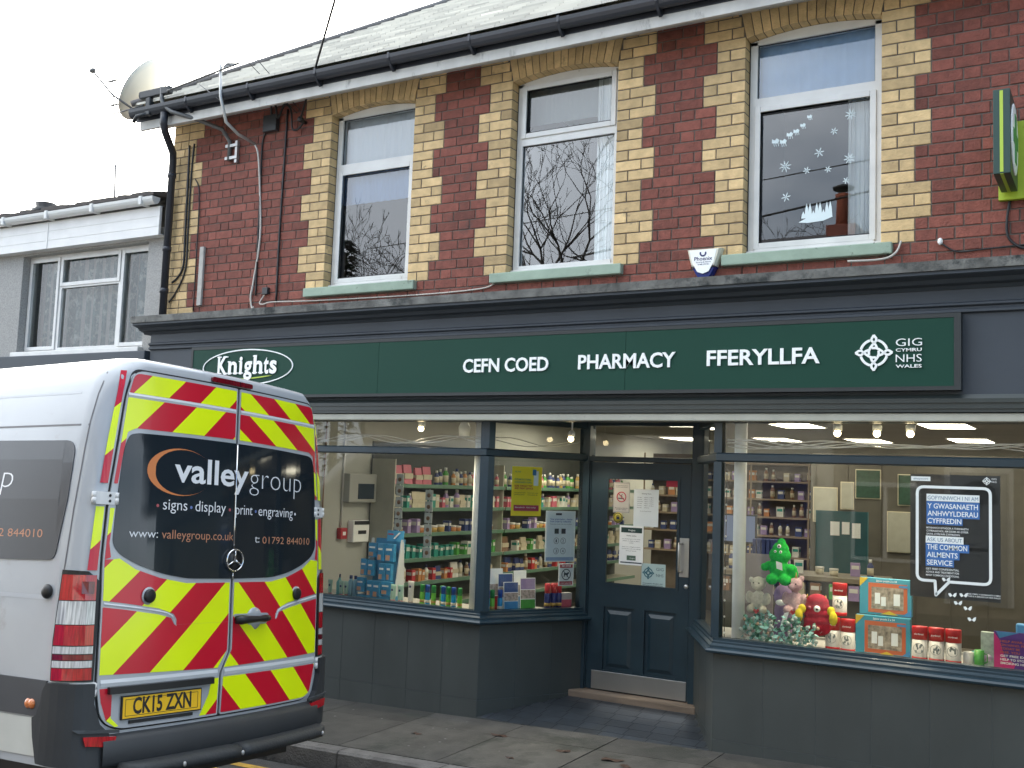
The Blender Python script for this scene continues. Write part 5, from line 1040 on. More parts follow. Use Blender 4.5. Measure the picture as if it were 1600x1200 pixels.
flat('staff_notice', 'white notice with dark green header low on the door glass', 'notice', -3.965, -3.735, 1.40, 1.745, DG, [(0, 1, 0, 1, letter, 'sheet'), (.07, .94, .82, .95, dk, 'header'), (.06, .95, .045, .075, prn, 'print'), (.33, .7, .12, .24, mat('badge_green', (.10, .17, .12), .5), 'print')], [('Knights', .38, .865, .28, .04, letter, .01), ('Polite notice', .31, .73, .40, .03, prn, .01), ('Our pharmacy team are here to help', .12, .65, .76, .022, prn, 0), ('patients, so please be patient', .15, .60, .7, .022, prn, 0), ('and kind.', .42, .55, .18, .022, prn, 0), ('Abuse of our colleagues in person', .12, .45, .76, .022, prn, 0), ('or on the phone will not be tolerated', .12, .40, .78, .022, prn, 0), ('and may be reported', .28, .35, .44, .022, prn, 0), ('Knights', .46, .16, .2, .03, letter, 0)])
gg = flat('health_service_sign', 'pale square sign with knot emblem at the foot of the door glass', 'sign', -3.745, -3.52, 1.222, 1.425, DG, [(0, 1, 0, 1, mat('sign_aqua', (.42, .55, .54), .5), 'sheet')], [('GIG', .62, .72, .3, .13, prn, -.01), ('NHS', .62, .46, .3, .13, prn, -.01), ('Gwasanaethau fferyllol y GIG', .06, .14, .84, .05, prn, .01), ('NHS pharmaceutical services', .06, .06, .84, .05, prn, .01)])
b = MB(); knot(b, (-3.68, DG-.001, 1.345), XF, ZF, .052, .0012, .16); b.build('emblem', mat('emblem_teal', (.02, .12, .16), .5), gg)
flat('red_label', 'small red label at the top right corner of the door glass', 'sticker', -3.53, -3.41, 2.10, 2.162, DG, [(0, 1, 0, 1, prr, 'sheet')], [('PULL', .2, .3, .6, .4, letter, .01)] if 0 else [])

# ================================================================== VAN
a_, b_, c_ = R_(.941), R_(2.078), R_(-2.924)
vf = Vector((-cos(a_)*cos(b_), -sin(a_)*cos(b_), -sin(b_))); l0 = Vector((-sin(a_), cos(a_), 0)); uu = -(l0.cross(vf)) if l0.cross(vf).z < 0 else l0.cross(vf)
vl = l0*cos(c_)+uu*sin(c_); vu = uu*cos(c_)-l0*sin(c_)
VM = Matrix((vl, vf, vu)).transposed().to_4x4(); VM.translation = Vector((-4.316, -3.343, -.003))
van = thing('panel_van', 'white high roof van with red and yellow chevron rear doors parked at the kerb', 'van')
van.matrix_world = VM
vwhite = mat('van_paint', (.40, .42, .445), .24, var=.06, vscale=2, coat=.6, dirt=((.32, .32, .31), .60), dscale=2.5)
seam = mat('rubber_seal', (.010, .010, .011), .6)
LE, KK = .0436, .1059
HL = [(.42, .93), (.50, .955), (.62, .972), (.80, .985), (1.0, .99), (1.35, .985), (1.60, .975), (1.9, .955), (2.1, .93), (2.3, .895), (2.45, .86), (2.55, .825), (2.60, .79), (2.635, .74)]
def Wd(h):
    if h <= HL[0][0]: return HL[0][1]
    for i in range(len(HL)-1):
        if h <= HL[i+1][0]: t = (h-HL[i][0])/(HL[i+1][0]-HL[i][0]); return HL[i][1]*(1-t)+HL[i+1][1]*t
    return HL[-1][1]
CW, CF = .115, .15
def sp_(s, h, off=0.):
    """body surface: s = signed arc position from the rear centre line"""
    W = Wd(h); a = W-CW; sg = 1 if s >= 0 else -1; t = abs(s); arc = .19
    if t <= a: x, y = t, LE*h+KK*t*t; nx, ny = 2*KK*t, -1
    else:
        f0 = LE*h+KK*a*a; sl = 2*KK*a
        if t <= a+arc: q = (t-a)/arc*pi/2; x = a+CW*sin(q); y = f0+CF*(1-cos(q))+sl*CW*sin(q)*.6; nx, ny = sin(q)+.18*cos(q), -cos(q)
        else: x = W; y = f0+CF+sl*CW*.6+(t-a-arc); nx, ny = 1, 0
    n = math.hypot(nx, ny); return Vector((sg*(x+off*nx/n), y+off*ny/n, h))
def s_end(h): return Wd(h)-CW+.19
def s_of(f, h):   # arc position of a side point at forward distance f
    a = Wd(h)-CW; f0 = LE*h+KK*a*a+CF+2*KK*a*CW*.6
    if f >= f0: return a+.19+f-f0
    b0 = LE*h+KK*a*a; t = max(0, min(1, (f-b0)/(f0-b0))); return a+.19*math.acos(max(-1, min(1, 1-t)))/(pi/2)
LEN = 5.9
bm_ = MB(); bm_.smooth = True; hs = [.60, .65, .70, .80, .90, 1.0, 1.15, 1.35, 1.6, 1.75, 1.9, 2.0, 2.1, 2.2, 2.3, 2.38, 2.45, 2.5, 2.55, 2.60, 2.635]
def front(h):  # nose profile
    return LEN-.1*(h < .6)-max(0, (h-1.0))*.9 if h < 1.35 else max(LEN-.32-(h-1.35)*1.15, LEN-2.3)
def outline(h, off=0.):
    W = Wd(h); P = []; ff = front(h); N_ = 9
    e = s_end(h)
    ss = [e*i/64 for i in range(-64, 65)]
    P = [sp_(s, h, off) for s in ss]; y0 = P[-1].y; xr = P[-1].x
    L = [(xr, y0+(ff-.5-y0)*i/10) for i in range(1, 11)]
    fr_ = [(xr-.45*(1-cos(pi/2*i/6)), ff-.5+.5*sin(pi/2*i/6)) for i in range(1, 7)]
    pts = [Vector((x, y, h)) for x, y in L+fr_]; return P+pts+[Vector((-p.x, p.y, h)) for p in reversed(pts)]
rings = [outline(h) for h in hs]
def shrink(r, k, h, dy): return [Vector((p.x*k, (p.y-2.5)*(1-(1-k)*.30)+2.5, h)) for p in r]
top = rings[-1]; rings += [shrink(top, .985, 2.655, 0), shrink(top, .93, 2.668, 0), shrink(top, .7, 2.685, 0), shrink(top, .3, 2.695, 0)]
nr = len(rings[0]); V = [p[:] for r in rings for p in r]
bm_.add(V, [(k*nr+j, k*nr+(j+1) % nr, (k+1)*nr+(j+1) % nr, (k+1)*nr+j) for k in range(len(rings)-1) for j in range(nr)]+[tuple(range((len(rings)-1)*nr, len(rings)*nr))])
bm_.fix = True; bm_.build('body', vwhite, van, local=True)
def clipv(poly, x, keep_right):
    out_ = []; n = len(poly)
    for i in range(n):
        p, q = poly[i], poly[(i+1) % n]; ip = (p[0] >= x) == keep_right or abs(p[0]-x) < 1e-9; iq = (q[0] >= x) == keep_right or abs(q[0]-x) < 1e-9
        if ip: out_.append(p)
        if ip != iq and abs(q[0]-p[0]) > 1e-9: t = (x-p[0])/(q[0]-p[0]); out_.append((x, p[1]+(q[1]-p[1])*t))
    return out_
def clipy(poly, y, keep_up): return [(b, a) for a, b in clipv([(b, a) for a, b in poly], y, keep_up)]
def rpoly(poly, r, n=5, rs=None):
    out_ = []; m = len(poly)
    for i in range(m):
        p0, p, p1 = Vector(poly[i-1]), Vector(poly[i]), Vector(poly[(i+1) % m]); rr = rs[i] if rs else r
        a, c = (p0-p), (p1-p); rr = min(rr, a.length*.45, c.length*.45)
        if rr < 1e-4: out_.append(tuple(p)); continue
        A_, C_ = p+a.normalized()*rr, p+c.normalized()*rr
        for k in range(n+1): t = k/n; out_.append(tuple(A_*(1-t)**2+p*2*t*(1-t)+C_*t*t))
    return out_
def patch(poly, off, name, m, parent=van, thick=.0, step=.05, hstep=.12, build=True, mb=None):
    """conforming skin over the body: poly in (s,h)"""
    b = mb or MB(); b.smooth = False; x0, x1 = min(p[0] for p in poly), max(p[0] for p in poly); ns = max(1, math.ceil((x1-x0)/step))
    for i in range(ns):
        a, c = x0+(x1-x0)*i/ns, x0+(x1-x0)*(i+1)/ns; q = clipv(clipv(poly, a, True), c, False)
        if len(q) < 3: continue
        z0, z1 = min(p[1] for p in q), max(p[1] for p in q); nh = max(1, math.ceil((z1-z0)/hstep))
        for j in range(nh):
            r = clipy(clipy(q, z0+(z1-z0)*j/nh, True), z0+(z1-z0)*(j+1)/nh, False)
            if len(r) >= 3: b.add([sp_(s, h, off)[:] for s, h in r], [tuple(range(len(r)))])
    if thick:
        n = len(poly); P = []
        for i in range(n):
            p, q = Vector(poly[i]), Vector(poly[(i+1) % n]); k = max(1, math.ceil((q-p).length/step))
            P += [tuple(p.lerp(q, t/k)) for t in range(k)]
        n = len(P); b.add([sp_(s, h, off)[:] for s, h in P]+[sp_(s, h, off-thick)[:] for s, h in P], [(i, (i+1) % n, n+(i+1) % n, n+i) for i in range(n)])
    if not build: return b
    b.fix = False if thick == 0 else True
    return b.build(name, m, parent, local=True)
def stext(s_, s0, h0, w, hgt, off, m, par, bold=0., flip=False, shear=0., name='lettering'):
    V, Fc, W = text(s_, w, hgt, bold); b = MB(); sg = -1 if flip else 1
    b.add([sp_(s0+sg*(x+shear*y), h0+y, off)[:] for x, y in V], Fc); b.fix = False; return b.build(name, m, par, local=True)
def mirror(poly): return [(-x, y) for x, y in reversed(poly)]
# dark seal band under the doors (seen in the gaps)
halfw = [(.755, .70), (.79, .776), (.84, .815), (.97, .836), (1.3, .838), (1.6, .843), (1.9, .828), (2.2, .79), (2.45, .762), (2.600, .722)]
L_ = [(-w, h) for h, w in reversed(halfw)]+[(w, h) for h, w in halfw]
patch(rpoly(L_, .05), .0015, 'door_seal', seam)
split = [(.0, 2.600), (0, 1.10), (-.062, .985), (-.066, .755)]
g = .008
def shr(w): return w-.010
DL = [(-shr(w), h+(.010 if h < .76 else (-.010 if h > 2.59 else 0))) for h, w in reversed(halfw)]; DR = [(-x, h) for x, h in DL]
left = DL+[(-.066-g, .765), (-.062-g, .985), (-g, 1.10), (-g, 2.590)]
right = [(g, 2.590), (g, 1.10), (-.062+g, .985), (-.066+g, .765)]+list(reversed(DR))
rsL = [.06]+[.03]*(len(DL)-2)+[.09]+[.012]*4; rsR = [.012]*4+[.09]+[.03]*(len(DL)-2)+[.06]
dL = patch(rpoly(left, 0, 5, rsL), .012, 'rear_door', vwhite, thick=.010); dR = patch(rpoly(right, 0, 5, rsR), .012, 'rear_door', vwhite, thick=.010)
tag(dL, 'left rear door with the number plate'); tag(dR, 'right rear door with the black handle')
# chevron decals
cLu = chevron('chevron_left_upper', -.44, 2.53, 1.0, .215, 1); cRu = chevron('chevron_right_upper', .166, 2.53, .62, .215, -1)
cLl = chevron('chevron_left_lower', -.35, 1.4, .93, .215, 1); cRl = chevron('chevron_right_lower', .132, 1.4, .97, .224, -1)
cPl = chevron('chevron_left_pillar', -.79, 2.40, 1.0, .215, 1, 1); cPr = chevron('chevron_right_pillar', .79, 2.40, 1.0, .215, -1, 1)
def wh(h, d=.018):
    for i in range(len(halfw)-1):
        if h <= halfw[i+1][0]: t = (h-halfw[i][0])/(halfw[i+1][0]-halfw[i][0]); return halfw[i][1]*(1-t)+halfw[i+1][1]*t-d
    return halfw[-1][1]-d
gT, gin = 2.268, .802
gl_low = [(.0, 1.497), (.33, 1.502), (.50, 1.530), (.65, 1.575), (.745, 1.63)]
PI_ = [(1.53, .858), (1.87, .838), (1.96, .830), (2.42, .779), (2.585, .748)]; PO_ = [(1.545, .906), (1.70, .894), (1.87, .881), (1.96, .870), (2.17, .845), (2.38, .812), (2.584, .776)]
def itp(T, h):
    if h <= T[0][0]: return T[0][1]
    for i in range(len(T)-1):
        if h <= T[i+1][0]: t = (h-T[i][0])/(T[i+1][0]-T[i][0]); return T[i][1]*(1-t)+T[i+1][1]*t
    return T[-1][1]
def edge(hs_, sg=1, d=.018): return [(sg*wh(h, d), h) for h in hs_]
c0 = .018
for sg, mu, ml, par in ((-1, cLu, cLl, dL), (1, cRu, cRl, dR)):
    P1 = [(sg*c0, 2.574), (sg*c0, 2.467)]+edge((2.467, 2.5, 2.574), sg)
    P2 = [(sg*c0, 2.441), (sg*c0, gT+.022), (sg*.690, gT+.014), (sg*.738, gT-.01), (sg*.760, 2.12), (sg*.778, 1.985)]+edge((1.985, 2.1, 2.2, 2.3, 2.441), sg)
    P3 = [(sg*.803, 1.85), (sg*.825, 1.70), (sg*.822, 1.63), (sg*.835, 1.63)] 
    P1 = [(x, h) for x, h in P1]; rp = rpoly(P1, 0, 4, [.004, .004, .006, .02, .05])
    patch(rp, .0135, 'chevron_decal', mu, par)
    patch(rpoly(P2, .006, 3), .0135, 'chevron_decal', mu, par)
    side_strip = [(sg*.787, 1.86), (sg*.805, 1.68), (sg*.792, 1.61)]+edge((1.60, 1.7, 1.86), sg)
    patch(rpoly(side_strip, .004, 3), .0135, 'chevron_decal', mu, par)
    # band between glass and rib curve, down to the lower rib
    low = [(sg*x, h-.022) for x, h in gl_low]; sw_ = [(sg*a, h) for a, h in ((.395, 1.262), (.415, 1.305), (.50, 1.333), (.69, 1.362))]
    P4 = [(sg*c0, 1.478)]+[(sg*x, h-.024) for x, h in gl_low[1:]]+[(sg*.785, 1.60)]+edge((1.60, 1.5, 1.395), sg)+[(sg*.69, 1.378), (sg*.50, 1.349), (sg*.405, 1.318), (sg*.378, 1.262), (sg*.393, 1.258), (sg*.42, 1.298), (sg*.50, 1.318), (sg*.69, 1.347)]+edge((1.363, 1.2, 1.1, 1.032), sg)
    P4 += [(sg*c0 if sg > 0 else -.050, 1.016)] if sg < 0 else [(-.044, 1.016)]
    P4 += [(-.022, 1.085)] if sg < 0 else [(.018, 1.085)]
    # split at the rib so every piece stays simple
    U = [(sg*c0, 1.478)]+[(sg*x, h-.024) for x, h in gl_low[1:]]+[(sg*.785, 1.60)]+edge((1.60, 1.5, 1.395), sg)+[(sg*.69, 1.378), (sg*.50, 1.349), (sg*.405, 1.318), (sg*.385, 1.29), (sg*.385, 1.262)]+[(sg*c0, 1.262)]
    Dn = [(sg*c0, 1.2615), (sg*.398, 1.2615), (sg*.42, 1.298), (sg*.50, 1.318), (sg*.69, 1.347)]+edge((1.363, 1.2, 1.1, 1.032), sg)+([(-.085, 1.016), (-.020, 1.11)] if sg < 0 else [(-.040, 1.016), (.018, 1.11)])
    mbx = MB(); patch(U, .0135, '', ml, build=False, mb=mbx); patch(Dn, .0135, '', ml, build=False, mb=mbx); mbx.fix = False; mbx.build('chevron_decal', ml, par, local=True)
    if sg > 0: B = [(-.042, .965), (-.052, .775)]+[(.70, .775)]+edge((.80, .965), 1, .022); patch(rpoly(B, .0, 4, [.004, .01, .07, .03, .004]), .0135, 'chevron_decal', ml, par)
    else:
        B = [(-.075, .962), (-.125, .962), (-.145, .88), (-.205, .775), (-.085, .775)]; patch(B, .0135, 'chevron_decal', ml, par)
        B = [(-.745, .965), (-.745, .82), (-.70, .778), (-.72, .775)]+edge((.81, .90, .965), -1, .022); patch(B, .0135, 'chevron_decal', ml, par)
    mp_ = cPl if sg < 0 else cPr
    for (ha, hb) in ((1.985, 2.585), (1.545, 1.865)):
        hh = [ha+(hb-ha)*i/5 for i in range(6)]; P = [(sg*itp(PI_, h), h) for h in hh]+[(sg*itp(PO_, h), h) for h in reversed(hh)]
        patch(P, .005, 'chevron_decal', mp_, van, step=.015)
# pressed ribs
rib = mat('van_rib_shade', (.58, .60, .62), .3, coat=.4)
for par, sg in ((dL, -1), (dR, 1)):
    b = MB(); 
    def ribstrip(pts, w, o=.016):
        for i in range(len(pts)-1):
            (x0, z0), (x1, z1) = pts[i], pts[i+1]; A_, B_, C_, D_ = sp_(x0, z0-w/2, .0125), sp_(x1, z1-w/2, .0125), sp_(x1, z1+w/2, .0125), sp_(x0, z0+w/2, .0125); E_, F_ = sp_(x0, z0, o), sp_(x1, z1, o)
            b.add([A_[:], B_[:], F_[:], E_[:], C_[:], D_[:]], [(0, 1, 2, 3), (3, 2, 4, 5)])
    n = 12; xa, xb = sg*.02, sg*.745
    ribstrip([(xa+(xb-xa)*i/n, 2.454) for i in range(n+1)], .026); b.build('pressed_rib', rib, par, local=True); b = MB()
    xa = -.085 if sg < 0 else -.035; xb = sg*.81; ribstrip([(xa+(xb-xa)*i/n, .991) for i in range(n+1)], .034); b.build('pressed_rib', rib, par, local=True); b = MB()
    ribstrip([(sg*a, h) for a, h in ((.386, 1.258), (.41, 1.305), (.45, 1.323), (.50, 1.334), (.60, 1.350), (.69, 1.362), (.815, 1.378))], .014); b.build('pressed_rib', rib, par, local=True)

# glass on both doors
gout = [(.778, 1.91), (.752, 2.18), (.725, 2.245), (.68, 2.258), (.35, 2.266), (.010, 2.268)]; glo = [(.010, 1.499), (.33, 1.503), (.50, 1.530), (.65, 1.578), (.745, 1.625), (.790, 1.68)]
GP = rpoly(glo+gout, 0, 4, [0, .05, .08, .05, .03, .04, .02, .05, .05, .03, .02, 0])
for sg, par in ((-1, dL), (1, dR)):
    P = GP if sg > 0 else mirror(GP); patch([(x*1.0+sg*.0, h) for x, h in P], .0155, 'rear_window', vanglass_m, par, thick=.003)
org = mat('vinyl_orange', (.62, .20, .055), .4); orgt = mat('vinyl_orange_text', (.50, .22, .12), .4); wht = mat('vinyl_white', (.75, .76, .78), .4)
OF = .0163
b = MB(); n = 30; V = []
for i in range(n+1):
    t = R_(38+ (322-38)*i/n); w_ = .052*max(.06, (1-abs(i/n-.5)*2))**.9; ro = (.215, .128)
    x0, z0 = -.40+ro[0]*cos(t), 2.072+ro[1]*sin(t); x1, z1 = -.40+w_*.55*(1 if True else 0)+(ro[0]-w_*.45)*cos(t), 2.072+(ro[1]-w_*.25)*sin(t); V += [sp_(x0, z0, OF)[:], sp_(x1, z1, OF)[:]]
b.add(V, [(2*i, 2*i+1, 2*i+3, 2*i+2) for i in range(n)]); b.fix = False; b.build('crescent_logo', org, dL, local=True)
stext('valley', -.445, 2.022, .545, .135, OF+.0004, wht, dL, .018); stext('group', .112, 2.018, .495, .135, OF, wht, dR, -.022)
for s_, x, w in (('signs', -.508, .158), ('display', -.295, .222)): stext(s_, x, 1.866, w, .060, OF, wht, dL, -.004)
for s_, x, w in (('print', .006, .138), ('engraving', .196, .330)): stext(s_, x, 1.862, w, .060, OF, wht, dR, -.004)
for x, m in ((-.54, mat('dot_red', (.42, .08, .09), .4)), (-.323, mat('dot_blue', (.12, .18, .42), .4)), (-.042, MATS['dot_red']), (.172, MATS['dot_blue']), (.55, wht)):
    b = MB(); b.add([sp_(x+.0085*cos(2*pi*i/12), 1.885+.0085*sin(2*pi*i/12), OF)[:] for i in range(12)], [tuple(range(12))]); b.fix = False; b.build('dot', m, dL if x < 0 else dR, local=True)
stext('www:', -.70, 1.715, .170, .045, OF, wht, dL, -.004); stext('valleygroup.co.uk', -.506, 1.713, .500, .048, OF, orgt, dL, -.004)
stext('t:', .172, 1.705, .040, .045, OF, wht, dR, -.004); stext('01792 844010', .240, 1.700, .478, .042, OF, orgt, dR, -.004)
chrome = mat('chrome', (.75, .75, .76), .12, metal=1)
b = MB(); C_ = sp_(0, 1.602, .030); b.v = []
b.tube([C_+Vector((.064*cos(2*pi*i/32), 0, .060*sin(2*pi*i/32))) for i in range(33)], .0052, 8, cap=False)
for k in range(3): a = pi/2+k*2*pi/3; b.tube([C_, C_+Vector((.062*cos(a), 0, .058*sin(a)))], [.008, .003], 6)
b.build('star_emblem', chrome, dR, local=True); b = MB(); b.lathe((0, 0, 0), [(.05, 0), (.05, .012)], 20); b.v = [(x, C_.y+.006+z, C_.z+y) for x, y, z in b.v]; b.build('emblem_base', black, dR, local=True)
b = MB(); b.tube([sp_(.0, h, .017) for h in (2.26, 2.0, 1.8, 1.665)], .005, 6); b.tube([sp_(.0, h, .017) for h in (1.54, 1.49)], .005, 6); b.build('centre_trim', chrome, dL, local=True)
# hinges
def hinge(s0, s1, h0, h1, off=.016, nm='hinge'):
    b = MB(); n = 4
    for i in range(n):
        a, c = s0+(s1-s0)*i/n, s0+(s1-s0)*(i+1)/n; P = [sp_(a, h0, off), sp_(c, h0, off), sp_(c, h1, off), sp_(a, h1, off), sp_(a, h0, .002), sp_(c, h0, .002), sp_(c, h1, .002), sp_(a, h1, .002)]
        b.add([p[:] for p in P], [(0, 1, 2, 3), (0, 4, 5, 1), (3, 2, 6, 7), (0, 3, 7, 4), (1, 5, 6, 2)])
    for hh in ((h0*.72+h1*.28), (h0*.28+h1*.72)):
        for q in (.04, .96): p = sp_(s0+(s1-s0)*q, hh, off-.004); b.tube([p+Vector((0, 0, -.016)), p+Vector((0, 0, .016))], .012, 8)
    o = b.build(nm, white, van, local=True); k = MB()
    for hh in (h0+.018, h1-.018): p = sp_(s0+(s1-s0)*.66, hh, off+.001); k.ball(p, (.008, .004, .008), 8, 6)
    k.build('bolt', black, o, local=True)
for sg in (-1, 1):
    hinge(sg*.898, sg*.775, 1.876, 1.940); hinge(sg*.952, sg*.835, .930, 1.000)
# round covers, handle
for sg, x, h, par in ((-1, -.566, 1.415, dL), (1, .585, 1.400, dR)):
    p = sp_(x, h, .0135); b = MB(); b.lathe((0, 0, 0), [(.046, 0), (.044, .003)], 24); b.v = [(p.x+a, p.y-z, p.z+c) for a, c, z in b.v]; o = b.build('round_cover_ring', vwhite, par, local=True)
    b = MB(); b.lathe((0, 0, 0), [(.035, 0), (.036, .012), (.028, .016)], 24); b.v = [(p.x+a, p.y-.0032-z, p.z+c) for a, c, z in b.v]; b.build('round_cover', black, par, local=True)
p = sp_(.188, 1.27, .0137); b = MB(); b.lathe((0, 0, 0), [(.064, 0), (.064, .002), (.03, .0021)], 28); b.v = [(p.x+a, p.y-z, p.z+c) for a, c, z in b.v]; ob = b.build('handle_cup', vwhite, dR, local=True)
b = MB(); b.prism(rpoly([(.012, 1.236), (.305, 1.238), (.315, 1.30), (.012, 1.302)], .028), (0, sp_(.15, 1.27, .0150).y, 0), Vector((1, 0, 0)), ZF, (0, .004, 0)); b.build('handle_surround', vwhite, dR, local=True)
b = MB(); y = sp_(.15, 1.27, .03).y; b.tube([(.026, y, 1.27), (.06, y-.012, 1.27), (.11, y-.018, 1.27), (.20, y-.02, 1.27), (.25, y-.014, 1.27), (.295, y, 1.27)], [.022, .027, .022, .016, .021, .018], 10); b.build('door_handle', black, dR, local=True)
# number plate area
pl_r = patch([(-.770, .972), (-.130, .972), (-.130, .938), (-.770, .938)], .040, 'plate_light_bar', black, dL, thick=.028)
np_ = mat('plate_yellow', (.85, .50, .01), .4); px0, px1, pz0, pz1 = -.695, -.205, .806, .922
def flatp(x0, x1, z0, z1, off, name, m, par, th=.004, r=.0):
    A_, B_ = sp_(x0, z0, off), sp_(x1, z0, off); C2 = sp_(x1, z1, off); D2 = sp_(x0, z1, off); b = MB(); n = Vector((0, th, 0)); b.add([A_[:], B_[:], C2[:], D2[:], (A_+n)[:], (B_+n)[:], (C2+n)[:], (D2+n)[:]], [(0, 1, 2, 3), (0, 4, 5, 1), (1, 5, 6, 2), (2, 6, 7, 3), (3, 7, 4, 0)]); return b.build(name, m, par, local=True), A_, (B_-A_).normalized(), (D2-A_).normalized()
o, A_, X_, Z_ = flatp(px0, px1, pz0, pz1, .026, 'number_plate', black, dL, .010); o2, A2, X2, Z2 = flatp(px0+.006, px1-.006, pz0+.006, pz1-.006, .0275, 'plate_face', np_, o, .0012)
b = MB(); put_text(b, 'CK15 ZXN', A2+X2*.058+Z2*.020-Vector((0, .0008, 0)), X2, Z2, .362, .078, .028); b.fix = False; b.build('lettering', black, o, local=True)
b = MB(); strip2(b, [(.014, .012), (.462, .012), (.462, .092), (.014, .092)], .0022, A2-Vector((0, .0006, 0)), X2, Z2, .0005, True); b.build('plate_border', black, o, local=True)
flatp(-.645, -.255, .784, .800, .020, 'plate_bracket', black, dL, .006)
# tail lamps wrapping the corners
lred = mat('lamp_red', (.42, .005, .012), .08, coat=1., var=.5, vscale=40, stretch=(3, 3, .25)); lred2 = mat('lamp_dark_red', (.16, .003, .01), .1, coat=1., var=.5, vscale=30, stretch=(3, 3, .3)); lclr = mat('lamp_clear', (.55, .55, .54), .1, coat=1., var=.55, vscale=45, stretch=(3, 3, .12)); lamb = mat('lamp_amber', (.55, .16, .04), .15, coat=.8)
for sg in (-1, 1):
    o = patch([(sg*.847, 1.004), (sg*1.030, 1.010), (sg*1.030, 1.20), (sg*1.005, 1.545), (sg*.90, 1.540), (sg*.842, 1.49)], .012, 'tail_lamp', black, van, thick=.010)
    for (h0, h1, m, nm) in ((1.398, 1.522, lred, 'lens'), (1.281, 1.394, lclr, 'lens'), (1.180, 1.277, lred, 'lens'), (1.140, 1.175, lclr, 'lens'), (1.110, 1.136, lred2, 'lens'), (1.074, 1.106, lclr, 'lens'), (1.014, 1.070, lred, 'lens')):
        e0 = lambda h: .862; e1 = lambda h: 1.024-.024*max(0, (h-1.2)/.33)
        n_ = patch([(sg*e0(h0), h0), (sg*e1(h0), h0), (sg*e1(h1), h1), (sg*e0(h1), h1)], .017+(.0006 if m is lclr else 0), nm, m, o, thick=.005)
    b = MB(); 
    if sg < 0: patch([(-.872, 1.43), (-.925, 1.43), (-.925, 1.49), (-.872, 1.49)], .0185, 'lens_detail', lred2, o)
# dark lower trim, bumper, step
patch([(-.95, .60), (-.95, .985), (-.862, .985), (-.850, .90), (-.81, .80), (-.76, .742), (.76, .742), (.81, .80), (.850, .90), (.862, .985), (.95, .985), (.95, .60)][::1], .008, 'x', darkgrey) if 0 else None
def bump(s0, s1, ht, hb, off, name, m, n=40, par=van, rnd=.02):
    b = MB(); b.smooth = True; V = []
    prof = lambda s: [(ht(s), .001), (ht(s)-.006, off*.7), (ht(s)-.03, off), (hb(s)+.03, off), (hb(s)+.006, off*.8), (hb(s), .0)]
    K = 6
    for i in range(n+1): s = s0+(s1-s0)*i/n; V += [sp_(s, h, o)[:] for h, o in prof(s)]
    b.add(V, [(i*K+j, (i+1)*K+j, (i+1)*K+j+1, i*K+j+1) for i in range(n) for j in range(K-1)]); return b.build(name, m, par, local=True)
bump(-.80, .80, lambda s: .742, lambda s: .585, .055, 'rear_bumper', darkgrey, 40)
for sg in (-1, 1):
    S0 = 0
    P = [(sg*.76, .585), (sg*.76, .75), (sg*.812, .80), (sg*.848, .90), (sg*.848, .995), (sg*1.032, 1.002), (sg*1.046, .962), (sg*1.052, .898), (sg*1.066, .850), (sg*1.10, .832), (sg*1.09, .743), (sg*1.06, .62)]
    patch(P if sg > 0 else P, .036, 'bumper_corner', darkgrey, van, thick=.034, step=.03)
    o = patch([(sg*.730, .737), (sg*.893, .750), (sg*.882, .706), (sg*.740, .686)], .0500, 'reflector', lred, van, thick=.022, step=.04)
    patch([(sg*.715, .766), (sg*.93, .784), (sg*.91, .768), (sg*.715, .752)], .050, 'bumper_ledge', mat('bumper_ledge', (.045, .05, .055), .5), van, thick=.02)
b = MB(); b.smooth = True; P = []
def stepy(x): return LE*.6+KK*x*x-.15
for (x0_, x1_, nm) in ((-.72, -.02, 0), (.0, .80, 1)):
    b = MB(); n = 12; V = []
    for i in range(n+1):
        x = x0_+(x1_-x0_)*i/n; e = .03 if (i in (0,) and x0_ < -.5) or (i == n and x1_ > .5) else 0; y = stepy(x)+e
        V += [(x, y+.22, .605), (x, y+.03, .612), (x, y, .600), (x, y-.01+e*.3, .575), (x, y+.0, .552), (x, y+.05, .540), (x, y+.22, .545)]
    K = 7; b.smooth = True; b.add(V, [(i*K+j, (i+1)*K+j, (i+1)*K+(j+1) % K, i*K+(j+1) % K) for i in range(n) for j in range(K)]+[tuple(range(K)), tuple(range(n*K, n*K+K))]); b.build('rear_step', mat('step_rubber', (.022, .025, .028), .6, var=.2, vscale=6, bump=.3, bscale=60), van, local=True)
for x in (-.42, -.02, .72): b = MB(); b.ball((x, stepy(x)-.01, .575), (.012, .008, .014), 8, 6); b.build('step_bolt', galv, van, local=True)
# side: window, seams, crease shade, trims, lettering (left side faces the camera)
def sw2(f, h): return -s_of(f, h)
SWp = [(-(s_of(.312, 2.2)), 2.20), (-(s_of(.285, 1.9)), 1.9), (-(s_of(.315, 1.6)), 1.59), (-s_of(1.55, 1.6), 1.57), (-s_of(1.60, 2.2), 2.225)]
sidegl = mat('side_vinyl_glass', (.055, .060, .068), .25, var=.08, vscale=2)
patch(rpoly(SWp, .07, 5, [.07, .0, .05, .07, .07]), .006, 'side_window', sidegl, van, thick=.005, step=.08)
ws = bpy.data.objects['side_window']
stext('valleygroup', -s_of(1.96, 2.0), 1.975, 1.18, .15, .0072, wht, van, -.02, shear=.18) if 0 else None
def sidetext(t_, f_end, h, w, hg, m, bold=0., shear=0.):
    V, Fc, W = text(t_, w, hg, bold); b = MB(); b.add([sp_(-s_of(max(f_end+(w-x-shear*y), .30), h), h+y, .0068)[:] for x, y in V], Fc); b.fix = False; b.build('lettering', m, ws, local=True)
sidetext('valleygroup', .745, 1.955, 1.10, .13, wht, -.02, .15); sidetext('t: 01792 844010', .432, 1.700, .62, .042, orgt, -.004)
seamg = mat('panel_line', (.12, .12, .13), .5)
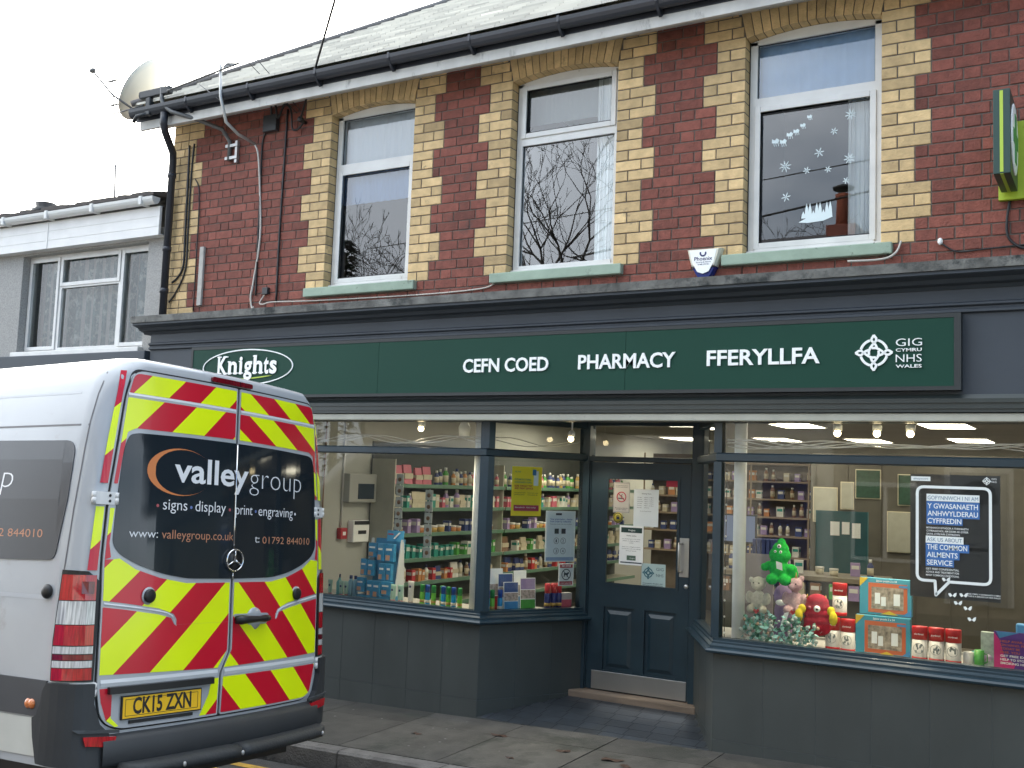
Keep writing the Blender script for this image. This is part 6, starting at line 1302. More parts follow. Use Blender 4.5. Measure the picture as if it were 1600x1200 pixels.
def body_line(pts, w=.006, m=seamg):
    b = MB(); Q = []
    for i in range(len(pts)-1):
        (a0_, h0), (a1_, h1) = pts[i], pts[i+1]; k = max(1, int(math.hypot(a1_-a0_, h1-h0)/.05)); Q += [(a0_+(a1_-a0_)*j/k, h0+(h1-h0)*j/k) for j in range(k)]
    Q.append(pts[-1])
    for i in range(len(Q)-1):
        (a0_, h0), (a1_, h1) = Q[i], Q[i+1]; d = Vector((a1_-a0_, h1-h0)).normalized(); n = Vector((-d.y, d.x))*w/2
        b.add([sp_(a0_+n.x, h0+n.y, .0012)[:], sp_(a1_+n.x, h1+n.y, .0012)[:], sp_(a1_-n.x, h1-n.y, .0012)[:], sp_(a0_-n.x, h0-n.y, .0012)[:]], [(0, 1, 2, 3)])
    b.fix = False; b.build('panel_line', m, van, local=True)
for sg in (-1, 1):
    body_line([(sg*.785, 2.632), (sg*.838, 2.57), (sg*.881, 2.45), (sg*.916, 2.30), (sg*.937, 2.16), (sg*.975, 1.85), (sg*1.003, 1.545)])
    body_line([(sg*.918, 2.283), (sg*3.5, 2.300)], .010); body_line([(sg*.99, 2.46), (sg*3.5, 2.47)], .012, mat('crease_shade', (.40, .42, .45), .3))  # crease shade put in as flat tinted strips
    body_line([(sg*1.02, 1.405), (sg*3.5, 1.41)], .022, MATS['crease_shade'])
    P = [(sg*1.062, .950), (sg*1.045, 1.008), (sg*3.3, 1.012), (sg*3.3, .825), (sg*1.115, .835), (sg*1.078, .860), (sg*1.064, .905)]; patch(P, .010, 'side_trim', mat('trim_grey', (.045, .048, .055), .5, var=.1), van, thick=.009, step=.3)
    b = MB(); p = sp_(sg*1.152, .891, .009)
    for dy in (-.014, .014): b.ball((p.x, p.y+dy, p.z), (.014, .026, .025), 12, 8)
    b.build('side_marker', lamb, van, local=True)
    P = [(sg*1.075, .645), (sg*1.105, .825), (sg*3.3, .818), (sg*3.3, .62)]; patch(P, .006, 'sill_panel', mat('sill_dirty_white', (.50, .51, .48), .4, var=.08, dirt=((.10, .08, .06), .70), dscale=14), van, thick=.005, step=.3)
b = MB(); p = sp_(-s_of(.33, 1.435), 1.435, .012); b.ball(p, (.022, .034, .036), 14, 10); b.build('door_stop', black, van, local=True)
# high brake light, wheels, underside, windscreen, lights at the front
patch(rpoly([(-.21, 2.603), (.11, 2.603), (.11, 2.632), (-.21, 2.632)], .012), .016, 'brake_light', lred2, van, thick=.014)
tyre = mat('tyre', (.015, .015, .015), .85, bump=.4, bscale=80)
wh0 = None
for sg, y in ((-1, 1.35), (1, 1.35), (-1, 4.95), (1, 4.95)):
    b = MB(); b.lathe((0, 0, 0), [(.20, -.10), (.335, -.10), (.35, -.07), (.35, .07), (.335, .10), (.20, .10)], 36); b.v = [(sg*.86+z, y+a, .352+c) for a, c, z in b.v]; w = b.build('wheel', tyre, van, local=True)
    b = MB(); b.lathe((0, 0, 0), [(.199, -.09), (.199, .09), (.06, .05)], 24); b.v = [(sg*(.86+z), y+a, .352+c) for a, c, z in b.v]; b.build('rim', galv, w, local=True)
b = MB(); b.box(-.86, .86, .32, 5.2, .40, .61); b.box(-.5, -.3, .1, 1.2, .30, .42, .03); b.build('underbody', black, van, local=True)
b = MB(); b.tube([(-.35, .22, .36), (-.35, .6, .36)], .035, 10); b.build('exhaust', galv, van, local=True)
b = MB(); P = [(-.80, front(1.42)+.012, 1.42), (.80, front(1.42)+.012, 1.42), (.72, front(2.1)+.012, 2.12), (-.72, front(2.1)+.012, 2.12)]; b.add(P, [(0, 1, 2, 3)]); b.build('windscreen', vanglass_m, van, local=True)

# ================================================================== RIGHT WINDOW GOODS
ZR = .957
def blobs(name, parts, m, par, vox=.007, disp=.0, dscale=.012):
    b = MB()
    for c, r in parts: b.ball(c, r, 14, 10)
    o = b.build(name, m, par); md = o.modifiers.new('fuse', 'REMESH'); md.mode = 'VOXEL'; md.voxel_size = vox; md.use_smooth_shade = True
    if disp:
        tx = bpy.data.textures.new('fur', 'CLOUDS'); tx.noise_scale = dscale; d = o.modifiers.new('fur', 'DISPLACE'); d.texture = tx; d.strength = disp; d.texture_coords = 'LOCAL'
    return o
furg = mat('green_fur', (.01, .48, .045), .9, var=.3, vscale=60, bump=.8, bscale=160); eye = mat('toy_eye_black', (.01, .01, .01), .15)
# lilac bag under the green monster
lil = mat('lilac_fleece', (.26, .19, .33), .9, var=.15, vscale=40, bump=.5, bscale=120)
t = thing('plush_cushion', 'lilac packaged soft toy cushion beneath the green monster', 'soft toy', (-2.33, .42, ZR))
blobs('cushion', [((-2.33, .42, 1.30), (.075, .05, .09)), ((-2.33, .42, 1.18), (.07, .05, .10)), ((-2.33, .42, 1.05), (.075, .055, .10))], lil, t)
b = MB(); b.lathe((0, 0, 0), [(.032, 0), (.032, .002)], 20); b.v = [(-2.335+a*1.2, .368-z, 1.255+c*.7) for a, c, z in b.v]; b.build('label', letter, t)
gx, gy, gzz = -2.325, .30, 1.40
t = thing('green_monster_toy', 'bright green furry monster soft toy with a pointed head and spots, sitting highest', 'soft toy', (gx, gy, gzz))
blobs('body', [((gx, gy, gzz+.10), (.078, .06, .085)), ((gx, gy, gzz+.215), (.085, .06, .065)), ((gx+.005, gy, gzz+.265), (.062, .05, .05)), ((gx+.01, gy, gzz+.31), (.032, .03, .035)), ((gx-.075, gy-.01, gzz+.135), (.045, .03, .032)), ((gx-.11, gy-.01, gzz+.12), (.035, .028, .03)), ((gx+.085, gy-.01, gzz+.12), (.05, .032, .035)), ((gx+.105, gy, gzz+.085), (.035, .03, .05)), ((gx-.045, gy-.05, gzz+.035), (.045, .045, .042)), ((gx+.055, gy-.05, gzz+.035), (.046, .045, .042))], furg, t, .008, .008)
for (dx, dz, r) in ((.01, .285, .015), (-.02, .245, .010), (.022, .243, .011)):
    b = MB(); b.lathe((0, 0, 0), [(r, 0), (r, .003)], 16); b.v = [(gx+dx+a, gy-.058-z, gzz+dz+c) for a, c, z in b.v]; o = b.build('eye', letter, t); b = MB(); b.ball((gx+dx, gy-.063, gzz+dz), (r*.45, .003, r*.5), 8, 6); b.build('pupil', eye, o)
b = MB(); b.obox((gx+.0, gy-.085, gzz+.12), (.045, 0, -.012), (0, .002, 0), (-.005, 0, .055)); b.build('swing_tag', letter, t)
def teddy(name, lab, x, y, z, m, m2, ears, horn=False, s=1.):
    t = thing(name, lab, 'soft toy', (x, y, z))
    P = [((x, y, z+.10*s), (.058*s, .045*s, .075*s)), ((x+.0, y-.01, z+.225*s), (.055*s, .048*s, .05*s)), ((x-.01*s, y-.045*s, z+.21*s), (.03*s, .025*s, .024*s)), ((x-.065*s, y-.01, z+.125*s), (.028*s, .026*s, .045*s)), ((x+.065*s, y-.01, z+.12*s), (.028*s, .026*s, .045*s)), ((x-.038*s, y-.05, z+.045*s), (.033*s, .04*s, .033*s)), ((x+.042*s, y-.05, z+.045*s), (.033*s, .04*s, .033*s))]
    for e in ears: P.append(((x+e[0]*s, y, z+e[1]*s), (.02*s, .012, .022*s)))
    blobs('body', P, m, t, .007, .006)
    for dx in (-.022, .018): b = MB(); b.ball((x+dx*s, y-.058*s, z+.232*s), .006, 8, 6); b.build('eye', eye, t)
    b = MB(); b.prism([(.0, -.02), (.022, .004), (.018, .016), (.009, .018), (.0, .010), (-.009, .018), (-.018, .016), (-.022, .004)], (x+.012*s, y-.10, z+.035*s), XF, ZF, (0, .004, 0)); b.build('heart_patch', CM['red'], t)
    if horn: b = MB(); b.lathe((x+.01, y-.02, z+.27*s), [(.01, 0), (.001, .045)], 8); b.build('horn', CM['gold'], t)
    return t
cream_fur = mat('cream_fur', (.52, .52, .44), .95, var=.2, vscale=60, bump=.8, bscale=150); pink_fur = mat('pink_fur', (.52, .36, .38), .95, var=.2, vscale=60, bump=.8, bscale=150)
teddy('sheep_toy', 'cream lamb soft toy with a red heart beside the white column', -2.485, .30, 1.155, cream_fur, None, ((-.055, .25), (.05, .25)), s=1.05)
t = teddy('unicorn_toy', 'pale pink unicorn soft toy with gold horn right of the lilac cushion', -2.205, .30, 1.17, pink_fur, None, ((-.04, .27), (.045, .27)), True, 1.05)
b = MB(); b.obox((-2.285, .19, 1.10), (.035, 0, .012), (0, .002, 0), (.03, 0, .10)); b.build('swing_tag', letter, t)
rx0, rz0 = -2.03, 1.09; redf = mat('red_fleece', (.36, .008, .03), .9, var=.15, vscale=50, bump=.5, bscale=120)
t = thing('red_monster_toy', 'dark red boxy monster soft toy with yellow arms and one big eye', 'soft toy', (rx0, .30, rz0))
blobs('body', [((rx0, .26, rz0+.02+dz), (r_m, .045, .06)) for dz, r_m in ((0, .105), (.05, .105), (.10, .10), (.15, .093), (.185, .085))], redf, t)
b = MB(); b.smooth = True; blobs('arm', [((rx0-.125, .21, rz0+.10), (.032, .025, .05)), ((rx0-.105, .23, rz0+.15), (.03, .022, .035))], mat('yellow_fleece', (.60, .50, .02), .9), t); blobs('arm', [((rx0+.13, .20, rz0+.10), (.032, .025, .05)), ((rx0+.11, .22, rz0+.15), (.03, .022, .035))], MATS['yellow_fleece'], t)
for (dx, dz, r) in ((.01, .16, .024), (-.045, .165, .012)):
    b = MB(); b.lathe((0, 0, 0), [(r, 0), (r, .003)], 18); b.v = [(rx0+dx+a, .212-z, rz0+dz+c) for a, c, z in b.v]; o = b.build('eye', letter if r > .02 else CM['pink'], t)
    if r > .02: b = MB(); b.ball((rx0+dx, .207, rz0+dz-.004), (.008, .003, .009), 8, 6); b.build('pupil', eye, o)
for dx in (-.075, .06): b = MB(); b.lathe((rx0+dx, .26, rz0+.228), [(.012, 0), (.002, .03)], 8); b.build('horn', CM['gold'], t)
# bed of artificial frosted flowers : individual posies
petal = [mat('flower_aqua', (.22, .46, .46), .7, var=.3, vscale=30), mat('flower_pale', (.50, .58, .56), .7), mat('flower_green', (.06, .22, .16), .7), mat('flower_peach', (.55, .38, .28), .7)]
fi = 0
for (x, y, h) in ((-2.52, .18, .22), (-2.43, .22, .24), (-2.34, .16, .21), (-2.25, .2, .19), (-2.15, .17, .23), (-2.06, .2, .18), (-2.48, .32, .25), (-2.2, .3, .2)):
    t = thing('flower_posy', 'frosted aqua posy, %s from the column, at the foot of the soft toys' % ORD[fi], 'flowers', (x, y, ZR), 'frosted artificial posies in the right window'); fi += 1
    for mi, cnt in ((0, 30), (2, 14), (1, 9), (3, 2)):
        b = MB()
        for k in range(cnt):
            c = Vector((x+rng.gauss(0, .032), y+rng.gauss(0, .03), ZR+.02+rng.random()*(h-.03)))
            if mi in (1, 3): r = rng.uniform(.010, .016); b.ball(c+Vector((0, -.02, 0)), (r, r*.6, r), 8, 6)
            else:
                d = Vector((rng.gauss(0, 1), rng.gauss(-.3, 1), rng.gauss(.4, 1))).normalized(); L = rng.uniform(.030, .06); s_ = d.orthogonal().normalized()*L*.32; b.add([c[:], (c+d*L*.5+s_)[:], (c+d*L)[:], (c+d*L*.5-s_)[:]], [(0, 1, 2, 3)])
        b.fix = False; b.build(['flowers', 'berries', 'leaves', 'blossoms'][mi], petal[mi], t)
# gift tins
tinred = mat('tin_red', (.50, .015, .02), .35, var=.08); tinwhite = mat('tin_white', (.60, .60, .57), .4); tingrey = mat('tin_print_grey', (.22, .26, .26), .6, var=.5, vscale=60)
for i, (x, z, y, lb) in enumerate(((-1.885, 1.205, .33, 'upper red and white round gift tin beside the red monster'), (-1.925, ZR, .29, 'lower left red and white gift tin under the upper tin'), (-1.81, ZR, .26, 'lower right red and white gift tin beside the boxed jigsaws'), (-1.315, ZR, .25, 'red and white gift tin, left of the row of three'), (-1.205, ZR, .25, 'red and white gift tin, middle of the row of three'), (-1.095, ZR, .25, 'red and white gift tin, right of the row of three'))):
    t = thing('gift_tin', lb, 'tin', (x, y, z), 'red and white gift tins'); r, h = .052, .235
    b = MB(); b.lathe((x, y, z), [(r, 0), (r, h*.10), (r, h*.62)], 24, 1, .7); b.build('tin_body', tinwhite, t)
    b = MB(); b.lathe((x, y, z+h*.62+.0005), [(r*1.02, 0), (r*1.02, h*.36), (r*.98, h*.38)], 24, 1, .7); o = b.build('lid', tinred, t)
    b = MB(); b.lathe((x, y, z), [(r*1.012, 0), (r*1.012, h*.11)], 24, 1, .7); b.build('base_band', tinred, t)
    ringat(t, (x, y-r*.7-.002, z+h*.37), XF, ZF, .034, .003, tingrey, .001); 
    b = MB(); [b.ball((x+rng.uniform(-.022, .022), y-r*.69, z+h*.37+rng.uniform(-.024, .024)), (.007, .002, .010), 6, 5) for _ in range(9)]; b.build('print', tingrey, t)
    b = MB(); put_text(b, 'shortbread', (x-.030, y-r*.7-.003, z+h*.76), XF, ZF, .06, .012, .01); b.build('lettering', letter, o)
# boxed jigsaws (plain village picture)
jb = mat('jigsaw_blue', (.05, .30, .42), .4); jo = mat('jigsaw_orange', (.52, .13, .05), .45); js = mat('jigsaw_picture', (.30, .27, .22), .5, var=.8, vscale=28)
for (x0, x1, z0, z1, y, lb) in ((-1.745, -1.385, 1.235, 1.495, .34, 'upper boxed jigsaw, light blue with an orange framed street picture'), (-1.755, -1.38, ZR, 1.233, .26, 'lower boxed jigsaw, light blue with an orange framed street picture')):
    t = thing('jigsaw_box', lb, 'box', ((x0+x1)/2, y, z0), 'boxed jigsaws'); w, h = x1-x0, z1-z0
    b = MB(); b.box(x0, x1, y, y+.055, z0, z1, .002); b.build('box', jb, t)
    b = MB(); b.box(x0+w*.17, x1-w*.08, y-.0012, y-.0002, z0+h*.06, z1-h*.13); b.build('orange_frame', jo, t)
    b = MB(); b.box(x0+w*.23, x1-w*.15, y-.0022, y-.0014, z0+h*.16, z1-h*.24); b.build('picture', js, t)
    b = MB()
    for (u, v, uw, vh) in ((.3, .3, .10, .30), (.42, .25, .09, .25), (.66, .28, .12, .32)): b.box(x0+w*u, x0+w*(u+uw), y-.003, y-.0024, z0+h*v, z0+h*(v+vh))
    b.build('print', pap, t); b = MB(); b.prism([(x0, z1), (x0+w*.17, z1), (x0, z1-h*.25)], (0, y-.001, 0), XF, ZF, (0, .0008, 0)); b.prism([(x0+w*.4, z0+h*.02), (x0+w*.75, z0+h*.02), (x0+w*.58, z0+h*.12)], (0, y-.0024, 0), XF, ZF, (0, .0008, 0)); b.build('corner_flash', mat('flash_yellow', (.62, .45, .04), .5), t)
    b = MB(); b.prism([(x1-w*.2, z0), (x1, z0), (x1, z0+h*.2)], (0, y-.0026, 0), XF, ZF, (0, .0012, 0)); b.box(x1-w*.24, x1-w*.06, y-.0034, y-.0026, z1-h*.22, z1-h*.16); b.build('corner_flash', CM['blue'], t)
    b = MB(); put_text(b, 'Jigsaw puzzle 2 x 24', (x0+w*.32, y-.001, z1-h*.09), XF, ZF, w*.4, h*.05, .01); b.build('lettering', letter, t)
for (x, z, r, h, m, lb) in ((-1.0, ZR, .03, .09, tinwhite, 'white patterned mug with a tree, lower of the stacked mugs'), (-1.01, ZR+.093, .03, .085, tinwhite, 'upper of the stacked white mugs'), (-.935, ZR, .032, .11, CM['green'], 'green mug right of the stacked white mugs'), (-.975, 1.0+.06, .028, .08, CM['teal'], 'small teal mug behind the white mugs')):
    y = .28 if 'behind' not in lb else .42
    z = ZR if 'behind' not in lb else ZR
    t = thing('mug', lb, 'mug', (x, y, z), 'mugs in the right window'); b = MB(); b.lathe((x, y, z), [(r*.9, 0), (r, .01), (r, h), (r*.9, h), (r*.88, .01)], 20); b.build('cup', m, t); b = MB(); b.tube([(x+r*.9, y, z+h*.8), (x+r*1.6, y, z+h*.75), (x+r*1.6, y, z+h*.3), (x+r*.9, y, z+h*.2)], .005, 6); b.build('handle', m, t)
t = thing('gift_box', 'tall pale green patterned gift box left of the purple board', 'box', (-.88, .3, ZR)); b = MB(); b.box(-.925, -.84, .28, .34, ZR, 1.19, .002); b.build('carton', mat('pale_green_box', (.34, .42, .36), .5, var=.4, vscale=30), t); b = MB(); b.lathe((0, 0, 0), [(.03, 0), (.03, .002)], 8); b.v = [(-.88+a, .279-z, 1.02+c*.8) for a, c, z in b.v]; b.build('flower_print', mat('print_lilac', (.45, .38, .48), .6), t)
pu = mat('board_purple', (.09, .025, .24), .45); t = thing('counter_board', 'purple and pink stop smoking counter board at the right edge', 'board', (-.6, .25, ZR))
b = MB(); b.box(-.835, -.40, .20, .205, ZR, 1.215); b.build('board', pu, t); b = MB(); b.prism([(-.834, 1.205), (-.80, 1.16), (-.77, 1.05), (-.70, 1.005), (-.72, .965), (-.834, .962)], (0, .199, 0), XF, ZF, (0, .0008, 0)); b.build('print', mat('board_pink', (.55, .02, .18), .45), t); b = MB(); b.prism([(-.82, 1.214), (-.68, 1.214), (-.80, 1.17)], (0, .1985, 0), XF, ZF, (0, .0008, 0)); b.build('print', CM['blue'], t)
for i, (s_, w, m) in enumerate((('HELP AVAILABLE', .20, jo), ('ON HAND. FROM', .19, jo), ('TODAY BE', .12, jo), ('FREE. YOU', .12, jo), ('GET FREE EXPERT', .21, letter), ('HELP TO STOP', .16, letter), ('SMOKING HERE', .18, letter))): b = MB(); put_text(b, s_, (-.795, .1975, 1.145-.024*i), XF, ZF, w, .014, .02); b.build('lettering', m, t)
b = MB(); b.box(-.72, -.60, .42, .50, ZR, 1.25, .01); tag(b.build('blue_bottle_box', CM['blue']), 'blue pack behind the purple board', 'box')
# glass vinyl: bubble sticker
GY = .026
st = thing('window_sticker', 'clear window vinyl with white speech bubble and blue text blocks in the right window', 'sticker', (-1.06, GY, 1.43))
wv = mat('vinyl_sticker_white', (.80, .84, .82), .6); bv = mat('vinyl_sticker_blue', (.045, .15, .40), .6)
b = MB(); b.box(-1.345, -.775, .050, .056, 1.415, 2.252); b.build('dark_backing', mat('poster_backing', (.030, .036, .042), .35), st)
b = MB(); bub = rpoly([(-1.295, 1.53), (-1.295, 2.165), (-.833, 2.165), (-.833, 1.53), (-1.09, 1.53), (-1.175, 1.435), (-1.18, 1.53)], 0, 5, [.045, .045, .045, .045, .004, .003, .004]); strip2(b, bub, .019, (0, GY, 0), XF, ZF, .0012, True); b.build('bubble_outline', wv, st)
def vb(x0, x1, z0, z1, m): b = MB(); b.box(x0, x1, GY-.0002, GY+.0006, z0, z1); b.build('text_block', m, st)
def vt(s_, x, z, w, h, m, bo=.0, y=GY-.0012): b = MB(); put_text(b, s_, (x, y, z), XF, ZF, w, h, bo); b.build('lettering', m, st)
vb(-1.235, -.90, 2.070, 2.118, wv); vb(-1.235, -.90, 2.005, 2.068, bv); vb(-1.235, -.90, 1.958, 2.0045, bv) ; vb(-1.235, -1.005, 1.910, 1.9575, bv)
vt('GOFYNNWCH I NI AM', -1.228, 2.080, .32, .026, mat('vinyl_text_slate', (.12, .20, .30), .6)); vt('Y GWASANAETH', -1.228, 2.020, .318, .034, wv, .012); vt('ANHWYLDERAU', -1.228, 1.970, .318, .034, wv, .012); vt('CYFFREDIN', -1.228, 1.920, .215, .034, wv, .012)
for i, s_ in enumerate(('MYNNWCH GYNGOR A THRINIAETH', 'CYFRINACHOL AM DDIM AR GYFER', 'SAWL CYFLWR CYFFREDIN.')): vt(s_, -1.235, 1.882-.021*i, .265-.05*(i == 2), .0125, wv, .01)
vb(-1.24, -1.0, 1.785, 1.833, wv); vb(-1.24, -.965, 1.728, 1.7845, bv); vb(-1.24, -1.025, 1.678, 1.7275, bv); vb(-1.24, -1.06, 1.628, 1.6775, bv)
vt('ASK US ABOUT', -1.232, 1.796, .222, .026, MATS['vinyl_text_slate']); vt('THE COMMON', -1.232, 1.742, .255, .034, wv, .012); vt('AILMENTS', -1.232, 1.690, .195, .034, wv, .012); vt('SERVICE', -1.232, 1.638, .162, .034, wv, .012)
for i, s_ in enumerate(('GET FREE CONFIDENTIAL', 'ADVICE AND TREATMENT FOR', 'MANY COMMON CONDITIONS.')): vt(s_, -1.238, 1.604-.021*i, .21, .0125, wv, .01)
vb(-1.335, -1.21, 2.205, 2.235, wv); vt('#HelpwchNi', -1.32, 2.214, .095, .012, MATS['vinyl_text_slate'])
b = MB(); knot(b, (-.855, GY, 2.215), XF, ZF, .026, .0008, .17); b.build('emblem', wv, st); vt('GIG', -.825, 2.225, .03, .012, wv); vt('NHS', -.825, 2.205, .03, .012, wv)
vt('MAE CYMRU. Y GWASANAETH CYMRU', -.975, 1.457, .20, .009, wv, .01); vt('THIS IS A SERVICE OF NHS WALES', -.975, 1.442, .20, .009, wv, .01)
for i, (x, z) in enumerate(((-1.11, 1.54), (-1.07, 1.44), (-1.035, 1.39), (-.975, 1.36), (-.95, 1.29), (-1.0, 1.445))):
    b = MB(); a = .5
    for sgn in (1, -1): b.prism([(x, z), (x+sgn*.012, z+.016), (x+sgn*.026, z+.018+.004*sgn), (x+sgn*.024, z+.002), (x+sgn*.014, z-.010)], (0, GY, 0), XF, ZF, (0, .001, 0))
    tag(b.build('butterfly_sticker', wv), 'white butterfly sticker on the right shop window, %s counting down from the bubble' % ORD[i], 'sticker', 'butterfly stickers')
# wavy white cables along the tops of the windows
for (xa, xb, n, lb) in ((-7.3, -4.86, 3, 'left'), (-2.68, 1.1, 5, 'right')):
    for k in range(n):
        b = MB(); N__ = 110; b.tube([(xa+(xb-xa)*i/N__, .075+.006*k, 2.445+.035*sin(i/N__*(xb-xa)*6.2+k*.9)*(.55+.2*k/n)+.012*sin(i*.13+k)) for i in range(N__+1)], .0042, 5)
        tag(b.build('light_cable', MATS['pale_tube_white']), 'white wavy light cable behind the top of the %s window, %s strand' % (lb, ORD[k]), 'cable', 'wavy light cables')
b = MB(); d_ = d3
b.tube([(-4.79+.4725*s-.05, .8814*s+.03, 2.45+.03*sin(s*7)) for s in [i/30 for i in range(31)]], .0042, 5); b.tube([(-4.79+.4725*s-.05, .8814*s+.035, 2.44+.03*sin(s*6+2)) for s in [i/30 for i in range(31)]], .0042, 5)
tag(b.build('light_cable', MATS['pale_tube_white']), 'white wavy cable behind the angled top light', 'cable')
b = MB()
b.tube([(-2.69, .12, 2.25), (-2.69, .12, .97)], .003, 5); t = thing('light_string', 'vertical string of small white lights beside the right window post', 'lights', (-2.69, .12, .97)); b.build('wire', cable_b, t)
for i in range(11): b = MB(); b.ball((-2.69, .115, 1.02+i*.12), .008, 8, 6); b.build('bulb', letter, t)
b = MB(); b.box(-2.75, -2.45, .55, .56, .957, 1.60); tag(b.build('display_screen', mat('pink_board', (.26, .22, .21), .7, var=.1)), 'pale pink board standing behind the white column', 'board')

# ================================================================== ACROSS THE STREET (seen mirrored in the windows)
stoneh = mat('rubble_stone', (.24, .20, .155), .9, var=.45, vscale=5, bump=.6, bscale=14); rendc = mat('cream_render', (.62, .59, .52), .9, var=.12, vscale=2); darkt = mat('opposite_slate', (.075, .07, .075), .7, var=.25, vscale=5)
def house(lab, x0, x1, y, zt, m, door=None, wins=(), ridge=7.7, chim=None):
    t = thing('terraced_house', lab, 'house', ((x0+x1)/2, y, gz((x0+x1)/2)), 'houses across the street')
    b = MB(); b.box(x0+.005, x1-.005, y-8, y, -1.5, zt); b.build('wall', m, t)
    b = MB(); b.add([(x0, y+.25, zt-.05), (x1, y+.25, zt-.05), (x1, y-4, ridge), (x0, y-4, ridge), (x0, y-8.2, zt-.05), (x1, y-8.2, zt-.05)], [(0, 1, 2, 3), (3, 2, 5, 4)]); r = b.build('roof', darkt, t)
    if chim is not None:
        b = MB(); b.box(chim-.3, chim+.3, y-4.2, y-3.4, ridge-.6, ridge+.05); b.build('chimney', redbrick, r)
        b = MB(); b.lathe((chim, y-3.6, ridge+.06), [(.15, 0), (.13, .55), (.16, .6), (.16, .66)], 14); b.build('chimney_pot', mat('terracotta_pot', (.30, .09, .05), .8), r)
        b = MB(); b.lathe((chim, y-3.6, ridge+.82), [(.20, 0), (.22, .05), (.05, .12)], 14); [b.tube([(chim+.12*cos(a), y-3.6+.12*sin(a), ridge+.7), (chim+.12*cos(a), y-3.6+.12*sin(a), ridge+.83)], .012, 5) for a in (0, 2.1, 4.2)]; b.build('cowl', black, r)
    for (wx, wz, w, h) in wins:
        b = MB(); b.box(wx, wx+w, y+.002, y+.05, wz, wz+h, .01)
        f = b.build('window', oldwhite, t); q = .07
        for (a, c, d, e) in ((wx+q, wx+w/2-q/2, wz+q, wz+h-q), (wx+w/2+q/2, wx+w-q, wz+q, wz+h-q)): b = MB(); b.box(a, c, y+.0505, y+.053, d, e); b.build('window_pane', vanglass_m, f)
    if door:
        dx0, dx1, dz0, dz1, dm = door
        b = MB(); b.box(dx0-.09, dx1+.09, y+.002, y+.06, dz0, dz1+.09, .005); b.build('door_frame', oldwhite, t)
        b = MB(); b.box(dx0, dx1, y+.0605, y+.09, dz0, dz1, .004); d = b.build('door', dm, t)
        b = MB(); n = 10; b.prism([(dx0+.12, dz1-.5)]+[((dx0+dx1)/2-((dx1-dx0)/2-.12)*cos(pi*i/n), dz1-.45+.33*sin(pi*i/n)) for i in range(n+1)]+[(dx1-.12, dz1-.5)], (0, y+.0905, 0), XF, ZF, (0, .002, 0)); b.build('fanlight', vanglass_m, d)
        b = MB(); b.box((dx0+dx1)/2-.14, (dx0+dx1)/2+.14, y+.0905, y+.10, dz0+.85, dz0+.90); b.build('letterbox', black, d)
        for (a, c) in ((dx0+.1, (dx0+dx1)/2-.05), ((dx0+dx1)/2+.05, dx1-.1)):
            for (e, f_) in ((dz0+.12, dz0+.75), (dz0+1.0, dz1-.62)): b = MB(); b.box(a, c, y+.0905, y+.098, e, f_, .003); b.build('door_panel', dm, d)
    return t
dgrey = mat('grey_door', (.16, .18, .20), .5)
house('brown stone terraced house with a grey front door across the street', -4.4, -.2, -10.5, 5.3, stoneh, (-2.55, -1.72, .42, 2.50, dgrey), ((-4.1, 1.0, 1.1, 1.3), (-1.45, 1.0, 1.0, 1.5), (-3.9, 3.4, 1., 1.3), (-1.6, 3.4, 1., 1.3)), 7.65)
house('cream rendered terraced house across the street', -9.2, -4.4, -10.5, 5.2, rendc, (-5.6, -4.8, .3, 2.3, CM['navy']), ((-8.6, 1., 1.4, 1.3), (-8.4, 3.4, 1., 1.2), (-6., 3.4, 1., 1.2)), 7.6, -5.17)
house('brown stone house at the far left across the street', -14.5, -9.2, -10.5, 4.6, stoneh, (-10.4, -9.6, .2, 2.2, CM['red']), ((-13.6, 1., 1.4, 1.3),), 6.6)
house('cream house at the right across the street', -.2, 4.8, -10.5, 5.3, rendc, (3.2, 4.0, .5, 2.5, CM['green']), ((.4, 1., 1.3, 1.5), (.6, 3.4, 1., 1.3), (3., 3.4, 1., 1.3)), 7.7, 2.4)
house('stone house right of the cream ones across the street', 4.8, 10., -10.5, 5.4, stoneh, None, ((5.6, 1., 1.3, 1.3),), 7.8)
bark = mat('bare_bark', (.035, .030, .025), .9); conif = mat('conifer_green', (.012, .028, .012), .9)
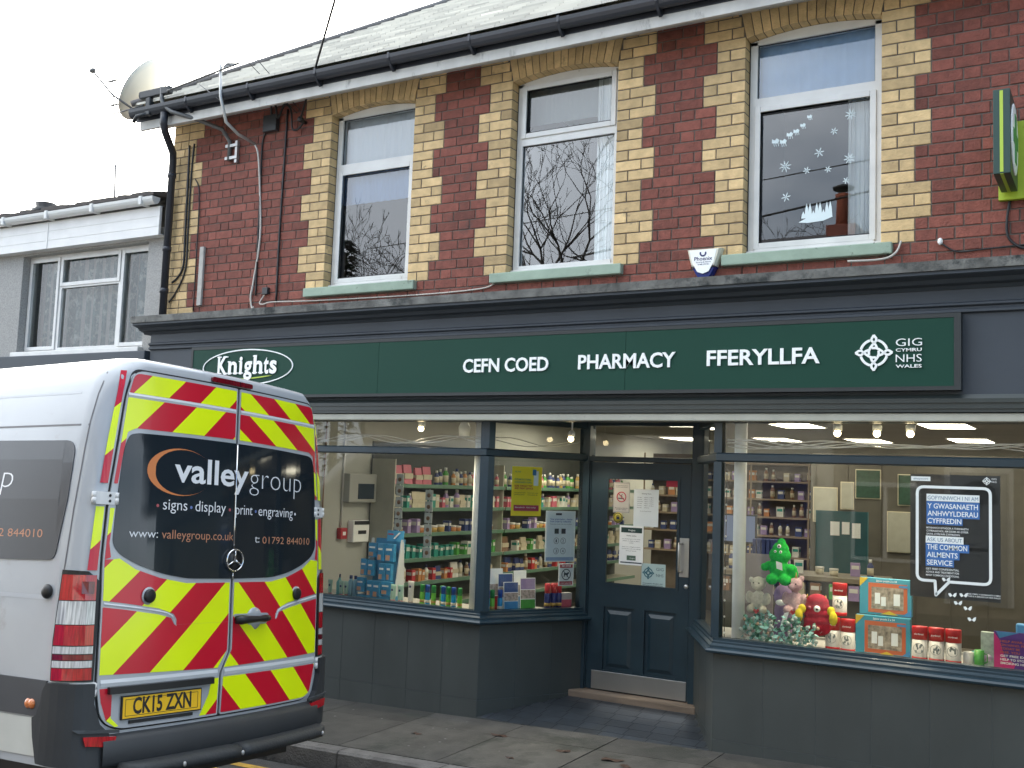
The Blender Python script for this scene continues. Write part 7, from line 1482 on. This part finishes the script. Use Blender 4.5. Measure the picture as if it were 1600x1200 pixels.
def bare_tree(lab, x, y, z0, H, seed, spread=.55):
    r_ = random.Random(seed); t = thing('bare_tree', lab, 'tree', (x, y, z0)); tr, br = MB(), MB()
    def grow(p, d, L, r, lv):
        pts = [p]; rr = [r]; q = p; n = 3
        for i in range(n):
            d = (d+Vector((r_.gauss(0, .12), r_.gauss(0, .12), r_.gauss(.03, .07)))).normalized(); q = q+d*L/n; pts.append(q); rr.append(r*(1-.35*(i+1)/n))
        (tr if lv == 0 else br).tube(pts, rr, 6 if lv < 2 else 3, cap=False)
        if lv >= 8: return
        for k in range(r_.choice((2, 3, 3)) if lv < 4 else 2):
            a = r_.uniform(0, 2*pi); o_ = d.orthogonal().normalized(); o_ = Matrix.Rotation(a, 3, d) @ o_; dd = (d+o_*spread*r_.uniform(.6, 1.3)).normalized()
            grow(pts[-1] if k else pts[-1], dd, L*r_.uniform(.66, .84), max(r*.58, .009), lv+1)
    grow(Vector((x, y, z0)), Vector((0, 0, 1)), H*.26, H*.022, 0)
    tr.build('trunk', bark, t); br.build('branches', bark, t)
bare_tree('large bare tree behind the houses, mirrored in the middle upper window', -14.6, -20, 0, 13.5, 3)
bare_tree('bare tree behind the houses, mirrored in the right upper window', -9.3, -22, 0, 11.5, 5)
bare_tree('bare tree at the far left, mirrored in the left upper window', -21.5, -20, 0, 12, 8)
t = thing('fir_tree', 'dark fir tree mirrored low in the left upper window', 'tree', (-24.2, -21, 0)); b = MB(); b.tube([(-24.2, -21, 0), (-24.2, -21, 10)], [.2, .03], 8); b.build('trunk', bark, t)
b = MB(); rf = random.Random(4)
for i in range(1500):
    h = rf.random()**.8; z = 1+h*9.5; R0 = 2.3*(1-h)+.1; a = rf.uniform(0, 2*pi); r = R0*rf.random()**.5; p = Vector((-24.2+r*cos(a), -21+r*sin(a), z-r*.35)); d = Vector((cos(a), sin(a), -.35)).normalized()*rf.uniform(.25, .5); s_ = Vector((-sin(a), cos(a), 0))*.09; b.add([(p-s_)[:], (p+s_)[:], (p+d)[:]], [(0, 1, 2)])
b.fix = False; b.build('crown', conif, t)
straight((-9, -9.3, 6.3), (4, -9.0, 8.2), .02, 'thick overhead wire running along the far side of the street', .15)
straight((-16, -12, 7.6), (8, -9.2, 8.6), .012, 'thin overhead wire above the opposite roofs', .2)
